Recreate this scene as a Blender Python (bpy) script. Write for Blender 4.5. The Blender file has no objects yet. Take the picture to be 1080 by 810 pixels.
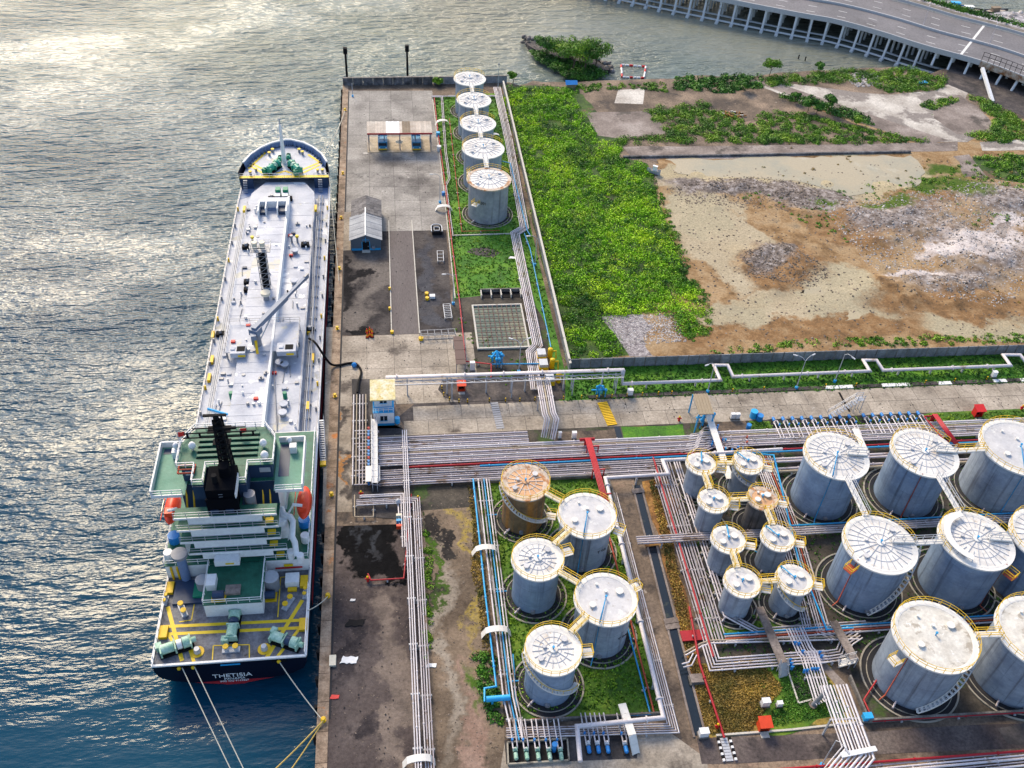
import bpy, bmesh, math, random
import numpy as np
from mathutils import Vector, Matrix
random.seed(7); RNG=np.random.default_rng(7)
SC=bpy.context.scene
# ---------------------------------------------------------------- camera
FPX=1000.0; CAMH=110.0
_p,_y,_r=[math.radians(a) for a in (42.27,9.18,4.05)]
_fw=np.array([math.sin(_y)*math.cos(_p),math.cos(_y)*math.cos(_p),-math.sin(_p)])
_rt=np.array([math.cos(_y),-math.sin(_y),0.0]); _up=np.cross(_rt,_fw)
_rt,_up=math.cos(_r)*_rt+math.sin(_r)*_up,-math.sin(_r)*_rt+math.cos(_r)*_up
cam=bpy.data.cameras.new('camera'); camo=bpy.data.objects.new('camera',cam); SC.collection.objects.link(camo)
camo.matrix_world=Matrix(((_rt[0],_up[0],-_fw[0],0),(_rt[1],_up[1],-_fw[1],0),(_rt[2],_up[2],-_fw[2],CAMH),(0,0,0,1)))
cam.sensor_fit='HORIZONTAL'; cam.sensor_width=36; cam.lens=36*FPX/1080; cam.clip_end=9000; cam.clip_start=1
SC.camera=camo
def G(px,py,z=0.0):
    "where a sight line of the survey photograph meets the level z: used to measure the site plan"
    d=FPX*_fw+(px-540)*_rt-(py-405)*_up
    t=(z-CAMH)/d[2]
    return Vector((d[0]*t,d[1]*t,z))
# ---------------------------------------------------------------- light
SUN_EL,SUN_AZ=math.radians(40),math.radians(-20)   # azimuth from north (+y), towards west
w=bpy.data.worlds.new('World'); SC.world=w; w.use_nodes=True
nt=w.node_tree; nt.nodes.clear()
sky=nt.nodes.new('ShaderNodeTexSky'); sky.sky_type='NISHITA'; sky.sun_disc=False
sky.sun_elevation=SUN_EL; sky.sun_rotation=SUN_AZ; sky.air_density=1.0; sky.dust_density=2.2; sky.ozone_density=1.5
bg=nt.nodes.new('ShaderNodeBackground'); bg.inputs[1].default_value=0.15
wo=nt.nodes.new('ShaderNodeOutputWorld'); nt.links.new(sky.outputs[0],bg.inputs[0]); nt.links.new(bg.outputs[0],wo.inputs[0])
sl=bpy.data.lights.new('sun','SUN'); sl.energy=2.0; sl.angle=math.radians(18); sl.color=(1,.82,.55)
so=bpy.data.objects.new('sun',sl); SC.collection.objects.link(so)
sd=Vector((math.sin(SUN_AZ)*math.cos(SUN_EL),math.cos(SUN_AZ)*math.cos(SUN_EL),math.sin(SUN_EL)))
so.rotation_euler=sd.to_track_quat('Z','Y').to_euler()
SC.view_settings.view_transform='Standard'; SC.view_settings.look='None'; SC.view_settings.gamma=1
SC.view_settings.exposure=0.8; SC.view_settings.use_curve_mapping=False
SC.cycles.max_bounces=4; SC.cycles.diffuse_bounces=2; SC.cycles.glossy_bounces=2
# ---------------------------------------------------------------- materials
MATS={}
def mat(name,cols,scale=.3,rough=.85,metal=0,grain=.25,gscale=4.0,bump=.3,spots=(),rand=0,spec=.4,stretch=None,detail=8,streak=None,bdist=.15,trans=0,objrand=0):
    m=bpy.data.materials.new(name); m.use_nodes=True; n=m.node_tree.nodes; L=m.node_tree.links
    b=n['Principled BSDF']; b.inputs['Roughness'].default_value=rough; b.inputs['Metallic'].default_value=metal
    b.inputs['Specular IOR Level'].default_value=spec
    geo=n.new('ShaderNodeNewGeometry'); pos=geo.outputs['Position']
    if stretch:
        mp=n.new('ShaderNodeMapping'); mp.inputs['Scale'].default_value=stretch; L.new(pos,mp.inputs[0]); pos=mp.outputs[0]
    def noise(s,d=detail,r=.6,p=None):
        t=n.new('ShaderNodeTexNoise'); t.inputs['Scale'].default_value=s; t.inputs['Detail'].default_value=d; t.inputs['Roughness'].default_value=r
        L.new(p or pos,t.inputs['Vector']); return t.outputs['Fac']
    def ramp(f,a,bb,c0=(0,0,0),c1=(1,1,1)):
        r=n.new('ShaderNodeValToRGB'); r.color_ramp.elements[0].position=a; r.color_ramp.elements[1].position=bb
        r.color_ramp.elements[0].color=(*c0,1); r.color_ramp.elements[1].color=(*c1,1); L.new(f,r.inputs[0]); return r
    if len(cols)==1:
        rgb=n.new('ShaderNodeRGB'); rgb.outputs[0].default_value=(*cols[0],1); col=rgb.outputs[0]
    else:
        r=ramp(noise(scale),.36,.64,cols[0],cols[-1])
        for i,c in enumerate(cols[1:-1]):
            e=r.color_ramp.elements.new(.36+.28*(i+1)/(len(cols)-1)); e.color=(*c,1)
        col=r.outputs[0]
    def mix(a,bc,f,t='MIX'):
        x=n.new('ShaderNodeMix'); x.data_type='RGBA'; x.blend_type=t
        if isinstance(f,float): x.inputs[0].default_value=f
        else: L.new(f,x.inputs[0])
        L.new(a,x.inputs[6])
        if isinstance(bc,tuple): x.inputs[7].default_value=(*bc,1)
        else: L.new(bc,x.inputs[7])
        return x.outputs[2]
    for i,(c,s,th,sf) in enumerate(spots):
        mp=n.new('ShaderNodeMapping'); mp.inputs['Location'].default_value=(31.7*(i+1),17.3*(i+1),5); L.new(pos,mp.inputs[0])
        col=mix(col,c,ramp(noise(s,6,.65,mp.outputs[0]),th,th+sf).outputs[0])
    if streak:  # (colour, xy scale, z scale, thr): runs down a wall
        mp=n.new('ShaderNodeMapping'); mp.inputs['Scale'].default_value=(streak[1],streak[1],streak[2]); L.new(geo.outputs['Position'],mp.inputs[0])
        col=mix(col,streak[0],ramp(noise(1.0,4,.6,mp.outputs[0]),streak[3],streak[3]+.18).outputs[0])
    if objrand:
        oi=n.new('ShaderNodeObjectInfo'); mr=n.new('ShaderNodeMapRange'); L.new(oi.outputs['Random'],mr.inputs[0]); mr.inputs[3].default_value=1-objrand; mr.inputs[4].default_value=1+objrand*.6
        col=mix(col,mr.outputs[0],1.0,'MULTIPLY')
    if rand:
        mr=n.new('ShaderNodeMapRange'); L.new(geo.outputs['Random Per Island'],mr.inputs[0]); mr.inputs[3].default_value=1-rand; mr.inputs[4].default_value=1+rand
        col=mix(col,mr.outputs[0],1.0,'MULTIPLY')
    if grain:
        g=ramp(noise(gscale,5,.7),.3,.7,(1-grain,)*3,(1+grain*.6,)*3)
        col=mix(col,g.outputs[0],1.0,'MULTIPLY')
    L.new(col,b.inputs['Base Color'])
    if bump:
        bp=n.new('ShaderNodeBump'); bp.inputs['Strength'].default_value=bump; bp.inputs['Distance'].default_value=bdist
        L.new(noise(gscale*.7,6,.7),bp.inputs['Height']); L.new(bp.outputs[0],b.inputs['Normal'])
    if trans: b.inputs['Subsurface Weight'].default_value=0
    MATS[name]=m; return m
def flat(name,c,rough=.5,metal=0,grain=.12,gscale=2.0,**k): return mat(name,[c],rough=rough,metal=metal,grain=grain,gscale=gscale,bump=k.pop('bump',0),**k)
# grounds
mat('quay_concrete',[(.19,.135,.09),(.32,.23,.16),(.42,.32,.23)],.5,grain=.3,spots=[((.45,.17,.05),.35,.6,.08),((.06,.05,.045),.5,.62,.08)],objrand=.2)
mat('pale_concrete',[(.20,.185,.17),(.31,.29,.265),(.40,.375,.34)],.12,grain=.35,gscale=2.2,spots=[((.11,.10,.095),.07,.52,.16),((.045,.04,.04),.22,.62,.10),((.50,.47,.43),.3,.66,.05)],objrand=.16)
mat('warm_concrete',[(.26,.22,.175),(.37,.32,.26),(.46,.40,.33)],.18,grain=.38,gscale=2.4,spots=[((.11,.09,.075),.16,.56,.12),((.05,.04,.035),.45,.66,.06),((.56,.51,.45),.25,.66,.05)],objrand=.16)
mat('dark_asphalt',[(.022,.021,.023),(.055,.05,.052),(.115,.102,.098)],.13,grain=.4,gscale=2.5,spots=[((.018,.017,.018),.17,.6,.1)])
mat('lane_asphalt',[(.12,.10,.098),(.15,.13,.125)],.3,grain=.3,gscale=5,stretch=(1,.2,1))
mat('brown_tarmac',[(.045,.036,.038),(.095,.075,.072),(.165,.135,.12)],.10,grain=.55,gscale=2.4,spots=[((.21,.16,.125),.035,.50,.14),((.028,.024,.026),.16,.60,.1),((.28,.24,.2),.8,.70,.04)])
mat('brown_earth',[(.075,.055,.042),(.17,.125,.09),(.30,.22,.155)],.11,grain=.55,gscale=2.2,spots=[((.05,.04,.035),.18,.57,.1),((.30,.20,.15),.09,.62,.06),((.40,.33,.26),.5,.66,.05),((.06,.10,.015),.13,.68,.05)])
mat('wet_tarmac',[(.006,.007,.009),(.020,.019,.022)],.12,rough=.8,grain=.4,bump=.05,spec=.15,spots=[((.05,.045,.045),.1,.6,.1)])
mat('rust_earth',[(.12,.055,.018),(.26,.12,.03),(.40,.22,.06)],.25,grain=.5,gscale=2,spots=[((.06,.045,.03),.3,.6,.08),((.10,.13,.02),.2,.66,.06)])
mat('straw_grass',[(.14,.10,.03),(.34,.24,.05),(.46,.33,.09)],.3,grain=.5,gscale=2.5,spots=[((.05,.075,.015),.22,.55,.1)])
mat('lawn',[(.035,.12,.008),(.06,.20,.01),(.13,.28,.015)],.18,grain=.5,gscale=3,spots=[((.16,.13,.06),.25,.68,.06),((.02,.045,.01),.4,.6,.1)])
mat('bund_lawn',[(.03,.09,.006),(.075,.17,.01),(.16,.25,.02)],.25,grain=.5,gscale=3,spots=[((.12,.10,.05),.3,.66,.06)])
mat('dark_bund',[(.022,.02,.017),(.055,.047,.038),(.10,.085,.065)],.25,grain=.5,gscale=2.5,spots=[((.12,.07,.03),.13,.62,.06),((.045,.085,.015),.16,.55,.08)])
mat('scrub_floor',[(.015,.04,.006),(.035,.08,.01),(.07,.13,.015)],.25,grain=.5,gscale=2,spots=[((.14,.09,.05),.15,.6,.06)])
mat('barren',[(.30,.19,.09),(.42,.32,.20),(.52,.45,.33)],.07,grain=.35,gscale=1.4,spots=[((.20,.115,.05),.1,.56,.1),((.14,.12,.10),.16,.63,.08)])
mat('mud_flat',[(.40,.34,.24),(.50,.44,.32),(.44,.40,.28)],.05,rough=.45,grain=.15,gscale=1,spots=[((.24,.17,.09),.15,.68,.05)],bump=.05)
mat('rubble_ground',[(.16,.15,.16),(.36,.34,.36),(.62,.60,.62)],.6,grain=.6,gscale=3.5,spots=[((.34,.22,.11),.12,.58,.08),((.10,.09,.08),.3,.64,.06)],bump=.6)
mat('pebble_ground',[(.14,.12,.13),(.30,.27,.28),(.5,.47,.47)],1.4,grain=.6,gscale=5,bump=.7)
mat('bright_concrete',[(.34,.30,.26),(.50,.46,.41),(.66,.62,.56)],.12,grain=.35,gscale=1.8,spots=[((.24,.21,.19),.09,.52,.06),((.10,.15,.03),.16,.68,.04),((.12,.11,.1),.3,.66,.05)])
mat('track_mud',[(.15,.12,.105),(.25,.205,.18),(.36,.31,.28)],.13,grain=.4,gscale=2,spots=[((.09,.075,.065),.12,.58,.08),((.44,.39,.35),.3,.66,.05)])
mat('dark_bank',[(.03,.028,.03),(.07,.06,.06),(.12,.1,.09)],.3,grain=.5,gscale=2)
mat('road_asphalt',[(.15,.145,.155),(.21,.20,.21)],.06,grain=.3,gscale=1.6,rough=.8,spots=[((.12,.115,.12),.15,.58,.1)])
flat('trench_water',(.012,.02,.03),rough=.12,spots=[((.06,.07,.05),.3,.62,.1)])
mat('bund_wall_concrete',[(.12,.11,.10),(.25,.23,.21)],.5,grain=.3)
mat('old_wall',[(.045,.045,.05),(.11,.11,.12),(.2,.2,.22)],.5,grain=.4,gscale=3,streak=((.03,.03,.03),1.4,.15,.55))
mat('grey_panel',[(.17,.18,.2),(.28,.29,.32)],.6,grain=.3,gscale=3,streak=((.06,.06,.06),1.8,.1,.6),objrand=.2)
flat('pale_kerb',(.55,.52,.46),rough=.8,spots=[((.2,.18,.15),.7,.6,.1)])
def waste(name,layers):
    m=bpy.data.materials.new(name); m.use_nodes=True; n=m.node_tree.nodes; L=m.node_tree.links; b=n['Principled BSDF']; b.inputs['Roughness'].default_value=.95; b.inputs['Specular IOR Level'].default_value=.12
    geo=n.new('ShaderNodeNewGeometry'); pos=geo.outputs['Position']
    def nz(s,d,r,off=0,col=False):
        mp=n.new('ShaderNodeMapping'); mp.inputs['Location'].default_value=(off*13.1,off*7.7,off); L.new(pos,mp.inputs[0])
        t=n.new('ShaderNodeTexNoise'); t.inputs['Scale'].default_value=s; t.inputs['Detail'].default_value=d; t.inputs['Roughness'].default_value=r; L.new(mp.outputs[0],t.inputs['Vector']); return t.outputs['Color' if col else 'Fac']
    def ramp(f,cols,a=.36,z=.64):
        r=n.new('ShaderNodeValToRGB'); e=r.color_ramp.elements; e[0].position=a; e[1].position=z; e[0].color=(*cols[0],1); e[1].color=(*cols[-1],1)
        for i,c in enumerate(cols[1:-1]): x=e.new(a+(z-a)*(i+1)/(len(cols)-1)); x.color=(*c,1)
        L.new(f,r.inputs[0]); return r.outputs[0]
    def vm(op,a,c,sc=None):
        x=n.new('ShaderNodeVectorMath'); x.operation=op
        for i,v in enumerate((a,c)):
            if isinstance(v,tuple): x.inputs[i].default_value=v
            elif v is not None: L.new(v,x.inputs[i])
        if sc: x.inputs[3].default_value=sc
        return x.outputs[1] if op=='LENGTH' else x.outputs[0]
    warp=vm('ADD',pos,vm('ADD',vm('SCALE',vm('SUBTRACT',nz(.055,7,.62,1,True),(.5,.5,.5)),None,26),vm('SCALE',vm('SUBTRACT',nz(.6,4,.6,2,True),(.5,.5,.5)),None,3.5)))
    col=None
    for k,(cols,sc,lobes,soft) in enumerate(layers):
        c=ramp(nz(sc,8,.68,k+3),cols,.34,.66)
        if lobes is None: col=c; continue
        mask=None
        for (px,py,rx,ry) in lobes:
            C=G(px,py); wx=(G(px+rx,py)-G(px-rx,py)).length/2; wy=(G(px,py-ry)-G(px,py+ry)).length/2
            dlt=vm('MULTIPLY',vm('SUBTRACT',warp,(C.x,C.y,0)),(1/wx,1/wy,0)); ln=vm('LENGTH',dlt,None)
            mr=n.new('ShaderNodeMapRange'); mr.interpolation_type='SMOOTHSTEP'; L.new(ln,mr.inputs[0]); mr.inputs[1].default_value=1+soft; mr.inputs[2].default_value=1-soft; mr.inputs[3].default_value=0; mr.inputs[4].default_value=1
            if mask is None: mask=mr.outputs[0]
            else:
                x=n.new('ShaderNodeMath'); x.operation='MAXIMUM'; L.new(mask,x.inputs[0]); L.new(mr.outputs[0],x.inputs[1]); mask=x.outputs[0]
        x=n.new('ShaderNodeMix'); x.data_type='RGBA'; L.new(mask,x.inputs[0]); L.new(col,x.inputs[6]); L.new(c,x.inputs[7]); col=x.outputs[2]
    g=n.new('ShaderNodeMix'); g.data_type='RGBA'; g.blend_type='MULTIPLY'; g.inputs[0].default_value=1; L.new(col,g.inputs[6]); L.new(ramp(nz(2.2,6,.75,9),[(.62,)*3,(1.2,)*3],.3,.7),g.inputs[7])
    L.new(g.outputs[2],b.inputs['Base Color']); bp=n.new('ShaderNodeBump'); bp.inputs['Strength'].default_value=.5; bp.inputs['Distance'].default_value=.25; L.new(nz(1.4,7,.7,4),bp.inputs['Height']); L.new(bp.outputs[0],b.inputs['Normal']); MATS[name]=m
_mud=[(.38,.31,.19),(.45,.38,.245),(.49,.42,.28)]; _rub=[(.11,.085,.07),(.26,.225,.21),(.50,.46,.45)]
waste('waste_soil',[([(.15,.09,.045),(.30,.19,.095),(.40,.28,.16),(.26,.20,.13)],.16,None,0),
 ([(.40,.33,.22),(.48,.41,.29)],.1,[(760,250,45,48),(730,190,40,20),(800,330,62,26)],.10),
 (_mud,.05,[(905,186,78,20),(780,178,85,12),(850,192,90,16)],.06),
 ([(.42,.34,.22),(.40,.35,.24),(.48,.41,.28)],.08,[(890,315,50,32),(780,325,38,18),(1040,342,70,14),(740,225,30,22)],.12),
 ([(.14,.09,.05),(.26,.15,.07),(.36,.24,.13)],.3,[(830,285,48,24),(860,350,120,12),(1010,325,90,14),(900,240,45,16),(970,215,60,8),(760,352,28,16)],.22),
 ([(.07,.06,.06),(.22,.185,.165),(.44,.40,.39)],.9,[(770,200,58,10),(845,205,58,12),(815,275,26,14),(855,215,40,10),(735,195,26,9)],.25),
 (_rub,.7,[(965,232,52,14),(1040,262,52,18),(1005,296,44,11),(1060,212,36,13),(925,228,20,10)],.7),
 ([(.42,.36,.33),(.60,.54,.52),(.72,.66,.62)],.25,[(1040,248,36,9),(1000,262,34,7),(1065,232,20,8),(960,290,30,5)],.3),
 ([(.05,.10,.015),(.12,.17,.03)],.4,[(985,200,26,9),(940,215,30,5),(1020,200,20,10),(870,212,16,4),(1000,180,30,6)],.4)])
waste('tarmac_soil',[([(.055,.044,.044),(.10,.08,.075),(.15,.122,.112)],.12,None,0),
 ([(.13,.105,.09),(.20,.16,.135),(.25,.20,.165)],.2,[(408,720,14,120),(400,630,18,22)],.35),
 ([(.035,.03,.032),(.06,.05,.052)],.3,[(362,680,10,60),(440,700,8,80),(380,790,16,12)],.4),
 ([(.002,.002,.003),(.009,.009,.010)],.4,[(388,562,34,36),(405,590,14,10),(362,560,12,20),(405,545,18,22)],.10),
 ([(.045,.05,.06),(.03,.03,.033)],.3,[(372,558,9,9),(392,575,6,5)],.4)])
waste('apron_soil',[([(.24,.20,.155),(.34,.29,.23),(.43,.37,.30)],.2,None,0),
 ([(.05,.045,.04),(.10,.085,.075),(.16,.14,.12)],.7,[(367,460,7,60),(372,415,12,14),(360,400,10,8),(357,525,7,10),(368,530,10,10)],.5),
 ([(.42,.20,.07),(.30,.16,.07)],.5,[(356,440,3,18),(360,500,3,14)],.5)])
waste('field_soil',[([(.10,.075,.055),(.19,.145,.105),(.30,.225,.16)],.12,None,0),
 ([(.26,.17,.13),(.34,.24,.19)],.4,[(505,750,18,40),(512,790,16,30),(500,700,14,18)],.35),
 ([(.30,.26,.21),(.38,.33,.27)],.3,[(468,680,9,90)],.8),
 ([(.025,.022,.022),(.05,.045,.04)],.4,[(450,560,7,36),(470,582,12,8),(452,620,5,24)],.2),
 ([(.30,.22,.05),(.42,.32,.09)],.7,[(502,600,4,60),(494,548,6,12)],.9),
 ([(.05,.11,.015),(.09,.17,.02)],.5,[(452,590,4,40),(505,712,6,18)],.9)])
waste('soot_soil',[([(.035,.032,.033),(.075,.066,.064),(.13,.115,.105)],.16,None,0),
 ([(.16,.14,.125),(.20,.175,.155)],.3,[(392,300,14,28),(385,335,18,10)],.4),
 ([(.010,.010,.011),(.024,.022,.024)],.4,[(364,300,9,32),(372,293,14,5),(366,268,8,10),(400,345,14,5)],.25),
 ([(.06,.06,.07),(.10,.10,.11)],.3,[(452,290,10,40),(460,335,10,12)],.4)])
# tanks
mat('tank_shell',[(.24,.29,.37),(.35,.41,.49)],.35,rough=.5,grain=.16,gscale=1.6,objrand=.07,streak=((.12,.13,.16),1.3,.05,.53),spots=[((.55,.58,.62),.45,.72,.03)])
mat('tank_shell_grey',[(.22,.24,.27),(.34,.36,.38)],.35,rough=.6,grain=.15,gscale=1.2,streak=((.10,.10,.11),1.3,.07,.56))
mat('tank_shell_blue',[(.20,.28,.41),(.29,.38,.51)],.35,rough=.45,grain=.16,gscale=1.6,objrand=.07,streak=((.10,.13,.19),1.4,.05,.55),spots=[((.6,.65,.7),.6,.75,.02)])
mat('tank_shell_rust',[(.13,.085,.05),(.30,.19,.09)],.4,rough=.8,grain=.3,gscale=2,streak=((.45,.19,.04),1.1,.05,.46))
mat('tank_shell_dark',[(.085,.08,.08),(.17,.16,.16)],.4,rough=.7,grain=.25,gscale=2,streak=((.03,.03,.03),1.6,.08,.54))
mat('roof_white',[(.66,.64,.61),(.78,.76,.72)],.5,rough=.55,grain=.10,gscale=2,spots=[((.55,.48,.40),.30,.58,.10),((.40,.26,.14),.9,.68,.05)],objrand=.06)
mat('roof_grey',[(.50,.50,.52),(.64,.63,.63)],.3,rough=.6,grain=.12,gscale=2,spots=[((.72,.72,.70),.5,.6,.05),((.36,.33,.30),.5,.62,.06),((.38,.25,.14),1.1,.68,.05)],objrand=.06)
mat('roof_patched',[(.56,.53,.47),(.72,.70,.64)],.6,rough=.6,grain=.2,gscale=2,spots=[((.40,.36,.30),.5,.55,.06),((.80,.79,.76),.7,.62,.03)])
mat('roof_rusty',[(.60,.32,.16),(.70,.44,.25)],.35,rough=.8,grain=.2,gscale=2,spots=[((.40,.17,.06),.5,.6,.1)])
flat('rib_steel',(.44,.47,.54),rough=.6); flat('rib_pale',(.62,.60,.58),rough=.6)
flat('rim_white',(.74,.72,.68),rough=.6,spots=[((.45,.3,.18),1.0,.68,.06)])
flat('rim_rust',(.60,.50,.40),rough=.7,spots=[((.40,.18,.07),.8,.5,.1)])
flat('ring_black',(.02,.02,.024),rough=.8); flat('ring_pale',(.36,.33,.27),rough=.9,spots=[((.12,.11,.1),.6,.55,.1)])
# metals & paints
flat('rail_yellow',(.75,.48,.015)); flat('safety_yellow',(.78,.48,.005)); flat('deck_yellow',(.80,.55,.01),spots=[((.35,.25,.05),1.2,.7,.04)])
flat('pipe_pale',(.52,.47,.50),rough=.55,objrand=.2,spots=[((.30,.21,.16),.45,.56,.10)]); flat('pipe_white',(.66,.62,.64),rough=.5,objrand=.12,spots=[((.42,.34,.28),.4,.58,.08)])
flat('pipe_grey',(.42,.39,.41),rough=.6,objrand=.25,spots=[((.17,.12,.09),.4,.54,.1)]); flat('pipe_tan',(.40,.33,.24),rough=.6)
flat('pipe_red',(.38,.010,.02),rough=.5); flat('pipe_rust_red',(.42,.08,.04),rough=.7); flat('pipe_blue',(.03,.32,.62),rough=.45)
flat('valve_blue',(.02,.22,.6),rough=.45); flat('bright_blue',(.03,.40,.78),rough=.45); flat('steel_grey',(.26,.27,.3),rough=.5,metal=.2)
flat('galvanised',(.46,.48,.52),rough=.5,metal=.2); flat('black_steel',(.006,.006,.008),rough=.8,spec=.2); flat('fender_rubber',(.015,.015,.016),rough=.9)
flat('orange_red',(.75,.07,.02),rough=.5); flat('signal_red',(.62,.02,.02),rough=.5); flat('white_paint',(.80,.80,.80),rough=.5,spots=[((.6,.52,.42),.9,.72,.04)])
flat('cream_paint',(.72,.66,.52),rough=.6); flat('navy_paint_and_shade',(.02,.045,.10),rough=.5); flat('funnel_black',(.002,.0025,.005),rough=.9,spec=.1)  # navy: real paint, and the painted shade in the forward house recesses
flat('hull_navy',(.004,.006,.018),rough=.45,spec=.25); flat('boot_red',(.42,.02,.03),rough=.6)
mat('ship_deck_grey',[(.34,.37,.45),(.45,.48,.55),(.52,.54,.60)],.25,rough=.6,grain=.12,gscale=2.5,spots=[((.40,.40,.36),.13,.58,.03),((.66,.67,.69),.2,.58,.03),((.22,.2,.19),.6,.70,.03)])
mat('ship_deck_white',[(.32,.35,.43),(.43,.46,.53),(.50,.52,.58)],.22,rough=.55,grain=.10,gscale=2.5,spots=[((.50,.49,.43),.10,.60,.03),((.38,.40,.45),.3,.66,.05),((.74,.75,.77),.16,.60,.03),((.30,.24,.2),.9,.74,.02)])
mat('ship_deck_green',[(.006,.085,.052),(.018,.15,.095)],.4,rough=.55,grain=.25,gscale=2,spots=[((.12,.28,.2),.3,.64,.08),((.02,.05,.04),.5,.66,.06)])
mat('ship_deck_pale_green',[(.07,.24,.175),(.13,.31,.235)],.3,rough=.6,grain=.15,gscale=2)
mat('poop_deck_grey',[(.07,.075,.095),(.15,.155,.18),(.21,.215,.24)],.5,rough=.6,grain=.4,gscale=3,spots=[((.04,.09,.2),.4,.64,.08),((.04,.035,.035),.6,.66,.06)])
mat('winch_green',[(.24,.46,.34),(.48,.66,.54)],1.0,rough=.5,grain=.15); flat('dark_green_paint',(.005,.22,.12))
flat('bulwark_blue',(.15,.22,.38)); flat('glass_dark',(.02,.03,.04),rough=.1,spec=.8); flat('rope',(.55,.53,.45),rough=.9); flat('rope_yellow',(.6,.42,.12),rough=.9)
# buildings
mat('corrugated_pale',[(.46,.38,.31),(.66,.59,.51)],.3,rough=.7,grain=.25,objrand=.18); flat('sheet_white',(.82,.83,.84),rough=.6); mat('sheet_brown',[(.22,.17,.12),(.30,.23,.16)],.5,grain=.2)
mat('roof_slate',[(.13,.12,.12),(.22,.205,.20)],.6,grain=.35,gscale=3,objrand=.25); mat('roof_pale_grey',[(.31,.32,.34),(.41,.42,.43)],.5,grain=.2,gscale=3,objrand=.12)
mat('lichen_roof',[(.62,.52,.22),(.74,.70,.55)],1.0,grain=.3,gscale=3,spots=[((.5,.34,.06),.9,.6,.06)])
flat('wall_blue_grey',(.10,.125,.155)); flat('brown_sheet',(.075,.03,.028)); flat('tan_sheet',(.33,.26,.17),stretch=None); flat('truck_blue',(.02,.12,.26),rough=.4)
flat('trestle_white',(.60,.62,.64),rough=.7,spots=[((.25,.25,.25),.5,.6,.1)]); flat('barrier_concrete',(.42,.43,.45),rough=.8); flat('road_white',(.72,.72,.70),rough=.8)
mat('rusty_steel',[(.22,.09,.03),(.55,.5,.42)],.6,grain=.3)
mat('rock',[(.10,.09,.085),(.24,.22,.21)],1.0,grain=.4,rand=.5); mat('stone_pale',[(.24,.22,.21),(.52,.49,.48)],.8,grain=.3,rand=.4)
mat('stone_dark',[(.08,.06,.045),(.24,.19,.15)],.8,grain=.3,rand=.5)
mat('bark',[(.07,.05,.035),(.13,.10,.07)],2,grain=.3)
def leaf(name,cols,scale=.25,rand=.45,spots=()): mat(name,cols,scale,rough=.6,grain=.2,gscale=1.5,bump=0,rand=rand,spec=.3,spots=spots)
leaf('leaf_bright',[(.07,.23,.004),(.25,.52,.005),(.48,.72,.012)],.09,spots=[((.03,.13,.006),.05,.56,.08),((.50,.62,.04),.12,.66,.08)])
leaf('leaf_lime',[(.14,.34,.01),(.30,.52,.015),(.44,.62,.04)],.12)
leaf('leaf_dark',[(.018,.075,.008),(.05,.16,.014),(.10,.25,.02)],.3)
leaf('leaf_mid',[(.04,.12,.01),(.11,.25,.012),(.22,.36,.02)],.2)
leaf('leaf_straw',[(.07,.09,.015),(.24,.16,.035),(.50,.32,.06)],.14)
# water
def water():
    m=bpy.data.materials.new('sea_water'); m.use_nodes=True; n=m.node_tree.nodes; L=m.node_tree.links; b=n['Principled BSDF']
    geo=n.new('ShaderNodeNewGeometry'); P=geo.outputs['Position']
    def nz(s,d,r,sc=(1,1,1),rz=0):
        mp=n.new('ShaderNodeMapping'); mp.inputs['Scale'].default_value=sc; mp.inputs['Rotation'].default_value=(0,0,rz); L.new(P,mp.inputs[0])
        t=n.new('ShaderNodeTexNoise'); t.inputs['Scale'].default_value=s; t.inputs['Detail'].default_value=d; t.inputs['Roughness'].default_value=r; L.new(mp.outputs[0],t.inputs[0]); return t.outputs[0]
    # silt-laden river water in the north-east, deep blue in the south-west
    sep=n.new('ShaderNodeSeparateXYZ'); L.new(P,sep.inputs[0])
    def mr(v,a,bb,c=0,d=1):
        x=n.new('ShaderNodeMapRange'); L.new(v,x.inputs[0]); x.inputs[1].default_value=a; x.inputs[2].default_value=bb; x.inputs[3].default_value=c; x.inputs[4].default_value=d; return x.outputs[0]
    def mt(op,a,bb):
        x=n.new('ShaderNodeMath'); x.operation=op
        for i,v in enumerate((a,bb)):
            if isinstance(v,(int,float)): x.inputs[i].default_value=v
            else: L.new(v,x.inputs[i])
        return x.outputs[0]
    big=nz(.010,4,.5)
    d=mt('ADD',mt('ADD',mr(sep.outputs[0],-100,60,0,.55),mr(sep.outputs[1],120,300,0,.55)),mr(big,.35,.65,-.15,.15))
    r=n.new('ShaderNodeValToRGB'); L.new(d,r.inputs[0]); e=r.color_ramp.elements
    e[0].position=.12; e[0].color=(.001,.042,.085,1); e[1].position=1.0; e[1].color=(.20,.215,.175,1)
    x=e.new(.45); x.color=(.010,.075,.12,1); x=e.new(.75); x.color=(.10,.15,.14,1)
    L.new(r.outputs[0],b.inputs['Base Color']); L.new(mr(sep.outputs[1],50,210,.07,.14),b.inputs['Roughness']); b.inputs['IOR'].default_value=1.33; L.new(mr(sep.outputs[1],70,230,.30,.8),b.inputs['Specular IOR Level'])
    patch=mt('MULTIPLY',mr(nz(.016,5,.62,(1,1.7,1)),.40,.60,.42,1.1),mr(sep.outputs[1],65,200,.20,1.0))
    h=mt('ADD',mt('MULTIPLY',nz(.40,3,.55,(.42,1.35,1),.12),1.9),mt('ADD',mt('MULTIPLY',nz(1.2,3,.55,(.45,1.3,1),-.22),.62),mt('MULTIPLY',nz(.11,2,.5,(.6,1.2,1),.3),2.0)))
    bp=n.new('ShaderNodeBump'); bp.inputs['Distance'].default_value=1.15; L.new(h,bp.inputs['Height']); L.new(patch,bp.inputs['Strength']); L.new(bp.outputs[0],b.inputs['Normal'])
    MATS['sea_water']=m
water()
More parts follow.
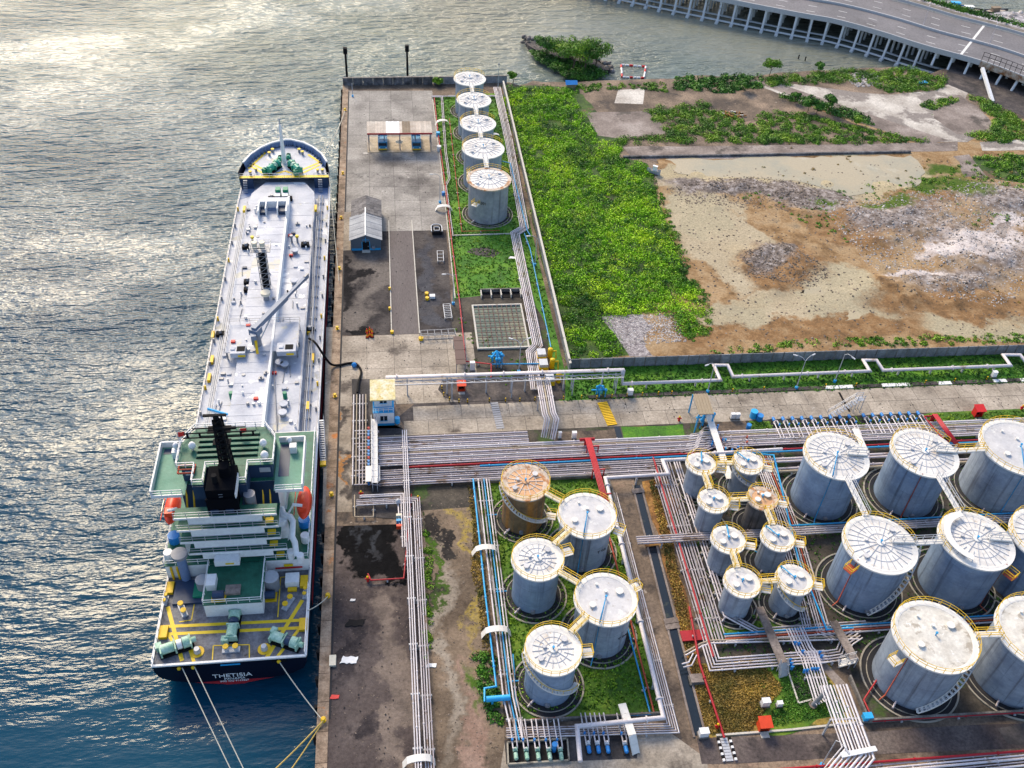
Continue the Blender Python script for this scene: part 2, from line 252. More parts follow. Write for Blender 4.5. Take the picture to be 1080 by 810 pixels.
# ---------------------------------------------------------------- object helpers
OFF={}
def link(o): SC.collection.objects.link(o); return o
def props(o,label=None,cat=None,group=None,kind=None):
    if label: o['label']=label
    if cat: o['category']=cat
    if group: o['group']=group
    if kind: o['kind']=kind
def thing(name,label,cat,loc=(0,0,0),group=None,rz=0):
    o=bpy.data.objects.new(name,None); link(o); o.location=loc; o.rotation_euler=(0,0,rz); o.empty_display_size=.5
    OFF[o.name]=Vector(loc); props(o,label,cat,group); return o
def attach(o,parent):
    if parent is not None: o.parent=parent; OFF[o.name]=OFF.get(parent.name,Vector((0,0,0)))
class MB:
    "collects shapes in world coordinates, links them as one mesh object"
    def __init__(s): s.v=[]; s.f=[]; s.sm=[]
    def add(s,vs,fs,smooth=False):
        b=len(s.v); s.v+=[tuple(v) for v in vs]; s.f+=[tuple(i+b for i in f) for f in fs]; s.sm+=[smooth]*len(fs); return s
    def box(s,c,d,rz=0,mx=None):
        hx,hy,hz=[k/2 for k in d]; M=Matrix.Rotation(rz,4,'Z') if mx is None else mx
        vs=[M@Vector((x,y,z))+Vector(c) for x in(-hx,hx) for y in(-hy,hy) for z in(-hz,hz)]
        return s.add(vs,[(0,1,3,2),(4,6,7,5),(0,4,5,1),(2,3,7,6),(0,2,6,4),(1,5,7,3)])
    def bx(s,x0,x1,y0,y1,z0,z1): return s.box(((x0+x1)/2,(y0+y1)/2,(z0+z1)/2),(x1-x0,y1-y0,z1-z0))
    def prism(s,poly,z0,z1):
        n=len(poly); a=[(p[0],p[1],z0) for p in poly]; b=[(p[0],p[1],z1) for p in poly]
        ar=sum(poly[i][0]*poly[(i+1)%n][1]-poly[(i+1)%n][0]*poly[i][1] for i in range(n))
        fs=[(i,(i+1)%n,n+(i+1)%n,n+i) for i in range(n)]+[tuple(range(n-1,-1,-1)),tuple(range(n,2*n))]
        if ar<0: fs=[tuple(reversed(f)) for f in fs]
        return s.add(a+b,fs)
    def cyl(s,c,r,z0,z1,n=16,r1=None,caps=True):
        r1=r if r1 is None else r1; a=[2*math.pi*i/n for i in range(n)]
        vs=[(c[0]+r*math.cos(t),c[1]+r*math.sin(t),z0) for t in a]+[(c[0]+r1*math.cos(t),c[1]+r1*math.sin(t),z1) for t in a]
        s.add(vs,[(i,(i+1)%n,n+(i+1)%n,n+i) for i in range(n)],True)
        if caps: s.add(vs,[tuple(range(n-1,-1,-1)),tuple(range(n,2*n))])
        return s
    def cone(s,c,r,z0,z1,n=48):
        vs=[(c[0]+r*math.cos(2*math.pi*i/n),c[1]+r*math.sin(2*math.pi*i/n),z0) for i in range(n)]+[(c[0],c[1],z1)]
        return s.add(vs,[(i,(i+1)%n,n) for i in range(n)],True)
    def ring(s,c,r0,r1,z0,z1,n=48,a0=0,a1=2*math.pi):
        full=abs(a1-a0-2*math.pi)<1e-6; m=n if full else n+1
        vs=[]
        for i in range(m):
            t=a0+(a1-a0)*i/n; q=(math.cos(t),math.sin(t))
            vs+=[(c[0]+r0*q[0],c[1]+r0*q[1],z0),(c[0]+r1*q[0],c[1]+r1*q[1],z0),(c[0]+r1*q[0],c[1]+r1*q[1],z1),(c[0]+r0*q[0],c[1]+r0*q[1],z1)]
        fs=[]
        for i in range(n):
            a=4*i; b=4*((i+1)%m)
            for j in range(4): k=(j+1)%4; fs.append((a+j,b+j,b+k,a+k))
        return s.add(vs,fs)
    def tube(s,pts,r,n=6,smooth=True,cap=True):
        P=[Vector(p) for p in pts]; m=len(P)
        if m<2: return s
        rings=[]
        for i in range(m):
            d0=(P[i]-P[i-1]).normalized() if i else (P[1]-P[0]).normalized()
            d1=(P[i+1]-P[i]).normalized() if i<m-1 else d0
            t=(d0+d1)
            if t.length<1e-4: t=d0
            t.normalize(); k=1/max(.45,t.dot(d0))
            ref=Vector((0,0,1)) if abs(t.z)<.93 else Vector((0,1,0))
            u=t.cross(ref).normalized(); v=u.cross(t)
            rings.append([P[i]+(u*math.cos(a)*(k if abs(t.z)<.93 else 1)+v*math.sin(a))*r for a in (2*math.pi*j/n+math.pi/n for j in range(n))])
        vs=[q for g in rings for q in g]
        fs=[(i*n+j,i*n+(j+1)%n,(i+1)*n+(j+1)%n,(i+1)*n+j) for i in range(m-1) for j in range(n)]
        s.add(vs,fs,smooth)
        if cap: s.add(rings[0]+rings[-1],[tuple(range(n)),tuple(range(2*n-1,n-1,-1))])
        return s
    def bar(s,a,b,t=.06): return s.tube([a,b],t*.7,4,False)
    def ball(s,c,r,n=8,sz=1.0):
        vs=[];fs=[];m=max(4,n//2)
        for i in range(m+1):
            for j in range(n):
                t=math.pi*i/m;a=2*math.pi*j/n; vs.append((c[0]+r*math.sin(t)*math.cos(a),c[1]+r*math.sin(t)*math.sin(a),c[2]+r*sz*math.cos(t)))
        for i in range(m):
            for j in range(n): fs.append((i*n+j,(i+1)*n+j,(i+1)*n+(j+1)%n,i*n+(j+1)%n))
        return s.add(vs,fs,True)
    def lying(s,a,b,r,n=14):
        "drum between a and b, closed"
        return s.tube([a,b],r,n)
    def build(s,name,m,parent=None,label=None,cat=None,group=None,kind=None):
        off=OFF.get(parent.name,Vector((0,0,0))) if parent is not None else Vector((0,0,0))
        me=bpy.data.meshes.new(name); me.from_pydata([(v[0]-off.x,v[1]-off.y,v[2]-off.z) for v in s.v],[],s.f)
        me.materials.append(MATS[m]); me.polygons.foreach_set('use_smooth',s.sm); me.update()
        o=bpy.data.objects.new(name,me); link(o); attach(o,parent); props(o,label,cat,group,kind); return o
def inst(src,name,parent,loc=(0,0,0),rz=0,rot=None):
    "another part sharing the mesh of src, placed relative to the parent"
    o=bpy.data.objects.new(name,src if isinstance(src,bpy.types.Mesh) else src.data); link(o); attach(o,parent)
    o.location=loc; o.rotation_euler=rot if rot is not None else (0,0,rz); return o
def copy_tree(o,parent=None):
    c=o.copy(); link(c)
    if parent is not None: c.parent=parent
    for ch in list(o.children): copy_tree(ch,c)
    return c
USED=set()
def put(root,loc,rz=0,label=None,sc=None):
    "the first call moves the built thing itself, later calls copy it"
    o=root
    if root.name in USED: o=copy_tree(root)
    USED.add(root.name)
    o.location=loc; o.rotation_euler=(0,0,rz)
    if sc: o.scale=(sc,)*3 if isinstance(sc,(int,float)) else sc
    if label: o['label']=label
    return o
def pl(pts,z=0): return [G(p[0],p[1],p[2] if len(p)>2 else z) for p in pts]
def ragged(poly,amp,step=2.5,seed=0,closed=True):
    "natural outline: subdivided and displaced edges"
    rr=random.Random(seed); out=[]
    n=len(poly)
    for i in range(n if closed else n-1):
        a,b=poly[i],poly[(i+1)%n]; d=(b-a); L=d.length; k=max(1,int(L/step)); nn=Vector((-d.y,d.x,0)).normalized() if L>0 else Vector((0,0,0)); w=0
        for j in range(k):
            w=w*.6+rr.uniform(-amp,amp)*.7 if j else 0
            out.append(a+d*(j/k)+nn*w)
    return out
_KC={}
def sheet(name,pts,k,m,amp=0,step=2.5,parent=None,kind='structure',world=False,**kw):
    P=[Vector((p[0],p[1],0)) for p in pts] if world else pl(pts)
    if amp: P=ragged(P,amp,step,k)
    b=MB(); _KC[k]=_KC.get(k,0)+1; zk=.006*k+.0004*_KC[k]; vs=[(p.x,p.y,zk) for p in P]
    ar=sum(vs[i][0]*vs[(i+1)%len(vs)][1]-vs[(i+1)%len(vs)][0]*vs[i][1] for i in range(len(vs)))
    if ar<0: vs.reverse()
    bm=bmesh.new(); f=bm.faces.new([bm.verts.new(v) for v in vs]); bmesh.ops.triangulate(bm,faces=[f])
    bm.verts.index_update(); b.v=[tuple(v.co) for v in bm.verts]; b.f=[tuple(v.index for v in f.verts) for f in bm.faces]; b.sm=[False]*len(b.f); bm.free()
    return b.build(name,m,parent,kind=kind,**kw)
def inpoly(x,y,P):
    c=False; n=len(P); j=n-1
    for i in range(n):
        if (P[i][1]>y)!=(P[j][1]>y) and x<(P[j][0]-P[i][0])*(y-P[i][1])/(P[j][1]-P[i][1])+P[i][0]: c=not c
        j=i
    return c
def fast_mesh(name,V,F,m,parent=None,**kw):
    "V (n,3) F (k,4 or 3) numpy"
    me=bpy.data.meshes.new(name); me.vertices.add(len(V)); me.vertices.foreach_set('co',np.asarray(V,dtype=np.float32).ravel())
    k=F.shape[1]; me.loops.add(F.size); me.loops.foreach_set('vertex_index',F.ravel().astype(np.int32))
    me.polygons.add(len(F)); me.polygons.foreach_set('loop_start',np.arange(0,F.size,k,dtype=np.int32))
    me.update(calc_edges=True); me.materials.append(MATS[m]); o=bpy.data.objects.new(name,me); link(o); attach(o,parent); props(o,**kw); return o
def domes(C,R,per,size,hz=.8,sd=1):
    "leaf quads over domes: C (n,3) centres, R (n,) radii"
    g=np.random.default_rng(sd); n=len(C); N=n*per
    c=np.repeat(C,per,0); r=np.repeat(R,per)
    d=g.normal(size=(N,3)); d[:,2]=np.abs(d[:,2])*.9+.05; d/=np.linalg.norm(d,axis=1)[:,None]
    p=c+d*(r*g.uniform(.55,1.08,N))[:,None]*np.array([1,1,hz])
    nn=d+g.normal(size=(N,3))*.45; nn/=np.linalg.norm(nn,axis=1)[:,None]
    t=np.cross(nn,g.normal(size=(N,3))); t/=np.linalg.norm(t,axis=1)[:,None]; b=np.cross(nn,t)
    s=(size*g.uniform(.6,1.4,N))[:,None]
    V=np.stack([p-t*s*.5,p-b*s*.32,p+t*s*.6,p+b*s*.32],1).reshape(-1,3)
    return V,np.arange(4*N).reshape(-1,4)
def scatter(poly,n,sd=1):
    g=np.random.default_rng(sd); xs=[p[0] for p in poly]; ys=[p[1] for p in poly]; o=[]
    while len(o)<n:
        x=g.uniform(min(xs),max(xs)); y=g.uniform(min(ys),max(ys))
        if inpoly(x,y,poly): o.append((x,y))
    return np.array(o)
def bushes(name,px,n,r,per,size,m,holes=(),sd=1,hz=.8,z=0,**kw):
    P=[(p.x,p.y) for p in pl(px)]; H=[[(p.x,p.y) for p in pl(h)] for h in holes]
    A=scatter(P,n,sd)
    for h in H: A=np.array([a for a in A if not inpoly(a[0],a[1],h)])
    g=np.random.default_rng(sd+5); R=g.uniform(r[0],r[1],len(A)); C=np.column_stack([A,z-R*.15])
    V,F=domes(C,R,per,size,hz,sd); return fast_mesh(name,V,F,m,**(dict(kind='stuff')|kw))
def stones(name,px,n,r,m,sd=3,world=None,holes=(),**kw):
    P=world or [(p.x,p.y) for p in pl(px)]; A=scatter(P,n,sd); g=np.random.default_rng(sd); n=len(A)
    base=np.array([(-1,-1,0),(1,-1,0),(1,1,0),(-1,1,0),(-.6,-.5,.8),(.55,-.6,.9),(.6,.5,.7),(-.5,.6,.85)],float)
    fc=np.array([(4,5,6,7),(0,1,5,4),(1,2,6,5),(2,3,7,6),(3,0,4,7)])
    a=g.uniform(0,6.28,n); s=g.uniform(r[0],r[1],n)**1.0; sc=np.stack([s,s*g.uniform(.5,1,n),s*g.uniform(.4,.9,n)],1)
    v=base[None]*sc[:,None]+g.normal(size=(n,8,3))*(.12*s)[:,None,None]
    x=v[...,0]*np.cos(a)[:,None]-v[...,1]*np.sin(a)[:,None]; y=v[...,0]*np.sin(a)[:,None]+v[...,1]*np.cos(a)[:,None]
    hz_=HZ(A[:,0],A[:,1])[:,None] if 'HZ' in globals() else 0
    V=np.stack([x+A[:,0:1],y+A[:,1:2],v[...,2]-.03+hz_],2).reshape(-1,3)
    F=(fc[None]+8*np.arange(n)[:,None,None]).reshape(-1,4)
    return fast_mesh(name,V,F,m,**(dict(kind='stuff')|kw))
def offset_path(P,d):
    out=[]; n=len(P)
    for i in range(n):
        def dr(a,b):
            v=Vector((b.x-a.x,b.y-a.y,0)); return v.normalized() if v.length>1e-4 else None
        a=dr(P[i-1],P[i]) if i else None; b=dr(P[i],P[i+1]) if i<n-1 else None
        a=a or b; b=b or a
        if a is None: out.append(P[i].copy()); continue
        t=(a+b).normalized(); nn=Vector((-t.y,t.x,0)); k=1/max(.4,t.dot(a)); out.append(P[i]+nn*d*k)
    return out
def pipe_run(name,label,pts,n,gap,r,mats=('pipe_pale',),cat='pipeline',z=.7,group=None,support=7.0,sides=6,rack=None,over=None):
    "n parallel pipes along a centre line measured at level z, on sleepers with legs"
    P=[p if isinstance(p,Vector) else G(p[0],p[1],p[2] if len(p)>2 else z) for p in pts]
    root=thing(name,label,cat,(P[0].x,P[0].y,0),group)
    for i in range(n):
        d=(i-(n-1)/2)*gap; m=mats[i%len(mats)] if not isinstance(mats,dict) else mats.get(i,mats['*'])
        rr=r*(.72,1.25,.85,1.05,.62,1.3,.9)[i%7] if n>5 else r
        pb=MB(); op=offset_path(P,d); pb.tube(op,rr,sides)
        for a_,c_ in zip(op,op[1:]):
            L_=(c_-a_).length; k_=int(L_/7.5)
            for j_ in range(k_):
                f_=(j_+.2+.6*((i*37+j_*17)%10)/10)/max(1,k_); q_=a_.lerp(c_,f_); u_=(c_-a_).normalized()*.09; pb.tube([q_-u_,q_+u_],rr*1.55,sides)
        pb.build('pipe',m,root)
    w=(n-1)*gap+.5
    if support:
        for i in range(len(P)-1):
            a,b=P[i],P[i+1]; L=math.hypot(b.x-a.x,b.y-a.y)
            if L<support*.6: continue
            k=max(1,int(L/support)); ang=math.atan2(b.y-a.y,b.x-a.x)
            for j in range(k):
                c=a+(b-a)*((j+.5)/k); m=MB(); zz=c.z-r*1.4
                if zz<.25: m.box((c.x,c.y,zz/2+.02),(.35,w,max(.1,zz)),ang)
                else:
                    m.box((c.x,c.y,zz-.08),(.22,w,.16),ang)
                    for s in (-1,1):
                        q=Vector((-math.sin(ang),math.cos(ang)))*s*(w/2-.15); m.box((c.x+q.x,c.y+q.y,(zz-.16)/2),(.2,.2,zz-.16),ang)
                m.build('support','barrier_concrete' if zz<1.2 else 'galvanised',root)
    return root
def railing(mb,P,h=1.05,step=1.6,t=.035,closed=False,mid=True):
    P=[Vector(p) for p in P]
    if closed: P=P+[P[0]]
    for lv in ((h,h*.55) if mid else (h,)): mb.tube([p+Vector((0,0,lv)) for p in P],t,4,False)
    for i in range(len(P)-1):
        a,b=P[i],P[i+1]; k=max(1,int(round((b-a).length/step)))
        for j in range(k+(1 if i==len(P)-2 and not closed else 0)):
            c=a+(b-a)*(j/k); mb.tube([c,c+Vector((0,0,h))],t,4,False,False)
    return mb
def catmull(P,n):
    out=[]; Q=[P[0]*2-P[1]]+list(P)+[P[-1]*2-P[-2]]
    for i in range(1,len(Q)-2):
        for j in range(n):
            t=j/n; a,b,c,d=Q[i-1],Q[i],Q[i+1],Q[i+2]
            out.append(.5*((2*b)+(c-a)*t+(2*a-5*b+4*c-d)*t*t+(3*b-a-3*c+d)*t**3))
    out.append(P[-1]); return out
# ================================================================ SETTING
WZ=-3.1
QX=-11.5
b=MB(); b.add([(-3000,-1500,WZ),(3000,-1500,WZ),(3000,5000,WZ),(-3000,5000,WZ)],[(0,1,2,3)]); b.build('sea','sea_water',kind='structure')
# land body: the quay edge, the north sea wall, then the natural shore
shore=[Vector((QX,-400,0)),Vector((QX,236.2,0)),Vector((31.6,237.6,0))]
shore+=ragged(pl([(548,90),(562,85),(600,88),(640,86),(690,85),(722,80),(760,81),(800,80),(850,75),(900,73),(945,71),(988,81)]),.8,2.2,4,False)
shore+=[Vector((158,246,0)),Vector((215,262,0)),Vector((420,255,0)),Vector((420,-400,0))]
b=MB(); b.prism([(p.x,p.y) for p in shore],-6,0.0); b.build('ground','brown_earth',kind='structure')
# the far bank behind the bridge
fb=pl([(925,-20),(985,-12),(1003,4),(1030,17),(1058,12),(1085,14),(1160,30),(1160,80),(1080,52),(1000,24),(940,8)],-.6)
b=MB(); b.prism([(p.x,p.y) for p in ragged(fb,1.2,4,8)],-6,-.6); b.build('far_bank','rubble_ground',kind='structure')
# ---- ground surfaces (each sheet 4 mm above the one below)
sheet('tarmac_yard',[(350,555),(445,552),(452,830),(335,830)],1,'tarmac_soil')
0 and sheet('tarmac_yard_patch',[(350,528),(425,522),(428,600),(420,607),(404,598),(395,607),(375,606),(362,592),(350,575)],2,'wet_tarmac',.35,1.2)
sheet('dry_field',[(448,512),(500,512),(532,768),(532,830),(452,830)],1,'field_soil',.5,4)
0 and sheet('tar_spill',[(443,520),(448,530),(452,560),(458,570),(456,590),(447,610),(442,600)],2,'dark_bank',.3,1.5)
sheet('west_apron_ground',[(344,345),(360,345),(352,552),(340,552)],1,'warm_concrete')
def slabs(name,x0,x1,y0,y1,nx,ny,m,k=1,seed=1,skew=0,crack=True,label=None):
    "concrete paving poured in bays: every bay is a piece with open joints"
    base=sheet(name,[(x0,y0),(x1,y0),(x1+skew,y1),(x0+skew,y1)],k,'dark_bank',world=True)
    rr=random.Random(seed); cache=[]
    w,h=(x1-x0)/nx,(y1-y0)/ny
    for i in range(nx):
        for j in range(ny):
            g=.028; dz=rr.uniform(0,.006); sx=skew*(j+.5)/ny
            o=MB().bx(x0+w*i+g+sx,x0+w*(i+1)-g+sx,y0+h*j+g,y0+h*(j+1)-g,.004*k+.002,.03+dz)
            o.build('concrete_slab',m,base)
    return base
slabs('north_yard',-10.2,11.3,167.5,232.5,4,11,'pale_concrete',2,1)
slabs('middle_apron',-10.2,13.5,115.5,133.8,5,4,'warm_concrete',2,2)
sheet('sooty_yard',[(357,232),(410,233),(413,353),(357,354)],2,'soot_soil')
sheet('ramp_lane',[(410,233),(434,233),(442,352),(413,353)],3,'lane_asphalt')
sheet('east_yard_asphalt',[(434,233),(470,232),(478,352),(442,353)],2,'soot_soil')
for nm,a,bq in (('lane_edge_line',(410,233),(413,352)),('lane_edge_line',(434.3,233),(442.5,352))):
    p,q=G(*a),G(*bq); MB().tube([p+Vector((0,0,.05)),q+Vector((0,0,.05))],.13,4,False).build(nm,'pale_kerb',kind='structure')
sheet('apron_south',[(352,372),(372,372),(370,455),(372,540),(349,540)],2,'apron_soil')
sheet('manifold_floor',[(371,400),(396,400),(396,452),(425,452),(425,548),(372,544)],11,'dark_asphalt',.1,2)
# access road running east, poured in bays
rd=sheet('service_road',[(478,392),(596,425),(1100,403.5),(1100,428.5),(560,455),(430,455),(420,440)],1,'dark_bank')
rr=random.Random(5)
for j in range(2):
    y0=108.1+j*3.35
    for i in range(29):
        x0=.5+i*4.0; xx=x0+(1.6 if j else 0)
        if xx+4>130: continue
        MB().bx(xx+.03,xx+3.97,y0+.03,y0+3.32,.008,.03+rr.uniform(0,.012)).build('concrete_slab','warm_concrete',rd)
sheet('north_lawn',[(456,102),(526,98),(595,388),(600,396),(596,424),(480,392),(478,300),(468,200)],3,'lawn')
sheet('pit_surround',[(480,315),(560,300),(585,390),(590,424),(520,420),(484,392),(478,350)],4,'dark_bund',1.0,3)
sheet('bare_patch',[(498,262),(515,260),(528,266),(520,272),(505,270),(492,266)],4,'dark_bank',.5,1.5)
sheet('gravel_bed',[(466,401),(530,399),(596,398),(596,421.5),(520,422.5),(488,424),(470,420),(462,411)],10,'dark_bank',.1,2)
MB().bx(-10.12,-9.85,60,232,.03,.055).build('drain_line','ring_black',kind='structure')
sheet('pipeline_lawn',[(596,386),(1100,371),(1100,404.5),(596,425)],3,'lawn')
for i in range(34):
    x=32+i*2.65; MB().bx(x,x+2.5,114.95,115.75,.01,.14+.02*(i%3)).build('kerb_stone','white_paint' if i in (16,17,20,21,24,28,30) else 'dark_bank',kind='structure')
sheet('trunk_pipe_ground',[(372,455),(556,452),(1100,425),(1100,480),(700,520),(425,540),(372,540)],1,'dark_bund',.0)
sheet('clay_patch',[(580,455),(650,452),(655,466),(585,470)],4,'brown_earth',.3,1.5)
sheet('verge_lawn',[(655,450),(720,447),(722,460),(658,463)],4,'lawn',.3,1.5)
sheet('roadside_lawn',[(790,444),(1100,430),(1100,460),(790,466)],4,'bund_lawn',.4,2)
sheet('sand_pit',[(752,446),(786,444),(792,464),(766,470)],5,'brown_earth',.4,1.5)
sheet('west_bund_floor',[(502,505),(640,502),(652,540),(696,752),(545,760),(530,700)],2,'bund_lawn')
sheet('trench_verge',[(640,506),(668,505),(745,790),(760,830),(640,830),(705,775)],2,'brown_earth',.4,3)
sheet('rust_verge',[(677,508),(692,505),(722,620),(752,780),(743,775),(712,640)],3,'rust_earth',.5,2.5)
sheet('orange_scar',[(699,506),(707,505),(717,540),(712,545),(704,530)],5,'rust_earth',.3,1)
sheet('east_bund_floor',[(690,500),(1100,470),(1100,650),(900,700),(755,700),(735,640)],2,'dark_bund')
sheet('moss_patch',[(740,640),(760,640),(800,655),(850,652),(850,668),(780,672),(748,668)],3,'bund_lawn',.8,2)
sheet('straw_lot',[(735,700),(870,690),(905,762),(745,778)],3,'straw_grass',.4,3)
sheet('weedy_lot',[(800,698),(850,692),(880,735),(895,760),(800,772),(785,730)],4,'dark_bund' if False else 'bund_lawn',1.3,2)
sheet('tank_yard_dark',[(895,700),(1100,640),(1100,748),(915,762)],3,'dark_bund')
sheet('valve_pit_floor',[(829,703),(850,700),(868,735),(842,742)],5,'dark_asphalt')
sheet('footway_slab',[(860,697),(868,696),(893,722),(884,726)],6,'track_mud')
sheet('south_road',[(735,779),(1100,762),(1100,788),(740,806)],4,'brown_tarmac',.15,4)
sheet('south_road_stain',[(1052,768),(1100,764),(1100,782),(1062,784)],5,'dark_asphalt',.5,1.5)
sheet('south_concrete',[(532,784),(706,772),(745,800),(760,860),(520,860)],3,'warm_concrete',.5,3)
sheet('pump_floor',[(532,781),(670,775),(672,800),(534,806)],5,'dark_asphalt')
# open drain between the bunds
tr=pl([(666,512),(676,512),(743,775),(732,776)])
b=MB(); b.prism([(p.x,p.y) for p in tr],.03,.06); b.build('drain_water','trench_water',kind='structure')
for a,c in (((667,512),(732,778)),((676,512),(744,776))):
    p,q=G(*a),G(*c); b=MB(); d=(q-p); b.box(((p.x+q.x)/2,(p.y+q.y)/2,.09),(d.length,.28,.18),math.atan2(d.y,d.x)); b.build('drain_kerb','track_mud',kind='structure')
for t in (.03,.28,.6,.62):
    p=(pl([(671,512)])[0]).lerp(pl([(738,776)])[0],t); MB().box((p.x,p.y,.2),(2.0,.9,.08),.1).build('drain_cover','rust_earth' if t==.28 else 'track_mud',kind='structure')
# ---- waste land east of the yard
scrub=[(531,92),(560,90),(600,92),(615,100),(660,152),(652,166),(682,172),(690,200),(705,240),(722,290),(744,318),(742,350),(728,372),(640,378),(601,384),(560,215),(531,110)]
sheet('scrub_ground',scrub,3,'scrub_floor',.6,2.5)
WG=[(p.x,p.y) for p in ragged(pl([(655,100),(800,90),(1120,130),(1120,366),(740,375),(700,380),(640,380),(700,160)]),.8,3,1)]
_g=np.random.default_rng(77); MO=[]
for lst,n_,h0,h1,r0,r1 in (([(975,240),(1040,275),(1000,300),(1060,215),(930,235)],90,.15,.75,1.2,4),([(770,200),(845,205),(815,275),(830,285)],46,.12,.45,1,3),([(860,350),(1010,330),(900,300),(760,352),(970,215)],50,.08,.3,1.5,5)):
    for k in range(n_):
        c=G(*lst[k%len(lst)]); MO.append((c.x+_g.normal()*6,c.y+_g.normal()*4,_g.uniform(h0,h1),_g.uniform(r0,r1)))
MO=np.array(MO)
def HZ(x,y):
    x=np.asarray(x)[...,None]; y=np.asarray(y)[...,None]; return np.minimum(1.1,(MO[:,2]*np.exp(-((x-MO[:,0])**2+(y-MO[:,1])**2)/(MO[:,3]**2))).sum(-1))
xs=np.arange(min(p[0] for p in WG),max(p[0] for p in WG),.75); ys=np.arange(min(p[1] for p in WG),max(p[1] for p in WG),.75)
X_,Y_=np.meshgrid(xs,ys); Z_=.012+HZ(X_,Y_)*(.75+.5*_g.random(X_.shape)); nx_=len(xs)
F_=[(r*nx_+c,r*nx_+c+1,(r+1)*nx_+c+1,(r+1)*nx_+c) for r in range(len(ys)-1) for c in range(nx_-1) if inpoly(xs[c]+.37,ys[r]+.37,WG)]
fast_mesh('waste_ground',np.column_stack([X_.ravel(),Y_.ravel(),Z_.ravel()]),np.array(F_),'waste_soil',kind='structure')
sheet('shore_scrub_ground',[(560,88),(700,83),(796,82),(840,106),(900,130),(950,145),(930,154),(860,156),(670,153),(615,110)],2,'brown_earth',.5,3)
flat('pool_water',(.42,.35,.22),rough=.2,grain=.1,spots=[((.30,.29,.21),.05,.48,.2),((.48,.43,.31),.09,.6,.1)])
sheet('murky_pool',[(702,168),(800,166),(960,164),(976,182),(972,192),(935,204),(895,207),(860,196),(800,188),(755,190),(715,183)],12,'pool_water',1.2,2.2)
sheet('murky_pool',[(862,298),(905,288),(935,315),(930,332),(880,338),(850,330),(838,315)],12,'pool_water',1.4,2)
sheet('slab_ruin',[(618,119),(690,117),(703,141),(652,146),(630,143)],6,'track_mud',.15,2)
sheet('slab_ruin',[(667,94),(680,93),(678,110),(648,109),(652,95)],6,'bright_concrete',.1,2)
sheet('gravel_pad',[(633,334),(712,330),(728,362),(724,374),(664,376),(648,352)],6,'pebble_ground',.3,2)
sheet('causeway',[(657,155),(860,153),(1010,150),(1010,159),(880,163),(690,170),(664,164)],6,'track_mud',.3,3)
sheet('lot_concrete',[(790,87),(830,88),(900,97),(940,100),(985,96),(1010,84),(1024,90),(1018,104),(1045,135),(1020,150),(985,150),(880,120)],5,'bright_concrete',.25,3)
sheet('lot_patch',[(985,105),(1012,100),(1030,112),(1045,128),(1052,140),(1010,142),(985,125)],6,'track_mud',.6,2)
sheet('lot_road',[(790,84),(815,86),(900,115),(1000,148),(975,153),(900,127)],6,'track_mud',.1,3)
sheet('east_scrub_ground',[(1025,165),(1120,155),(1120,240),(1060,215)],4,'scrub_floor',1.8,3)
sheet('east_path',[(1005,165),(1022,163),(1065,230),(1060,260),(1040,230)],5,'track_mud',.9,2.5)
kerbwall_=[(657,166.5),(760,165),(880,162.5),(960,161)]
b=MB(); KP=pl(kerbwall_)
for a_,c_ in zip(KP,KP[1:]): d_=c_-a_; b.box(((a_.x+c_.x)/2,(a_.y+c_.y)/2,.25),(d_.length,.5,.5),math.atan2(d_.y,d_.x))
b.build('causeway_edge','old_wall',kind='structure')
sheet('lot_corner',[(1033,150),(1120,145),(1120,158),(1036,159)],6,'bright_concrete',.2,3)
# ---- vegetation masses
bushes('scrub',[(533,94),(560,92),(600,94),(612,108),(628,146),(655,156),(650,166),(680,174),(688,200),(703,240),(720,290),(742,318),(740,350),(726,370),(640,374),(602,380),(562,215),(533,110)],1250,(.5,2.1),135,.29,'leaf_bright',holes=[[(618,118),(690,116),(704,142),(630,146)],[(631,333),(712,329),(728,376),(664,377)],[(565,130),(590,126),(600,138),(575,140)]],sd=2,label='dense bright green scrub covering the plot beyond the fence',cat='scrub')
bushes('scrub',[(533,94),(560,92),(600,94),(620,150),(680,180),(703,240),(742,318),(740,350),(726,370),(602,380),(562,215),(533,110)],300,(.8,2.3),130,.30,'leaf_dark',holes=[[(618,118),(690,116),(704,142),(630,146)],[(631,333),(712,329),(728,376),(664,377)]],sd=12,label='darker bushes standing among the bright green scrub',cat='scrub')
bushes('scrub',[(540,110),(610,150),(680,195),(735,320),(722,340),(640,320),(600,260),(560,200)],520,(.5,1.3),110,.26,'leaf_lime',sd=42,label='yellow green grassy clumps in the middle of the scrub',cat='scrub')
bushes('scrub',[(680,115),(740,108),(800,135),(870,150),(800,151),(640,152),(655,146),(704,143)],330,(.8,1.7),110,.32,'leaf_mid',sd=3,label='green bushes along the north side of the causeway',cat='scrub')
bushes('scrub',[(800,118),(850,120),(900,134),(980,149),(900,152),(800,151)],240,(.7,1.5),110,.32,'leaf_mid',sd=4,label='low green bushes between the causeway and the lot road',cat='scrub')
bushes('scrub',[(815,100),(850,104),(905,118),(935,134),(900,128),(850,112)],110,(.7,1.5),55,.42,'leaf_dark',sd=14,label='dark hedge-like bushes along the lot road',cat='scrub')
bushes('scrub',[(710,82),(800,80),(808,92),(760,98),(712,94)],150,(.7,1.6),60,.5,'leaf_dark',sd=5,label='dark green shore bushes behind the small concrete pad',cat='scrub')
bushes('scrub',[(600,90),(700,88),(704,97),(660,92),(610,100)],60,(.5,1.2),55,.4,'leaf_mid',sd=6,label='thin bushes at the shore behind the bare earth',cat='scrub')
bushes('scrub',[(805,82),(900,74),(960,72),(1000,84),(990,94),(940,98),(905,86),(850,88),(812,92)],330,(.7,1.8),100,.33,'leaf_mid',sd=7,label='green bushes on the water edge beside the bridge piers',cat='scrub')
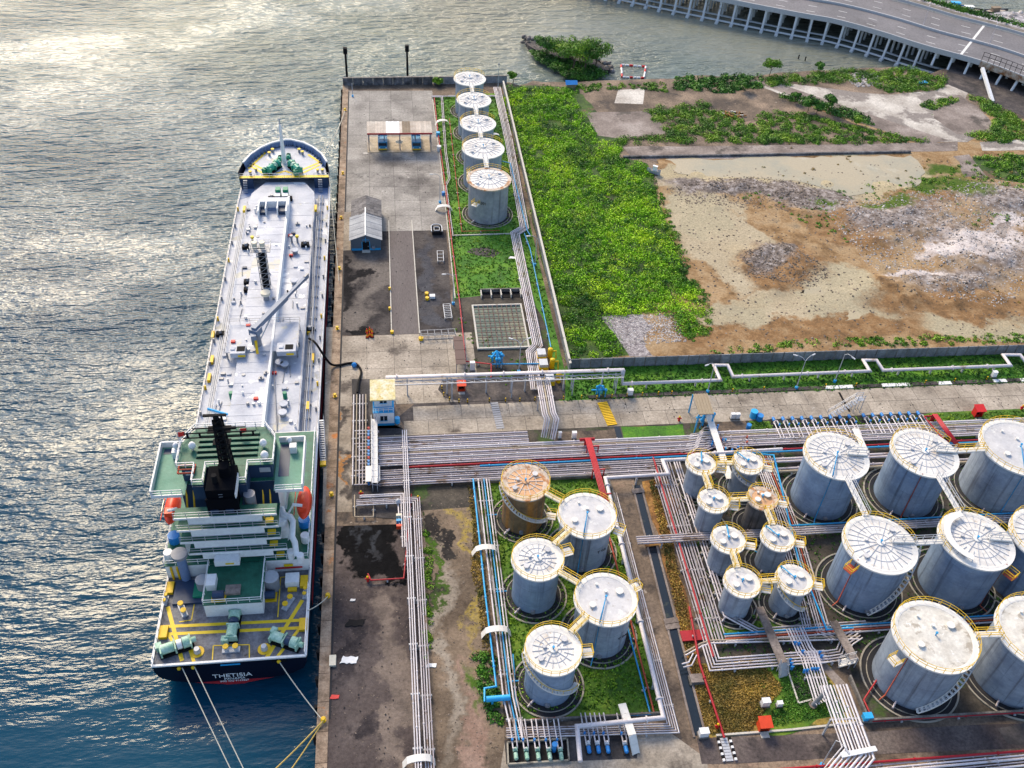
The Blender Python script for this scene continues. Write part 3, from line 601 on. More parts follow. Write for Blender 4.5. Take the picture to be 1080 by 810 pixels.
bushes('scrub',[(1018,100),(1045,108),(1085,130),(1110,150),(1050,150),(1012,143),(1045,140),(1050,125)],230,(.8,1.7),100,.33,'leaf_mid',sd=8,label='green bushes on the slope under the bridge end',cat='scrub')
bushes('scrub',[(966,112),(1000,102),(1010,106),(985,116)],40,(.7,1.3),55,.42,'leaf_mid',sd=18,label='strip of bushes across the pale lot',cat='scrub')
bushes('scrub',[(1030,166),(1110,160),(1110,225),(1065,205)],180,(.6,1.4),50,.42,'leaf_mid',sd=9,label='scattered bushes east of the mud flats',cat='scrub')
bushes('scrub',[(740,370),(860,358),(1100,352),(1100,361),(870,366),(742,376)],170,(.4,.9),45,.35,'leaf_mid',sd=10,label='low weeds growing along the top of the panel wall',cat='weeds')
bushes('weeds',[(448,535),(456,600),(454,680),(448,700),(447,620)],45,(.35,.7),50,.25,'leaf_mid',sd=11,label='weeds beside the long pipe run on the dry field',cat='weeds')
bushes('weeds',[(500,690),(520,690),(530,768),(518,760),(508,735)],60,(.4,.9),50,.3,'leaf_dark',sd=13,label='weeds at the corner of the west tank bund',cat='weeds')
bushes('weeds',[(880,200),(965,185),(1000,185),(1040,215),(990,215),(900,214)],60,(.3,.8),35,.3,'leaf_mid',sd=15,label='weeds at the edge of the mud flat',cat='weeds')
bushes('weeds',[(478,330),(600,395),(596,424),(480,392)],60,(.2,.5),35,.22,'leaf_mid',sd=16,label='weeds round the settling pit',cat='weeds')
bushes('scrub',[(684,178),(696,200),(712,242),(730,290),(752,318),(750,350),(730,372),(722,350),(728,315),(705,250),(690,210)],130,(.3,1.1),90,.28,'leaf_mid',sd=53,label='straggling bushes creeping out of the scrub onto the bare ground',cat='scrub')
bushes('weeds',[(745,196),(830,200),(880,215),(900,262),(860,240),(800,215)],70,(.2,.6),40,.26,'leaf_mid',sd=51,label='green tufts in the rubble band between the pools',cat='weeds')
bushes('weeds',[(930,200),(1040,165),(1070,240),(1030,240),(960,218)],110,(.3,1.0),60,.3,'leaf_mid',sd=52,label='loose bushes beside the path east of the pools',cat='weeds')
bushes('weeds',[(720,110),(960,320),(1100,330),(1100,180),(900,160)],120,(.2,.6),30,.28,'leaf_straw',sd=17,label='dry tufts scattered over the waste ground',cat='weeds')
def tufts(name,px,n,s,m,sd,label,holes=()):
    P=[(p.x,p.y) for p in pl(px)]; A=scatter(P,n,sd)
    for h in holes:
        hp=[(p.x,p.y) for p in pl(h)]; A=np.array([a for a in A if not inpoly(a[0],a[1],hp)])
    g=np.random.default_rng(sd); C=np.column_stack([A,np.full(len(A),.02)]); V,F=domes(C,g.uniform(.12,.3,len(A)),5,s,.9,sd)
    fast_mesh(name,V,F,m,kind='stuff',label=label,cat='grass')
tufts('grass',[(456,102),(526,98),(590,370),(560,300),(480,315),(468,200)],5200,.28,'leaf_mid',21,'short grass in the north tank yard')
tufts('grass',[(600,388),(1100,372),(1100,403),(598,423)],4800,.28,'leaf_dark',22,'short grass under the expansion loop pipeline')
tufts('grass',[(505,512),(635,508),(650,545),(690,745),(545,752),(530,700)],4200,.28,'leaf_mid',23,'grass on the floor of the west tank bund')
tufts('grass',[(735,702),(800,697),(826,725),(812,742),(790,772),(748,774)],5200,.2,'leaf_straw',24,'dry yellow grass on the lot with the red shelter')
tufts('grass',[(700,505),(1100,480),(1100,640),(900,690),(755,690),(735,640)],3200,.25,'leaf_dark',25,'sparse grass between the east tanks')
tufts('grass',[(790,446),(1100,432),(1100,455),(795,465)],1800,.25,'leaf_mid',26,'grass verge behind the pump rows')
stones('rubble',[(860,212),(930,210),(1000,197),(1060,190),(1100,205),(1100,300),(1050,325),(990,315),(920,285)],5200,(.05,.24),'stone_pale',31,label='pale broken stone spread over the waste ground',cat='rubble')
stones('rubble',[(702,200),(740,190),(800,185),(860,195),(870,215),(830,222),(720,215)],1500,(.06,.26),'stone_dark',32,label='grey stones between the two mud flats',cat='rubble')
stones('rubble',[(780,265),(830,255),(880,290),(850,305),(785,290)],1100,(.06,.26),'stone_dark',33,label='brown stones in the middle of the mud flat',cat='rubble')
stones('rubble',[(705,180),(1100,165),(1100,366),(745,372)],3200,(.05,.26),'stone_dark',34,label='loose brown stones scattered over the waste ground',cat='rubble')
stones('gravel',[(634,335),(711,331),(724,361),(664,364),(648,352)],1700,(.07,.2),'stone_pale',35,label='pale gravel heaped on the square pad',cat='gravel')
stones('rubble',[(890,78),(925,76),(930,90),(900,92)],260,(.1,.5),'stone_pale',36,label='broken concrete among the shore bushes',cat='rubble')
def shore_rocks(px,n,r,sd,label,z=WZ,m='rock'):
    V=pl(px,z); pts=[]
    g=random.Random(sd)
    for i in range(len(V)-1):
        k=int(n*(V[i+1]-V[i]).length/sum((V[j+1]-V[j]).length for j in range(len(V)-1)))
        for j in range(k): q=V[i].lerp(V[i+1],g.random()); pts.append((q.x+g.gauss(0,.7),q.y+g.gauss(0,.7)))
    b=MB()
    for x,y in pts:
        s=g.uniform(*r); b.ball((x,y,z+g.uniform(-.1,1.0)),s,5,.8)
    return b.build('shore_rocks',m,kind='stuff',label=label,cat='rocks')
shore_rocks([(560,92),(640,92),(700,90),(760,87),(800,86),(900,78),(950,76)],260,(.3,.8),41,'dark rocks along the natural shoreline')
_o=stones('rubble',None,420,(.25,.9),'stone_pale',37,world=[(p.x,p.y) for p in fb],label='pale debris heaped on the bank behind the bridge',cat='rubble')
_o.location.z=-.6
# ---- islet and trees
def tree(loc,h,r,label,m='leaf_dark',n=9,trunk=.14,sd=1,group=None,cat='tree'):
    g=random.Random(sd); t=thing('tree',label,cat,loc,group); x,y,z=loc
    tips=[]; b=MB(); top=Vector((x+g.uniform(-.3,.3),y+g.uniform(-.3,.3),z+h*.62)); base=Vector(loc)-Vector((0,0,.4))
    mid=base.lerp(top,.5)+Vector((g.uniform(-.2,.2),g.uniform(-.2,.2),0))
    for a,c,r0,r1 in ((base,mid,trunk*1.2,trunk*.9),(mid,top,trunk*.9,trunk*.5)):
        d=(c-a); u=d.cross(Vector((0,1,0))).normalized(); v=u.cross(d.normalized()); vs=[]
        for q,rr_ in ((a,r0),(c,r1)): vs+=[q+(u*math.cos(k*1.047)+v*math.sin(k*1.047))*rr_ for k in range(6)]
        b.add(vs,[(k,(k+1)%6,6+(k+1)%6,6+k) for k in range(6)],True)
    for i in range(n):
        a=g.uniform(0,6.28); q=mid.lerp(top,g.uniform(0,1)); e=Vector((x+math.cos(a)*r*g.uniform(.4,.8),y+math.sin(a)*r*g.uniform(.4,.8),z+h*g.uniform(.5,.95)))
        b.tube([q,q.lerp(e,.5)+Vector((0,0,.15)),e],trunk*.3,4,True,False); tips.append(e)
    b.build('trunk','bark',t)
    C=np.array([(e.x,e.y,e.z-.2) for e in tips]+[(top.x,top.y,top.z+h*.1)]); R=np.array([r*g.uniform(.36,.58) for _ in C])
    V,F=domes(C,R,170,.40,.8,sd); V=V-np.array([[x,y,z]]); fast_mesh('crown',V,F,m,t); return t
b=MB(); isl=[(554,43),(566,46),(580,53),(600,57),(625,63),(639,70),(643,74),(625,76),(600,74),(588,66),(570,56),(557,48)]
b.prism([(p.x,p.y) for p in ragged(pl(isl,-2),.8,2,3)],-4,-1.9); b.build('islet','dark_bank',kind='structure')
shore_rocks(isl+[isl[0]],230,(.3,.9),42,'dark boulders ringing the wooded islet')
for i,(px,py,h,r,lb) in enumerate([(576,56,4.5,3.6,'low round mangrove tree at the rocky tip of the islet'),(590,58,4,3.6,'broad mangrove tree in the middle of the islet'),(604,72,8,4.6,'tallest dark mangrove tree on the near side of the islet'),(617,72,6,4.0,'dark mangrove tree beside the tallest one on the islet'),(628,68,6.5,4.2,'tall mangrove tree at the east end of the islet'),(612,62,4.5,3.8,'small mangrove tree at the back of the islet'),(598,62,5,3.6,'mangrove tree at the islet waist, behind the tallest one')]):
    q=G(px,py+2,-1.9); tree((q.x,q.y,-1.9),h,r,lb,'leaf_mid' if i%3 else 'leaf_dark',14,.2,50+i)
for i,(px,py,h,r,lb) in enumerate([(811,80,4.5,2.4,'small feathery tree at the shore where the lot road begins'),(785,96,3.6,2.0,'dark round tree at the west end of the lot road'),(838,108,3.0,1.3,'thin sapling beside the lot road'),(852,118,4,2.1,'leafy sapling, left one of three in a row on the lot road'),(861,120,3.4,1.5,'small sapling between two larger ones on the lot road'),(874,117,4.5,2.2,'leafy sapling, right one of three in a row on the lot road'),(903,132,2.6,1.3,'little palm-like bush south of the lot road'),(863,76,3,1.6,'small tree on the shore in front of the bridge'),(541,86,2.5,1.3,'small bush tree at the corner of the north fence'),(461,89,2.0,1.4,'small bush growing on the north wall behind the yard')]):
    q=G(px,py); tree((q.x,q.y,0),h,r,lb,'leaf_mid' if i in (0,6,8,9) else 'leaf_dark',8,.1,70+i)
bushes('scrub',[(557,44),(568,47),(584,53),(604,57),(628,63),(640,72),(626,77),(600,75),(582,64),(566,54)],230,(.6,1.6),70,.42,'leaf_dark',sd=19,z=-1.9,label='low green undergrowth between the islet trees',cat='scrub')
tufts('grass',[(493,512),(500,520),(512,610),(522,700),(510,690),(505,640),(497,600),(499,560)],900,.2,'leaf_straw',27,'pale yellow dry grass along the west bund pipes')
tufts('grass',[(685,508),(692,505),(720,620),(748,770),(744,770),(712,640)],1500,.2,'leaf_straw',28,'tan grass on the verge beside the drain')
stones('gravel',[(345,610),(430,612),(440,808),(342,808)],700,(.03,.11),'stone_dark',43,label='loose grit on the brown tarmac',cat='gravel')
stones('gravel',[(455,520),(500,520),(530,800),(455,805)],1300,(.03,.14),'stone_dark',44,label='loose stones on the dry field',cat='gravel')
tufts('grass',[(815,695),(860,695),(895,750),(800,770),(826,735)],2200,.18,'leaf_dark',29,'sparse green brown grass on the right part of the dry lot')
# ---- walls and fences
def wall(name,label,a,b_,h,t,m,n,cat='wall',cap=None,post=None,lean=0):
    a=Vector((a[0],a[1],0)); b_=Vector((b_[0],b_[1],0)); d=b_-a; L=d.length; ang=math.atan2(d.y,d.x); r=thing(name,label,cat,(a.x,a.y,0))
    for i in range(n):
        c=a+d*((i+.5)/n); MB().box((c.x,c.y,h/2),(L/n-.06,t,h),ang).build('panel',m,r)
        p=a+d*(i/n)
        if post: MB().box((p.x,p.y,(h+.12)/2),(.16,t+.14,h+.12),ang).build('post',post,r)
    if cap: c=(a+b_)/2; MB().box((c.x,c.y,h+.06),(L,t+.12,.12),ang).build('coping',cap,r)
    return r
wall('sea_wall','dark stained concrete sea wall closing the north end of the yard',(QX,235.6),(11.6,236.4),2.0,.5,'old_wall',9,cap='bund_wall_concrete')
wall('sea_wall','weathered grey wall north of the row of five tanks',(11.8,236.4),(31.2,237.2),1.9,.35,'grey_panel',7,cap='bund_wall_concrete')
p,q=G(530.5,93),G(600.5,392)
wall('boundary_wall','long pale topped wall between the tank yard and the green scrub',(p.x,p.y),(q.x,q.y),1.9,.3,'grey_panel',42,cap='pale_kerb')
p,q=G(599,388.5),G(1100,372)
wall('boundary_wall','wall of tilted grey concrete panels north of the pipeline lawn',(p.x,p.y),(q.x,q.y),2.1,.14,'grey_panel',46,post='bund_wall_concrete')
def kerbwall(name,label,pts,h,t,m,cat='wall'):
    P=pl(pts); r=thing(name,label,cat,(P[0].x,P[0].y,0))
    for i in range(len(P)-1):
        d=P[i+1]-P[i]; L=d.length; ang=math.atan2(d.y,d.x); k=max(1,int(L/5))
        for j in range(k):
            c=P[i]+d*((j+.5)/k); MB().box((c.x,c.y,h/2),(L/k-.03,t,h+.001*i),ang).build('wall_block',m,r)
    return r
kerbwall('bund_wall','low concrete bund wall round the five west tanks',[(499,510),(640,503),(652,540),(699,754),(546,763),(499,510)],.75,.22,'bund_wall_concrete')
kerbwall('bund_wall','low bund wall along the south side of the large east tanks',[(895,715),(915,762),(1100,751)],.8,.25,'bund_wall_concrete')
kerbwall('kerb_wall','pale kerb wall west of the lawn with the five north tanks',[(456,102),(468,200),(480,315)],.2,.2,'pale_kerb','kerb')
kerbwall('kerb_wall','white kerb across the lawn south of the nearest north tank',[(477,249),(540,247),(556,238)],.25,.2,'pale_kerb','kerb')
kerbwall('kerb_wall','pale kerb beside the dry grass lot and the south road',[(755,776),(835,770),(905,762)],.2,.25,'pale_kerb','kerb')
kerbwall('kerb_wall','low kerb round the valve pit in the dry grass lot',[(829,703),(842,742),(868,735)],.2,.2,'pale_kerb','kerb')
# ---- quay edge
qe=MB().bx(QX,QX+.35,-80,236,-6,-.02).build('quay_wall','old_wall',kind='structure')
rr=random.Random(3)
for i in range(79):
    y0=-76+i*3.95; MB().bx(QX-.05,QX+1.35,y0+.03,y0+3.92,-.7,.09+rr.uniform(0,.025)).build('coping_block','quay_concrete',qe)
fd=thing('quay_fender','long black rubber fenders hung along the quay face beside the ship','fender',(QX,100,0))
for i in range(46):
    y=58+i*3.9; MB().cyl((QX-.3,y),.26,-2.2,-.15,8).build('fender_tube','fender_rubber',fd)
# bollards
def bollard():
    t=thing('mooring_bollard','','bollard'); b=MB(); b.cyl((0,0),.34,0,.06,10); b.cyl((0,0),.2,.06,.42,10); b.build('post','safety_yellow',t)
    b=MB(); b.cyl((0,0),.2,.42,.5,10,.33); b.cyl((0,0),.33,.5,.62,10,.24); b.build('cap','safety_yellow',t); t['group']='yellow mooring bollards along the quay edge'; return t
B0=bollard()
for (px,py),lb in zip([(362.5,117),(359.8,184),(357.5,231),(356.5,284.5),(354.5,347.6),(351.5,418.7),(348.7,522.6),(344.5,629.7),(340.5,760.6)],
    ['yellow bollard at the far north end of the quay','yellow bollard on the quay opposite the green bow winches','yellow bollard on the quay beside the slate roofed house','yellow bollard on the quay beside the oily ground','yellow bollard on the quay beside the corner of the sooty yard','yellow bollard on the quay near the black loading hose','yellow bollard on the rusty quay edge beside the bridge wing','yellow bollard on the quay beside the black tar patch','yellow bollard at the quay edge holding the stern ropes']):
    q=G(px,py); put(B0,(QX+.75,q.y,.1),0,lb)
# ---- bridge
BZ=3.7
near=catmull(pl([(690,-14),(774,3),(843.7,16.5),(880,23),(925,35),(972.6,50),(1033.7,67),(1080,84),(1130,105)],BZ),8)
far=catmull(pl([(880,-12),(948.5,1),(1009.6,15.5),(1045,27),(1080,40),(1130,62)],BZ),10)
def at(P,t):
    f=t*(len(P)-1); i=min(int(f),len(P)-2); return P[i].lerp(P[i+1],f-i)
# deck width is constant: build it from the near edge
W=sum(min((n-f).length for f in far) for n in near[20:50])/30
print('bridge width',W)
br=thing('road_bridge','curved grey road bridge on rows of concrete columns over the water','bridge',tuple(near[30]))
ext=(near[0]-near[1]).normalized(); near=[near[0]+ext*k for k in (160,80,30)]+near
ext=(near[-1]-near[-2]).normalized(); near=near+[near[-1]+ext*k for k in (40,120)]
off=lambda d:offset_path(near,d)
sgn=1 if (off(1)[30]-far[25]).length<(near[30]-far[25]).length else -1
def strip(P,Q,z0,z1): 
    b=MB(); n=len(P); vs=[]
    for p,q in zip(P,Q): vs+=[(p.x,p.y,z0),(q.x,q.y,z0),(q.x,q.y,z1),(p.x,p.y,z1)]
    fs=[(4*i+j,4*i+4+j,4*i+4+(j+1)%4,4*i+(j+1)%4) for i in range(n-1) for j in range(4)]+[(0,1,2,3),(4*n-1,4*n-2,4*n-3,4*n-4)]
    b.add(vs,fs); return b
strip(off(0),off(sgn*W),BZ-.55,BZ).build('deck','barrier_concrete',br)
strip(off(sgn*.55),off(sgn*(W-.55)),BZ+.004,BZ+.03).build('road_surface','road_asphalt',br)
for d,wd,h,nm in ((0,.4,.9,'parapet'),(W-.4,.4,.9,'parapet'),(W*.47,.5,.7,'median_barrier'),(.75,.2,.25,'kerb_line'),(W-1.0,.2,.25,'kerb_line')):
    strip(off(sgn*d),off(sgn*(d+wd)),BZ+.002,BZ+h).build(nm,'barrier_concrete' if nm!='kerb_line' else 'pale_kerb',br)
for s,(d0,d1) in enumerate(((.4,W*.47),(W*.47+.5,W-.4))):
    for fr in (1/3,2/3):
        P=off(sgn*(d0+(d1-d0)*fr)); cum=0
        Q=[P[i].lerp(P[i+1],j/12) for i in range(3,len(P)-3) for j in range(12)]
        dist=0; seg=[Q[0]]
        on=True
        for i in range(1,len(Q)):
            dist+=(Q[i]-Q[i-1]).length; seg.append(Q[i])
            if dist>(2.6 if on else 6.5):
                if on:
                    d=seg[-1]-seg[0]; c=(seg[0]+seg[-1])/2; MB().box((c.x,c.y,BZ+.037),(d.length,.2,.008),math.atan2(d.y,d.x)).build('lane_dash','road_white',br)
                on=not on; dist=0; seg=[Q[i]]
# light expansion joint across the carriageway
i0=min(range(len(near)),key=lambda i:(near[i]-G(1013,60,BZ)).length); a=off(sgn*.6)[i0]; c=off(sgn*(W-.6))[i0]; d=c-a
MB().box(((a.x+c.x)/2,(a.y+c.y)/2,BZ+.045),(d.length,.7,.02),math.atan2(d.y,d.x)).build('expansion_joint','road_white',br)
# bents: transverse rows of columns every few metres
L=0; nxt=0; k=0; N0=off(sgn*.8)
fine=[near[i].lerp(near[i+1],j/20) for i in range(2,len(near)-2) for j in range(20)]
for i in range(1,len(fine)):
    L+=(fine[i]-fine[i-1]).length
    if L>=nxt:
        nxt+=4.7; t=(fine[i]-fine[i-1]).normalized(); nn=Vector((-t.y,t.x,0))*sgn; p=fine[i]
        if p.x<60 or p.x>230: continue
        ang=math.atan2(nn.y,nn.x); zb=WZ-2 if p.x<156 else -.2
        bt=MB(); c=p+nn*(W/2); bt.box((c.x,c.y,BZ-.9),(W-.6,.7,.7),ang); bt.build('cross_head','trestle_white',br)
        for d in [.7+j*(W-1.4)/6 for j in range(7)]:
            q=p+nn*d; lean=-nn*(1.6 if d<1 else 0)
            MB().tube([Vector((q.x,q.y,BZ-1.2)),Vector((q.x,q.y,zb))+lean],.38,6).build('column','trestle_white',br)
        if p.x<156:
            q=p-nn*.9; MB().box((q.x,q.y,WZ+.3),(1.9,.9,.7),ang).build('pile_cap','trestle_white',br)
strip(offset_path(near,-sgn*.35)[:-8],offset_path(near,sgn*.1)[:-8],WZ+.55,WZ+.95).build('tie_beam','trestle_white',br)
strip(off(sgn*4)[:-8],off(sgn*4.5)[:-8],WZ+.55,WZ+.95).build('tie_beam','trestle_white',br)
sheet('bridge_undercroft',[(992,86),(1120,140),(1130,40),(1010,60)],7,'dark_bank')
# rusty barrier on the near edge, leaning red strut
P=[at(near,0)]; j0=min(range(len(near)),key=lambda i:(near[i]-G(1033,67,BZ)).length)
b=MB(); seg=[near[j]+Vector((0,0,.9)) for j in range(j0,len(near)-1)]; railing(b,seg,2.4,2.6,.07); b.build('railing','black_steel',br)
b=MB(); 
for j in range(j0,len(near)-2):
    a,c=near[j],near[j+1]; d=c-a; m_=(a+c)/2-Vector((-d.y,d.x,0)).normalized()*sgn*.12; b.box((m_.x,m_.y,BZ-.1),(d.length,.14,1.6),math.atan2(d.y,d.x))
b.build('fascia_plate','rusty_steel',br)
a=G(1036,72,BZ); c=G(1047,107,0)
MB().tube([a,c+Vector((0,0,-.1))],.55,4,False).build('gantry_leg','white_paint',thing('inclined_strut','white and rust red inclined steel strut leaning on the bridge edge','strut',tuple(c)))
# lamp posts on the median
def lamp_post(h=7.5,arms=((1.4,0),),m='pipe_pale',name='street_lamp',base=None):
    t=thing(name,'','street lamp'); b=MB(); b.cyl((0,0),.1,0,h,8,.05); b.cyl((0,0),.2,0,.35,8,.14)
    b.build('pole',m,t)
    for (r,a) in arms:
        c,s=math.cos(a),math.sin(a); k=MB(); k.tube([(0,0,h-.1),(c*r*.35,s*r*.35,h+.45),(c*r*.75,s*r*.75,h+.6),(c*r,s*r,h+.55)],.05,5); k.build('arm',m,t)
        k=MB(); k.box((c*(r+.3),s*(r+.3),h+.52),(.75,.24,.14),a); k.build('lamp_head','galvanised',t)
    if base:
        k=MB(); k.cyl((0,0),.28,0,.5,8); k.build('base',base,t)
    return t
LP=lamp_post(7.0,((1.3,0),(1.3,math.pi)))
for (px,py),lb in zip([(973,28),(1042,50)],['double headed street lamp on the bridge median, the farther one','double headed street lamp on the bridge median near the white joint']):
    q=G(px,py,BZ); o=put(LP,(q.x,q.y,BZ+.7),1.0,lb,.8)
# hedge behind the bridge and boats on the far bank
hp=off(sgn*(W+2.2)); A=[]
for i in range(18,len(hp)-6):
    for j in range(5):
        q=hp[i].lerp(hp[i+1],j/5); A.append((q.x,q.y,5.3))
A=np.array(A); V,F=domes(A,np.full(len(A),1.2)*RNG.uniform(.6,1.2,len(A)),45,.5,1.3,61); fast_mesh('hedge',V,F,'leaf_dark',kind='stuff',label='dark hedge running along the far side of the bridge',cat='hedge')
strip([h+Vector((0,0,0)) for h in off(sgn*(W+.1))][10:],[h for h in off(sgn*(W+5))][10:],-4,3.7).build('far_embankment','bund_wall_concrete',kind='structure')
def small_boat(L=7,m='valve_blue',cabin='white_paint'):
    t=thing('fishing_boat','','boat'); b=MB(); n=9; prof=[]
    for i in range(n):
        u=i/(n-1); x=(u-.5)*L; wd=L*.15*math.sin(math.pi*min(1,.18+u*.82))**.6 if u<1 else .02
        prof.append((x,max(wd,.03),.25*(abs(u-.5)*2)**2))
    vs=[]
    for x,wd,s in prof: vs+=[(x,-wd,.9+s),(x,-wd*.6,.0),(x,wd*.6,.0),(x,wd,.9+s)]
    b.add(vs,[(4*i+j,4*i+4+j,4*i+5+j,4*i+1+j) for i in range(n-1) for j in range(3)]+[(0,1,2,3)]); b.build('hull',m,t)
    vs=[]
    for x,wd,s in prof: vs+=[(x,-wd*.95,.7),(x,wd*.95,.7)]
    MB().add(vs,[(2*i,2*i+2,2*i+3,2*i+1) for i in range(n-1)]).build('deck','corrugated_pale',t)
    MB().bx(-L*.22,L*.08,-L*.08,L*.08,.7,1.9).build('cabin',cabin,t); MB().bx(-L*.25,L*.11,-L*.1,L*.1,1.9,2.0).build('roof',cabin,t)
    return t
q=[(G(1008,9,WZ).x,G(1008,9,WZ).y),(G(1022,13,WZ).x,G(1022,13,WZ).y),(G(1050,14,WZ).x,G(1050,14,WZ).y)]
for i,((x,y),(mm,cb,lb)) in enumerate(zip(q,[('valve_blue','bright_blue','dark blue boat with a turquoise cabin moored behind the bridge'),('black_steel','white_paint','black boat with a white cabin moored behind the bridge'),('old_wall','sheet_brown','grey boat with a brown cabin behind the hedge')])):
    o=small_boat(9,mm,cb); o.location=(x,y,WZ+.1); o.rotation_euler=(0,0,-.25+.2*i); o['label']=lb
b=MB(); o=thing('barge','long rust red barge lying in the water at the far top right','barge',(228,335,WZ))
MB().bx(205,262,332,342,WZ-.5,WZ+1.6).build('hull','rusty_steel',o); MB().bx(206,261,333,341,WZ+1.6,WZ+1.75).build('deck','rust_earth',o)
for x in (210,232,258): MB().bx(x,x+.6,334,334.6,WZ+1.75,WZ+2.6).build('bitts','black_steel',o)
# floating frame with red and white drums, dolphins (posts) in the water
q=[G(x,y,WZ) for x,y in ((656,82),(655,69),(681,71),(679,83))]
o=thing('floating_frame','floating square frame of red and white barrels off the shore','float',tuple(q[0]))
for i in range(4):
    a,c=q[i],q[(i+1)%4]; n=6 if i%2 else 4
    for j in range(n):
        MB().tube([a.lerp(c,j/n+.01)+Vector((0,0,.2)),a.lerp(c,(j+.85)/n)+Vector((0,0,.2))],.3,8).build('barrel','signal_red' if (j+i)%3==0 else 'white_paint',o)
for (px,py,tx,ty,lb) in ((366.5,89,366.5,60,'dark mooring pile standing in the water off the wall corner'),(430,86,428,54,'dark mooring pile with a broad head standing off the north wall')):
    a=G(px,py,WZ); o=thing('mooring_pile',lb,'pile',tuple(a)); MB().cyl((a.x,a.y),.32,WZ-2,WZ+8.4,8,.26).build('pile','black_steel',o); MB().bx(a.x-.5,a.x+.5,a.y-.5,a.y+.5,WZ+8.4,WZ+10).build('head','black_steel',o)
for (px,py,lb) in ((842,62,'small dark post in the water, left of a pair'),(849,64,'small dark post in the water, right of a pair')):
    a=G(px,py,WZ); MB().cyl((a.x,a.y),.2,WZ-1,WZ+1.2,6).build('water_post','black_steel',label=lb,cat='post')
# ================================================================ TANKS
def ladder_mesh(h): 
    b=MB(); b.bar((0,-.2,0),(0,-.2,h),.05); b.bar((0,.2,0),(0,.2,h),.05)
    for i in range(int(h/.4)): b.bar((0,-.2,.3+i*.4),(0,.2,.3+i*.4),.03)
    return b
TK={}
def tank(key,cx,cy,wpx,h,label,group,shell='tank_shell',roof='roof_white',style='spoke',rim=None,rail=(0,360),stair=None,pipe=None,pipem='pipe_blue',ns=20,slope=.07,rings=2,found=1.0,seg=56,circ=None,platform=None,rimmat='rim_white',pm='rim_white'):
    c=G(cx,cy,h); a=G(cx-wpx/2,cy,h); b_=G(cx+wpx/2,cy,h); r=(b_-a).length/2; x,y=c.x,c.y
    R_=math.radians; P=lambda an,rr,z: Vector((x+rr*math.cos(R_(an)),y+rr*math.sin(R_(an)),z))
    t=thing('storage_tank',label,'storage tank',(x,y,0),group); TK[key]=(x,y,r,h)
    rs=r-(.45 if rim else .0)
    nc=max(3,round(h/1.6))
    for i in range(nc):
        b=MB(); b.cyl((x,y),rs-.012*(i%2),.12+(h-.12)*i/nc,.12+(h-.12)*(i+1)/nc,seg,caps=False); b.build('shell_course',shell,t)
    rr=rs-(rim or 0); hc=h+rr*slope
    b=MB(); b.cone((x,y),rr+.02,h+.02,hc,seg); b.build('roof',roof,t)
    b=MB(); b.ring((x,y),rr-.02,rs+.05,h-.12,h+.05,seg); b.build('roof_edge',rimmat if rim else roof,t)
    if rim:
        b=MB(); b.ring((x,y),rs+.02,r+.05,h-.22,h+.03,seg); b.build('rim_walkway',rimmat,t)
    if style=='spoke':
        L=math.hypot(rr-.5,(rr-.5)*slope); m=MB(); m.box((.5+(rr-.5)/2,0,0),(rr-.5,.08 if key[0]=='A' else .06,.06)); 
        for v in range(len(m.v)):
            q=m.v[v]; m.v[v]=(q[0],q[1],q[2]+(rr-q[0])*slope+.08)
        first=None; L2=.52*rr; mm_=MB().box(((L2+rr)/2,0,0),(rr-L2,.055,.06)); mm_.v=[(a,b_2,c_+(rr-a)*slope+.08) for a,b_2,c_ in mm_.v]; me2=bpy.data.meshes.new('roof_rib'); me2.from_pydata(mm_.v,[],mm_.f); me2.materials.append(MATS['rib_steel' if roof!='roof_rusty' else 'rib_pale'])
        for k in range(ns):
            if first is None:
                for v in range(len(m.v)): pass
                me=bpy.data.meshes.new('roof_rib'); me.from_pydata(m.v,[],m.f); me.materials.append(MATS['rib_steel' if roof!='roof_rusty' else 'rib_pale']); first=me
            q=inst(first,'roof_rib',t,(0,0,h),2*math.pi*k/ns)
            if k%2 and me2: q.data=me2
        for k in range(rings):
            q=rr*(.38+.32*k) if rings==2 else rr*(.3+.6*(k+1)/(rings+1)); b=MB(); z=h+(rr-q)*slope+.02; b.ring((x,y),q-.03,q+.03,z,z+.05,40); b.build('roof_ring','rib_steel' if roof!='roof_rusty' else 'rib_pale',t)
        b=MB(); b.cyl((x,y),.55,hc-.1,hc+.15,12); b.build('roof_hub',roof,t)
    b=MB(); b.cyl((x,y),.09,hc,hc+.6,8); b.cyl((x,y),.17,hc+.5,hc+.64,8); b.build('vent','pipe_blue',t)
    for an,q,rad in ((25,.62,.42),(205,.6,.36),(80,.3,.2),(110,.68,.16)) if style=='dome' else ((40,.78,.34),(215,.8,.3),(160,.45,.2)):
        p=P(an,rr*q,0); z=h+(rr-rr*q)*slope; b=MB(); b.cyl((p.x,p.y),rad,z,z+.3,12); b.cyl((p.x,p.y),rad*1.25,z+.28,z+.36,12); b.build('manhole','rim_white' if style=='dome' else 'roof_grey',t)
    # railing round the rim, lighter on the far side
    b=MB(); a0,a1=rail; n=max(8,int((a1-a0)/360*max(18,r*6)))
    railing(b,[P(a0+(a1-a0)*i/n,r-.02,h+.03) for i in range(n+(0 if a1-a0==360 else 1))],1.0,99,.034,closed=(a1-a0==360)); b.build('railing','rail_yellow',t)
    b=MB(); b.ring((x,y),rs+.03,rs+.09,h-.28,h-.2,seg); b.build('top_angle','rail_yellow' if style!='none' else roof,t)
    # foundation and drain ring
    found*=1.45
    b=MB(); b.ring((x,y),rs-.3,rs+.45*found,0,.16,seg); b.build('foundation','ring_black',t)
    b=MB(); b.ring((x,y),rs+.45*found,rs+.95*found,0.02,.05,seg); b.build('drain_ring','ring_black',t)
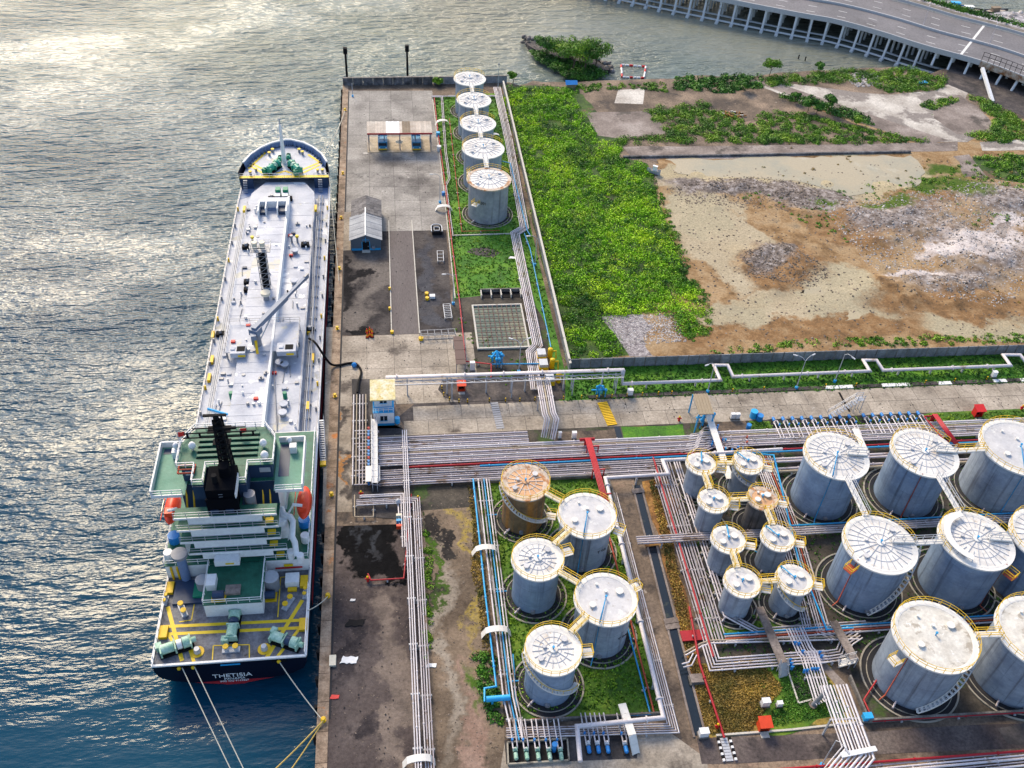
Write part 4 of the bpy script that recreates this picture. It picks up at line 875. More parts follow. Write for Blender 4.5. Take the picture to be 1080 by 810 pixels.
    b=MB(); b.ring((x,y),rs+.95*found,rs+1.1*found,0,.17,seg); b.build('ring_kerb','ring_pale',t)
    b=MB(); b.ring((x,y),rs+.45*found,rs+.52*found,0,.19,seg); b.build('ring_kerb','ring_pale',t)
    if stair:
        a0,a1,zt,zb=stair; arc=abs(R_(a1-a0))*(rs+.45); n=int(max(12,arc/.42)); tm=MB(); rl=MB(); top=[];bot=[]
        for i in range(n+1):
            f=i/n; an=a0+(a1-a0)*f; z=zt+(zb-zt)*f; p=P(an,rs+.42,z); tm.box(tuple(p),(.62,.3,.05),R_(an)); top.append(P(an,rs+.76,z+.9)); bot.append(P(an,rs+.76,z-.02))
            if i%3==0: rl.tube([bot[-1],top[-1]],.03,4,False,False)
        tm.tube(bot,.09,4,False); tm.tube([P(a0+(a1-a0)*i/n,rs+.1,zt+(zb-zt)*i/n-.05) for i in range(n+1)],.07,4,False)
        rl.tube(top,.045,4,False); st=tm.build('spiral_stair','rim_white',t); rl.build('handrail','rail_yellow' if roof in('roof_rusty',) or r<5 else 'galvanised',st)
    if pipe is not None:
        b=MB(); b.tube(([Vector((x,y,hc+.35)),P(pipe,r*.97,h+.4)] if pipem=='pipe_blue' else [])+[P(pipe,rs+.18,h+.1),P(pipe,rs+.18,.4),P(pipe,rs+1.4,.3)],.07,6); b.build('fill_pipe',pipem,t)
    if platform is not None:
        an,zz=platform; p=P(an,r+.75,zz); pf=MB().box(tuple(p),(1.5,1.3,.08),R_(an)).build('platform',pm,t); q=MB(); c4=[Matrix.Rotation(R_(an),3,'Z')@Vector(v)+p for v in((-.7,-.62,0),(.7,-.62,0),(.7,.62,0),(-.7,.62,0))]
        railing(q,c4,1.0,1.3,.045); q.build('railing','rail_yellow',pf)
    # shell nozzle and manway near the ground, tank data plate
    p=P(-70 if stair else -95,rs,1.0); b=MB(); b.tube([P(-100,rs-.1,.8),P(-100,rs+.35,.8)],.32,10); b.build('manway','shell' and 'steel_grey',t)
    b=MB(); b.tube([P(-135,rs-.1,.5),P(-135,rs+1.2,.5)],.14,6); b.tube([P(-135,rs+.7,.5),P(-135,rs+.7,1.0)],.07,5); b.build('outlet_pipe','pipe_pale',t)
    return t
NG='row of five pale roofed tanks in the north yard'
for k,(cx,cy,wd,sh,rf,lb) in enumerate([(495.4,83,33.5,'tank_shell','roof_white','farthest of the five north tanks, its white roof nearest the sea wall'),(499.9,105.4,36,'tank_shell','roof_white','second farthest of the five north tanks, white ribbed roof'),(504.2,130.1,37.6,'tank_shell','roof_white','middle one of the five north tanks, white ribbed roof'),(509.6,156.3,44.4,'tank_shell','roof_white','blue grey tank just behind the nearest of the five north tanks'),(515.6,188.8,46.8,'tank_shell_grey','roof_white','nearest of the five north tanks, grey streaked shell and rust stained rim')]):
    tank('N%d'%(k+1),cx,cy,wd,8.6,lb,NG,sh,rf,ns=22,slope=.09,rings=1,rail=(20,200),found=.8,rimmat='rim_rust' if k==4 else 'rim_white',rim=.22,platform=(-125,5.2))
AG='five mid sized tanks inside the grass floored west bund'
tank('A1',554.2,508.6,51.6,8.2,'rusty tank with an orange brown ribbed roof and brown streaked shell',AG,'tank_shell_rust','roof_rusty',rim=.5,ns=18,rings=1,stair=(185,340,8.1,1.2),rimmat='rim_rust',platform=(-15,1.6))
tank('A2',619,543.7,61.5,8.2,'grey tank with a plain flat roof just right of the rusty tank',AG,'tank_shell','roof_grey','dome',pipe=-107,rim=.16,slope=.04,platform=(-30,7.3))
tank('A3',567.1,589.9,55.5,8.2,'blue grey tank with white ribbed roof directly in front of the rusty tank',AG,'tank_shell_blue','roof_white',rim=.5,ns=18,platform=(15,7.9))
tank('A4',638.7,632,66.5,8.2,'widest plain roofed grey tank at the right of the west bund',AG,'tank_shell','roof_grey','dome',pipe=-112,rim=.16,slope=.04,platform=(25,7.3))
tank('A5',583.4,685.7,60.6,8.2,'blue tank with spiral stair and white ribbed roof nearest the pump pit',AG,'tank_shell_blue','roof_white',rim=.5,ns=18,stair=(180,342,8.1,1.8),platform=(0,7.0))
BG='eight small tanks standing close together in two columns'
bl=[('B1',739.3,489.4,31.5,'small grey tank, farthest one of the left column of four'),('B2',788.5,488.2,32,'small tank with a spiral stair, farthest one of the right column'),('B3',752.3,528.4,32.8,'small grey tank second from the back in the left column'),('B4',803.8,525.7,32,'small dark streaked tank with an orange brown roof'),('B5',767.9,569.4,36,'small grey tank second from the front in the left column'),('B6',820,567.4,35,'small grey tank second from the front in the right column'),('B7',782.5,614.5,38.5,'small tank nearest the viewer in the left column'),('B8',837.3,611.5,38.5,'small tank with a spiral stair nearest the viewer in the right column')]
for k,cx,cy,wd,lb in bl:
    tank(k,cx,cy,wd,6.0,lb,BG,'tank_shell_dark' if k=='B4' else 'tank_shell','roof_rusty' if k=='B4' else 'roof_grey','dome',rim=.28,slope=.12,found=.9,seg=40,stair={'B2':(190,320,5.9,2.2),'B8':(200,330,5.9,1.0),'B4':(200,300,5.9,1.5)}.get(k) if k!='B4' else None,pipe={'B1':75,'B2':120,'B5':80,'B6':120,'B8':120}.get(k),platform=(-15,5.4),rimmat='rim_rust' if k=='B4' else 'rim_white')
CG='eight big tanks with blue grey shells on the east side'
tank('C1',882,480.8,66.5,9.8,'big tank, leftmost of the back row beside the small tanks, white ribbed roof',CG,'tank_shell_blue',pipe=-118,ns=26,rim=.25,rail=(20,230))
tank('C2',975,477.6,68,9.8,'big tank in the middle of the back row, white ribbed roof and brown fill pipe',CG,'tank_shell_blue',pipe=-118,pipem='pipe_rust_red',ns=26,rim=.25,rail=(20,230))
tank('C3',1075.5,472,79,9.8,'big tank with a plain grey roof, rightmost of the back row',CG,'tank_shell','roof_grey','dome',pipe=-112,slope=.04,rim=.25,rail=(20,260))
tank('C4',928,574,75.5,9.8,'big tank with ribbed white roof and stair in the middle row, left one',CG,'tank_shell_blue',ns=26,stair=(-12,-100,9.7,.8),rim=.25,rail=(0,200),pipe=-150,pipem='pipe_rust_red',platform=(-150,8.6),pm='pipe_rust_red')
tank('C5',1029.5,570,75.5,9.8,'big tank in the middle row whose ribbed roof has a curved walkway',CG,'tank_shell_blue',ns=26,rim=.25,rail=(0,200),pipe=-62,pipem='pipe_rust_red',platform=(-62,8.6),pm='pipe_rust_red')
tank('C6',1107,567,78,9.8,'big blue grey tank in the middle row, cut by the right edge of the photo',CG,'tank_shell_blue',ns=26,rim=.25)
tank('C7',986,671,86,9.8,'big tank with a patched cream white roof in the front row, left one',CG,'tank_shell','roof_patched','dome',stair=(-12,-105,9.7,.8),slope=.05,rim=.25,pipe=-152,pipem='pipe_rust_red',platform=(-160,8.2))
tank('C8',1098,668,90,9.8,'big plain roofed tank in the front row, cut by the right edge of the photo',CG,'tank_shell','roof_patched','dome',slope=.05,rim=.25)
# curved walkway on the roof of one tank
x,y,r,h=TK['C5']; b=MB(); b.ring((x,y),r*.72,r*.9,h+.75,h+.85,26,math.radians(95),math.radians(235)); k=b.build('roof_walkway','rim_white',None)
props(k,'curved white walkway lying on the ribbed roof of a big tank','walkway')
def catwalk(name,label,a,b_,w=.8,m='rim_white',rail='rail_yellow',sides=(1,-1),cat='walkway',group=None,legs=False,steps=None):
    a,b_=Vector(a),Vector(b_); d=b_-a; L=d.length; t=thing(name,label,cat,tuple(a),group); n=max(2,int(L/1.2))
    side=Vector((-d.y,d.x,0)).normalized(); up=Vector((0,0,1)); ang=math.atan2(d.y,d.x)
    mx=Matrix.Rotation(ang,4,'Z')@Matrix.Rotation(-math.asin(d.z/L),4,'Y')
    for i in range(n): MB().box(tuple(a+d*((i+.5)/n)),(L/n-.03,w,.07),mx=mx).build('plank',m,t)
    b=MB()
    for s in (1,-1): b.tube([a+side*s*w/2-up*.08,b_+side*s*w/2-up*.08],.08,4,False)
    b.build('beam',m,t)
    if rail:
        b=MB()
        for s in sides: railing(b,[a+side*s*w/2,b_+side*s*w/2],1.0,1.4,.045)
        b.build('railing',rail,t)
    if legs:
        k=max(1,int(L/5))
        for j in range(k+1):
            q=a+d*(j/k); b=MB()
            for s in (1,-1): b.tube([q+side*s*w*.4,Vector((q.x,q.y,0))+side*s*w*.4],.07,4,False)
            b.build('leg','galvanised',t)
    return t
def between(k1,k2,lb,z=None,**kw):
    x1,y1,r1,h1=TK[k1]; x2,y2,r2,h2=TK[k2]; d=Vector((x2-x1,y2-y1,0)); L=d.length; d.normalize()
    z1=z or h1+.1; return catwalk('walkway',lb,(x1+d.x*(r1-.1),y1+d.y*(r1-.1),z1),(x2-d.x*(r2-.1),y2-d.y*(r2-.1),z1+.02),group='elevated walkways joining the tank tops',**kw)
for a,c,lb in [('A1','A2','walkway joining the rusty tank to the plain grey tank beside it'),('A3','A2','walkway from the ribbed blue grey tank up to the plain grey tank'),('A3','A4','walkway joining the ribbed blue grey tank to the widest plain tank'),('A5','A4','walkway joining the tank with the stair to the widest plain tank'),
    ('B1','B2','walkway between the two small tanks of the farthest pair'),('B1','B3','walkway from the farthest left small tank to the next one'),('B3','B4','walkway joining the orange roofed small tank to its left neighbour'),('B4','B6','walkway from the orange roofed small tank to the next in its column'),('B5','B7','walkway between the two nearest small tanks of the left column'),('B7','B8','walkway joining the two nearest small tanks')]:
    between(a,c,lb,m='cream_paint')
for a,c,lb in [('C1','C4','white walkway from the leftmost back big tank to the tank in front'),('C2','C5','white walkway from the middle back big tank to the tank in front'),('C2','C3','white walkway with yellow rails between two back row big tanks'),('C4','C5','white walkway between the two ribbed roof tanks of the middle row'),('C7','C8','white walkway with yellow rails joining the two front row tanks')]:
    between(a,c,lb,rail='rail_yellow' if a in('C7',) or c=='C3' else 'galvanised')
for a,c,lb in [('N1','N2','short walkway between the two farthest north tanks'),('N2','N3','short walkway between the second and third north tanks'),('N3','N4','short walkway between the third and fourth north tanks'),('N4','N5','short walkway onto the nearest north tank')]:
    between(a,c,lb,rail='galvanised')
# radial walkways from rim to hub
for kk,an,lb in (('C4',0,'radial walkway on the roof of the left middle row tank'),('C5',-5,'radial walkway on the roof of the tank with the curved walkway'),('C1',-2,'radial walkway on the leftmost back row tank roof'),('C2',-2,'radial walkway on the middle back row tank roof')):
    x,y,r,h=TK[kk]; a=math.radians(an); catwalk('walkway',lb,(x+r*.3*math.cos(a),y+r*.3*math.sin(a),h+r*.06+.35),(x+r*.97*math.cos(a),y+r*.97*math.sin(a),h+.25),.6,rail='galvanised')
# ================================================================ PIPES
V3=Vector
def WP(*p): return [V3(q) for q in p]
Z=.62
pp=('pipe_white','pipe_pale','pipe_grey','pipe_white','pipe_pale','pipe_pale','pipe_tan','pipe_white')
def run(label,pts,n,gap,r,mats=pp,**k): return pipe_run('pipeline',label,pts,n,gap,r,mats,**k)
run('northernmost bank of grey pipes in the trunk corridor, ending at the bent pipe bundle',WP((-3.6,106.3,Z),(20.4,106.3,Z)),7,.42,.13)
run('widest bank of long grey pipes running east through the trunk corridor',WP((-3.6,102.9,Z),(48.6,102.9,Z),(50.0,103.5,Z),(135,103.5,Z)),9,.42,.14)
run('single red pipe running the length of the trunk corridor',WP((1,100.55,Z+.1),(135,100.55,Z+.1)),1,.4,.16,('pipe_red',))
run('single blue pipe beside the red one in the trunk corridor',WP((12,100.1,Z+.1),(135,100.1,Z+.1)),1,.4,.15,('pipe_blue',))
run('southern bank of grey pipes that turns south beside the drain',WP((-3.6,98.6,Z),(40.7,98.6,Z),(40.7,66.2,Z)),8,.44,.13,('pipe_pale','pipe_pale','pipe_grey'))
run('red pipe running south over the bank of pipes beside the drain',WP((39.7,99.9,1.0),(39.7,64,1.0)),1,.4,.14,('pipe_red',))
run('bank of pale pipes east of the pipe bank with the red line, heading south',WP((43.4,99.0,Z),(43.4,70.5,Z),(47.0,67.5,Z),(62.5,67.5,Z)),3,.42,.12)
run('pair of pale pipes in the gap between the back row big tanks and the trunk',WP((56,98.3,Z),(135,98.3,Z)),2,.6,.2,('pipe_pale',))
run('pair of thick tan pipes south of the pale pair behind the back row tanks',WP((58,96.2,Z),(135,96.2,Z)),2,.6,.2,('pipe_tan','pipe_pale'))
yb=G(750,568,Z).y
run('pale pipe band crossing beneath the small tanks and the middle row',WP((33.5,yb,1.2),(135,yb,1.2)),4,.4,.14,('pipe_grey','pipe_grey','pipe_pale','pipe_grey'))
run('blue pipe on the pale band between the two rows of big tanks',WP((57,yb+1.0,1.3),(135,yb+1.0,1.3)),1,.3,.13,('pipe_blue',))
# three over-crossing pipes and four more going south across the dry field
run('three white pipes crossing over the trunk and running south along the field',WP((.55,107.9,1.5),(.55,-20,1.5)),3,.32,.09,('pipe_white',),support=7)
run('four white pipes that leave the trunk and run south along the field',WP((-7,93.7,.9),(1.9,93.7,.9),(1.9,-20,.9)),4,.32,.09,('pipe_white','pipe_pale'),support=7)
# manifold pipes on the quay
run('five pale pipes standing along the quay side manifold',WP((-6.6,117.5,.7),(-6.6,97.5,.7)),5,.5,.1,('pipe_white','pipe_tan','pipe_white','pipe_pale','pipe_tan'),support=4)
for i in range(16):
    y=108-.66*i; x=-6.9+.35*(i%5)
    pass
mf=thing('valve_manifold','quay side manifold of short pipes with rows of blue valves','manifold',(-4.6,102,0))
for i in range(17):
    y=109.0-.72*i; x0=-7.4+.45*(i%4); MB().tube([(x0,y,.7),(-4.9,y,.7),(-4.2,y+(.25 if i%2 else -.2),.65),(-3.5,y+(.25 if i%2 else -.2),.62)],.09,6).build('pipe',('pipe_white','pipe_pale','pipe_grey')[i%3],mf)
    b=MB(); b.cyl((-5.15,y),.16,.55,1.0,8); b.cyl((-5.15,y),.05,1.0,1.3,6); b.cyl((-5.15,y),.2,1.28,1.34,8); b.build('valve','valve_blue' if i%3 else 'pipe_red',mf)
catwalk('walkway','narrow grey catwalk over the valves of the quay manifold',(-4.2,110.2,2.0),(-4.2,96.5,2.0),.9,'galvanised','galvanised',legs=True)
MB().bx(-5.6,-3.4,97.2,100.4,1.5,1.6).build('grating_deck','galvanised',None,'square grey grating deck at the south end of the quay manifold','platform')
run('thick white pipe elbow leaving the manifold towards the field',WP((-6.5,94.9,.9),(-.2,94.9,.9),(-.2,93,.9),(-.2,85,.9)),2,.35,.11,('pipe_white',),support=3)
b=MB()
# long high white pipe with truss, then the expansion loops on the lawn
hp=[G(408,398,4.2),G(656.8,390,4.2),G(656,404.8,1.2)]
q=[(760,401),(753,385.3),(767.5,385.3),(773,397.3),(917.5,391.4),(910.5,380),(924.4,380),(931.4,390.6),(1066,385.6),(1058,374.4),(1076,374.4),(1084,385)]
hp=[hp[0]-V3((0,0,2.5)),hp[0],hp[1],V3((hp[1].x,hp[1].y-.3,4.2)),V3((hp[2].x,hp[2].y,1.2))]+[G(a,c,1.2) for a,c in q]+[G(1200,381,1.2)]
lp=pipe_run('pipeline','thick white pipe crossing high over the yard then zigzagging in loops over the lawn',hp,1,.4,.3,('pipe_white',),support=6,sides=10)
ts=thing('pipe_truss','light steel truss carrying the thick white pipe across the yard','truss',tuple(hp[1]))
a,c=hp[1]-V3((0,.5,.5)),hp[2]-V3((0,.5,.5)); b=MB()
for s in (0,-.9):
    b.tube([a+V3((0,s,0)),c+V3((0,s,0))],.09,4,False)
n=22
for i in range(n): 
    p=a+(c-a)*(i/n); q_=a+(c-a)*((i+1)/n); b.bar(p,q_+V3((0,-.9,0)),.07); b.bar(p,p+V3((0,-.9,0)),.07)
b.build('girder','galvanised',ts)
for px in (415,475,538,574,603,650):
    f=(px-408)/249; p=a+(c-a)*f; b=MB()
    for s in (.3,-1.0): b.tube([p+V3((0,s,0)),V3((p.x,p.y+s,0))],.11,5)
    b.tube([p+V3((0,.3,-1.4)),p+V3((0,-1,-2.6))],.06,4); b.build('trestle_leg','galvanised',ts)
# north yard bundle
nb=[G(524,92,.7),G(537,150,.7),G(553,240,.7),G(543,246,.7),G(556,310,.7),G(567,364,.7),G(560,371,.7),G(565.5,411,.7)]
run('bundle of pale pipes running beside the long boundary wall past the settling pit',nb,6,.34,.12,('pipe_white','pipe_pale','pipe_white','pipe_grey'),support=8)
nb2=[G(572,403,.6),G(572.5,399,3.0),G(579,436,3.6),G(582,442,3.4),V3((G(577,462,.7).x,104.9,1.2))]
run('raised pale pipe bundle bridging the service road into the trunk corridor',nb2,7,.36,.12,('pipe_white','pipe_pale','pipe_white','pipe_tan'),support=6)
run('light blue pipe following the pale bundle along the boundary wall',[G(530,170,.9),G(538,172,.9),G(556,243,.9),G(559,248,.9)],1,.3,.12,('pipe_blue',))
run('light blue pipe south of the nearest north tank following the bundle',[G(553,246,.9),G(559,262,.9),G(581,366,.9)],1,.3,.1,('pipe_blue',))
run('rust red fire water pipe along the west edge of the north lawn',[G(458,103,.6),G(462,140,.6),G(469,190,.6),G(477,260,.6),G(485,320,.6),G(491,381,.6),G(518,384,.6),G(518,398,.6)],1,.3,.13,('pipe_red',),support=6)
run('grey pipe running beside the red pipe on the north lawn',[G(455,102,.5),G(466,102,.5),G(470,160,.5),G(474,188,.5),G(470,196,.5),G(477,249,.5)],2,.35,.1,('pipe_pale',),support=6)
run('thin rust coloured pipe winding through the grass west of the north tanks',[G(474,125,.4),G(480,180,.4),G(487,244,.4),G(527,243,.4)],1,.3,.07,('pipe_rust_red',),support=5)
run('pale pipe crossing the top of the north lawn',[G(456,101.5,.5),G(520,101,.5),G(526,102,.5)],2,.4,.12,('pipe_white',),support=5)
run('light blue pipes and pumps line south of the settling pit',[G(519,384,.9),G(577,383.5,.9)],1,.4,.13,('pipe_blue',),support=3)
# the red pipe gantry crossing the trunk
rg=thing('red_pipe_gantry','broad deep red pipe gantry crossing over the grey trunk pipes','pipe gantry',tuple(G(625,470,2.6)))
a,c,d=G(620,462,2.4),G(636,520,2.4),G(652,604,2.4)
for i in range(5):
    o=V3(((i-2)*.2,0,0)); MB().tube([V3((a.x,a.y,.3))+o,a+o,c+o,V3((c.x+.1,c.y-3,2.4))+o,V3((c.x+.1,c.y-3,.4))+o],.085,6).build('pipe','pipe_red',rg)
for yy in (0,5,10): MB().bx(c.x-.8,c.x+1.3,c.y+yy-.1,c.y+yy+.1,2.1,2.25).bx(c.x-.7,c.x-.55,c.y+yy-.1,c.y+yy+.1,0,2.1).bx(c.x+1.1,c.x+1.25,c.y+yy-.1,c.y+yy+.1,0,2.1).build('support','pipe_red',rg)
b=MB(); b.tube([a+V3((-1.2,.3,-.6)),a+V3((1.2,.3,-.6))],.28,8); b.build('header','pipe_red',rg)
rg=thing('red_pipe_gantry','narrower red pipe gantry behind the back row of big tanks','pipe gantry',tuple(G(1000,450,2)))
a,c=G(986,437,2.0),G(1010,470,2.0)
for i in range(3):
    o=V3(((i-1)*.3,0,0)); MB().tube([V3((a.x,a.y,.3))+o,a+o,c+o,V3((c.x,c.y,.3))+o],.13,6).build('pipe','pipe_red',rg)
b=MB(); b.tube([a+V3((-1.8,0,-.4)),a+V3((.4,0,-.4))],.16,6); b.tube([a+V3((-1.8,0,-.4)),a+V3((-.6,-7,-.4))],.12,6); b.build('branch','pipe_red',rg)
# fat white conduit round the west bund
run('fat white conduit framing the north, east and south sides of the west bund',[G(728,484,1.9),G(699,485.5,1.9),G(705,500,1.9),G(638.5,504,1.9),G(700,757,1.9),G(608.5,766,1.9),G(612,803,1.9)],1,.4,.3,('pipe_white',),support=8,sides=8)
run('white conduit passing behind the small tanks and over the red trunk line',[G(728,482,2.6),G(736,479,2.6),G(825,473.5,2.6)],1,.4,.26,('pipe_white',),support=7,sides=8)
run('sheaf of pale pipes hugging the east and south side of the west bund wall',[G(646,520,.5),G(710,768,.5),G(534,773,.5)],5,.3,.09,('pipe_pale','pipe_white','pipe_grey'),support=6)
run('rust red pipe inside the east wall of the west bund',[G(641,560,.5),G(690,752,.5),G(560,759,.5)],1,.3,.13,('pipe_rust_red',),support=6)
run('light blue pipe inside the east and south wall of the west bund',[G(660,655,.5),G(686,753,.5),G(545,760,.5),G(541,690,.5)],1,.3,.11,('pipe_blue',),support=6)
run('blue pipe down the west side of the west bund ending at the blue vessel',[G(499,505,.9),G(511,620,.9),G(523.5,724,.9),G(511,726,.9),G(511,740,.9)],1,.3,.13,('bright_blue',),support=6)
run('pair of grey pipes outside the west bund wall',[G(506,505,.7),G(517,600,.7),G(533,735,.7),G(543,780,.7)],2,.5,.12,('pipe_white','pipe_grey'),support=6)
run('blue and grey pipes just inside the west bund wall',[G(513,505,.7),G(525,600,.7),G(541,735,.7),G(551,780,.7)],3,.4,.1,('pipe_blue','pipe_white','pipe_grey'),support=6)
for k,lb in (('A1','short blue branch pipe to the rusty tank'),('A3','short blue branch pipe to the ribbed blue grey tank'),('A5','short blue branch pipe to the tank with the stair')):
    x,y,r,h=TK[k]; xx=G(513,505,.7).x-.2; run(lb,WP((x-r-.2,y+.6,.6),(12.2,y+.6,.6)),1,.3,.1,('pipe_blue',),support=0)
v=thing('separator_vessel','light blue horizontal vessel lying at the foot of the blue pipe','vessel',tuple(G(525,737,0))); a,c=G(513,737.5,1.1),G(538,735.5,1.1)
d=(c-a).normalized(); b=MB(); b.tube([a,a+d*.3,a+d*.9,c-d*.9,c-d*.3,c],.38,10); b.build('shell','bright_blue',v)
for f in (.25,.75): p=a+(c-a)*f; MB().bx(p.x-.12,p.x+.12,p.y-.3,p.y+.3,0,.8).build('saddle','bright_blue',v)
# white saddle bridges over the pipes
def saddle(a,c,lb,z=1.6):
    a,c=G(*a,z*.0),G(*c,z*.0); d=c-a; L=d.length; t=thing('pipe_crossover',lb,'footbridge',tuple(a)); n=7
    pts=[a+d*(i/n)+V3((0,0,z*math.sin(math.pi*min(1,max(0,(i/n))))**.35)) for i in range(n+1)]; s=V3((-d.y,d.x,0)).normalized()*.45
    for i in range(n):
        p,q=pts[i],pts[i+1]; e=V3((0,0,.09)); MB().add([p-s,q-s,q+s,p+s,p-s+e,q-s+e,q+s+e,p+s+e],[(3,2,1,0),(4,5,6,7),(0,1,5,4),(1,2,6,5),(2,3,7,6),(3,0,4,7)]).build('step','rim_white',t)
saddle((497.5,585),(526,583),'white arched footbridge over the blue pipes beside the ribbed blue grey tank')
saddle((507.5,671),(539,669),'white arched footbridge over the blue pipes, the nearer one to the blue vessel')
saddle((424.5,808),(459,804),'white arched footbridge over the long pipes at the bottom of the dry field')
saddle((459,222),(477,222),'small white arched footbridge over the red pipe in the north yard',1.2)
saddle((459,132),(474,131),'small white arched footbridge near the shed in the north yard',1.2)
saddle((513,148),(528,146),'small white arched footbridge beside the second farthest north tanks',1.4)
t=saddle
cw=catwalk('walkway','white stair bridge rising over the bund wall beside the pump pit',G(656,742,1.8),G(667,775,2.0),.9,rail=None); catwalk('walkway','flight of white steps at the end of the stair bridge by the pump pit',G(667,775,2.0),G(671,795,.1),.9,rail=None)
# bundles on the east side
eb=[G(806,481,.7),G(838,560,.7),G(868,664,.7),G(880,668,.7)]
run('bundle of pale pipes between the small tanks and the big tanks',eb,6,.36,.1,('pipe_white','pipe_pale','pipe_white','pipe_rust_red'),support=6)
run('light blue pipe edging the bundle between the small tanks and the big tanks',[G(803,479,1.2),G(816,480,1.2),G(842,590,1.2),G(872,664,1.2),G(900,662,1.2)],1,.36,.13,('bright_blue',),support=7)
run('pale pipe bundle just east of the small tank column',[G(798,480,.6),G(812,520,.6),G(846,640,.6),G(852,664,.6)],4,.36,.09,('pipe_pale','pipe_white'),support=6)
y1=G(850,668,.7).y
run('white and pink pipes running east past the front row big tank',WP((G(764,671,.7).x,y1+.2,.7),(135,y1+.2,.7)),4,.36,.12,('pipe_white','pipe_rust_red','pipe_pale','pipe_blue'),support=6)
y2=G(790,701,.7).y
run('bank of five white pipes crossing in front of the small tanks',WP((39.6,66.0,.7),(39.6,y2+.4,.7),(55.0,y2+.4,.7)),5,.42,.11,('pipe_white','pipe_pale'),support=5)
y3=G(800,680,.7).y
run('pair of white pipes bending west of the stone walkway',[G(722,690,.7),G(740,680,.7),G(750,677,.7)]+WP((60,y3,.7),(60.5,y3-.1,.7)),2,.4,.12,('pipe_white','pipe_tan'),support=5)
cb=[G(838,662,.8),G(849,686,.8),G(853,690,.8),G(868,738,.8),V3((G(868,738,.8).x+.1,G(868,738,.8).y-.3,.8))]
run('sheaf of seven white pipes descending through the valve pit',cb,7,.4,.11,('pipe_white',),support=5)
run('second sheaf of white pipes curving out of the east valve rows',[G(905,668,.7),G(893,676,.7),G(888,690,.7),G(862,694,.7),G(845,694,.7)],5,.4,.1,('pipe_white','pipe_pale'),support=4)
zz=4.0
hb=[V3((G(867,735,.8).x,G(867,735,.8).y,.9)),G(879,722.5,zz),G(905,794,zz),G(890,812,zz),G(860,850,zz)]
run('broad raised bundle of white pipes bridging the south road',hb[1:],9,.42,.12,('pipe_white',),support=9)
b=MB(); a=G(905,794,zz); MB().box((a.x,a.y,zz+.25),(4.6,.6,.18),.1).build('cable_tray','white_paint',None,'white beam lying across the raised pipe bundle over the south road','beam')
a=G(875,725,3.8); c=G(857,744,0); b=MB().tube([a,c],.3,8); b.build('inclined_post','steel_grey',None,'thick grey inclined post propping the raised pipe bundle','post')
for dx in (-.1,): MB().cyl((c.x,c.y),.55,0,.2,10).build('footing','track_mud',None,'round concrete footing under the inclined post','footing')
run('red fire water pipe slanting across the dry grass lot to the south road',[G(727,640,1.0),G(738,700,1.0),G(764,778,.6)],1,.3,.16,('pipe_red',),support=7)
run('red pipe along the low bund wall in front of the front row tanks',[G(936,700,.5),G(911,738,.5),G(921,760.5,.5),G(1100,750,.5)],1,.3,.12,('pipe_red',),support=7)
run('long red pipe running along the far bottom right edge',WP((36,G(820,811,.7).y,.8),(135,G(1080,798.5,.8).y-.1,.8)),1,.3,.15,('pipe_red',),support=8)
run('wide bank of white pipes at the bottom right edge of the site',WP((50,G(1000,809,.6).y-.5,.6),(135,G(1000,809,.6).y-.3,.6)),8,.42,.13,('pipe_white','pipe_pale','pipe_white'),support=8)
run('red angled fire pipe beside the tar patch',[G(434,521,.5),G(426,610,.5),G(391,612,.5),G(388,605,.5)],1,.3,.11,('pipe_red',),support=5)
MB().bx(G(718,664,1).x,G(748,664,1).x,G(730,673,1).y,G(730,662,1).y,.25,.45).build('red_grating','pipe_red',None,'flat deep red steel grating over the pipes beside the drain','grating')
run('white pipes crossing from the red grating to the valve pit',[G(720,702,1),G(728,700,1),G(733,690,1)],2,.5,.1,('pipe_white',),support=0)
b_=G(745,440,.2)
# walkways across bundles
catwalk('walkway','long white walkway running south from the tan canopy to the small tanks',G(746,433,2.6),G(770,505,2.6),1.0,'rim_white',None,legs=True)
catwalk('walkway','stained concrete walkway over the pipes south of the small tanks',G(801,640,2.0),G(826,699,2.0),1.1,'track_mud',None,legs=True)
catwalk('walkway','grey steps at the south end of the stained walkway',G(826,699,2.0),G(826,714,.1),1.1,'galvanised','galvanised')
catwalk('walkway','grey concrete walkway between the valve rows and the front row tank',G(879,655,2.0),G(902,696,2.0),1.1,'track_mud',None,legs=True)
catwalk('walkway','small white stair curling down from the grey walkway',G(902,695,2.0),G(884,700,.3),1.0,'rim_white','galvanised')
catwalk('walkway','white sloping board walk behind the leftmost back row big tank',G(902,452,4),G(914,478,4.2),.9,'rim_white',None,legs=True)
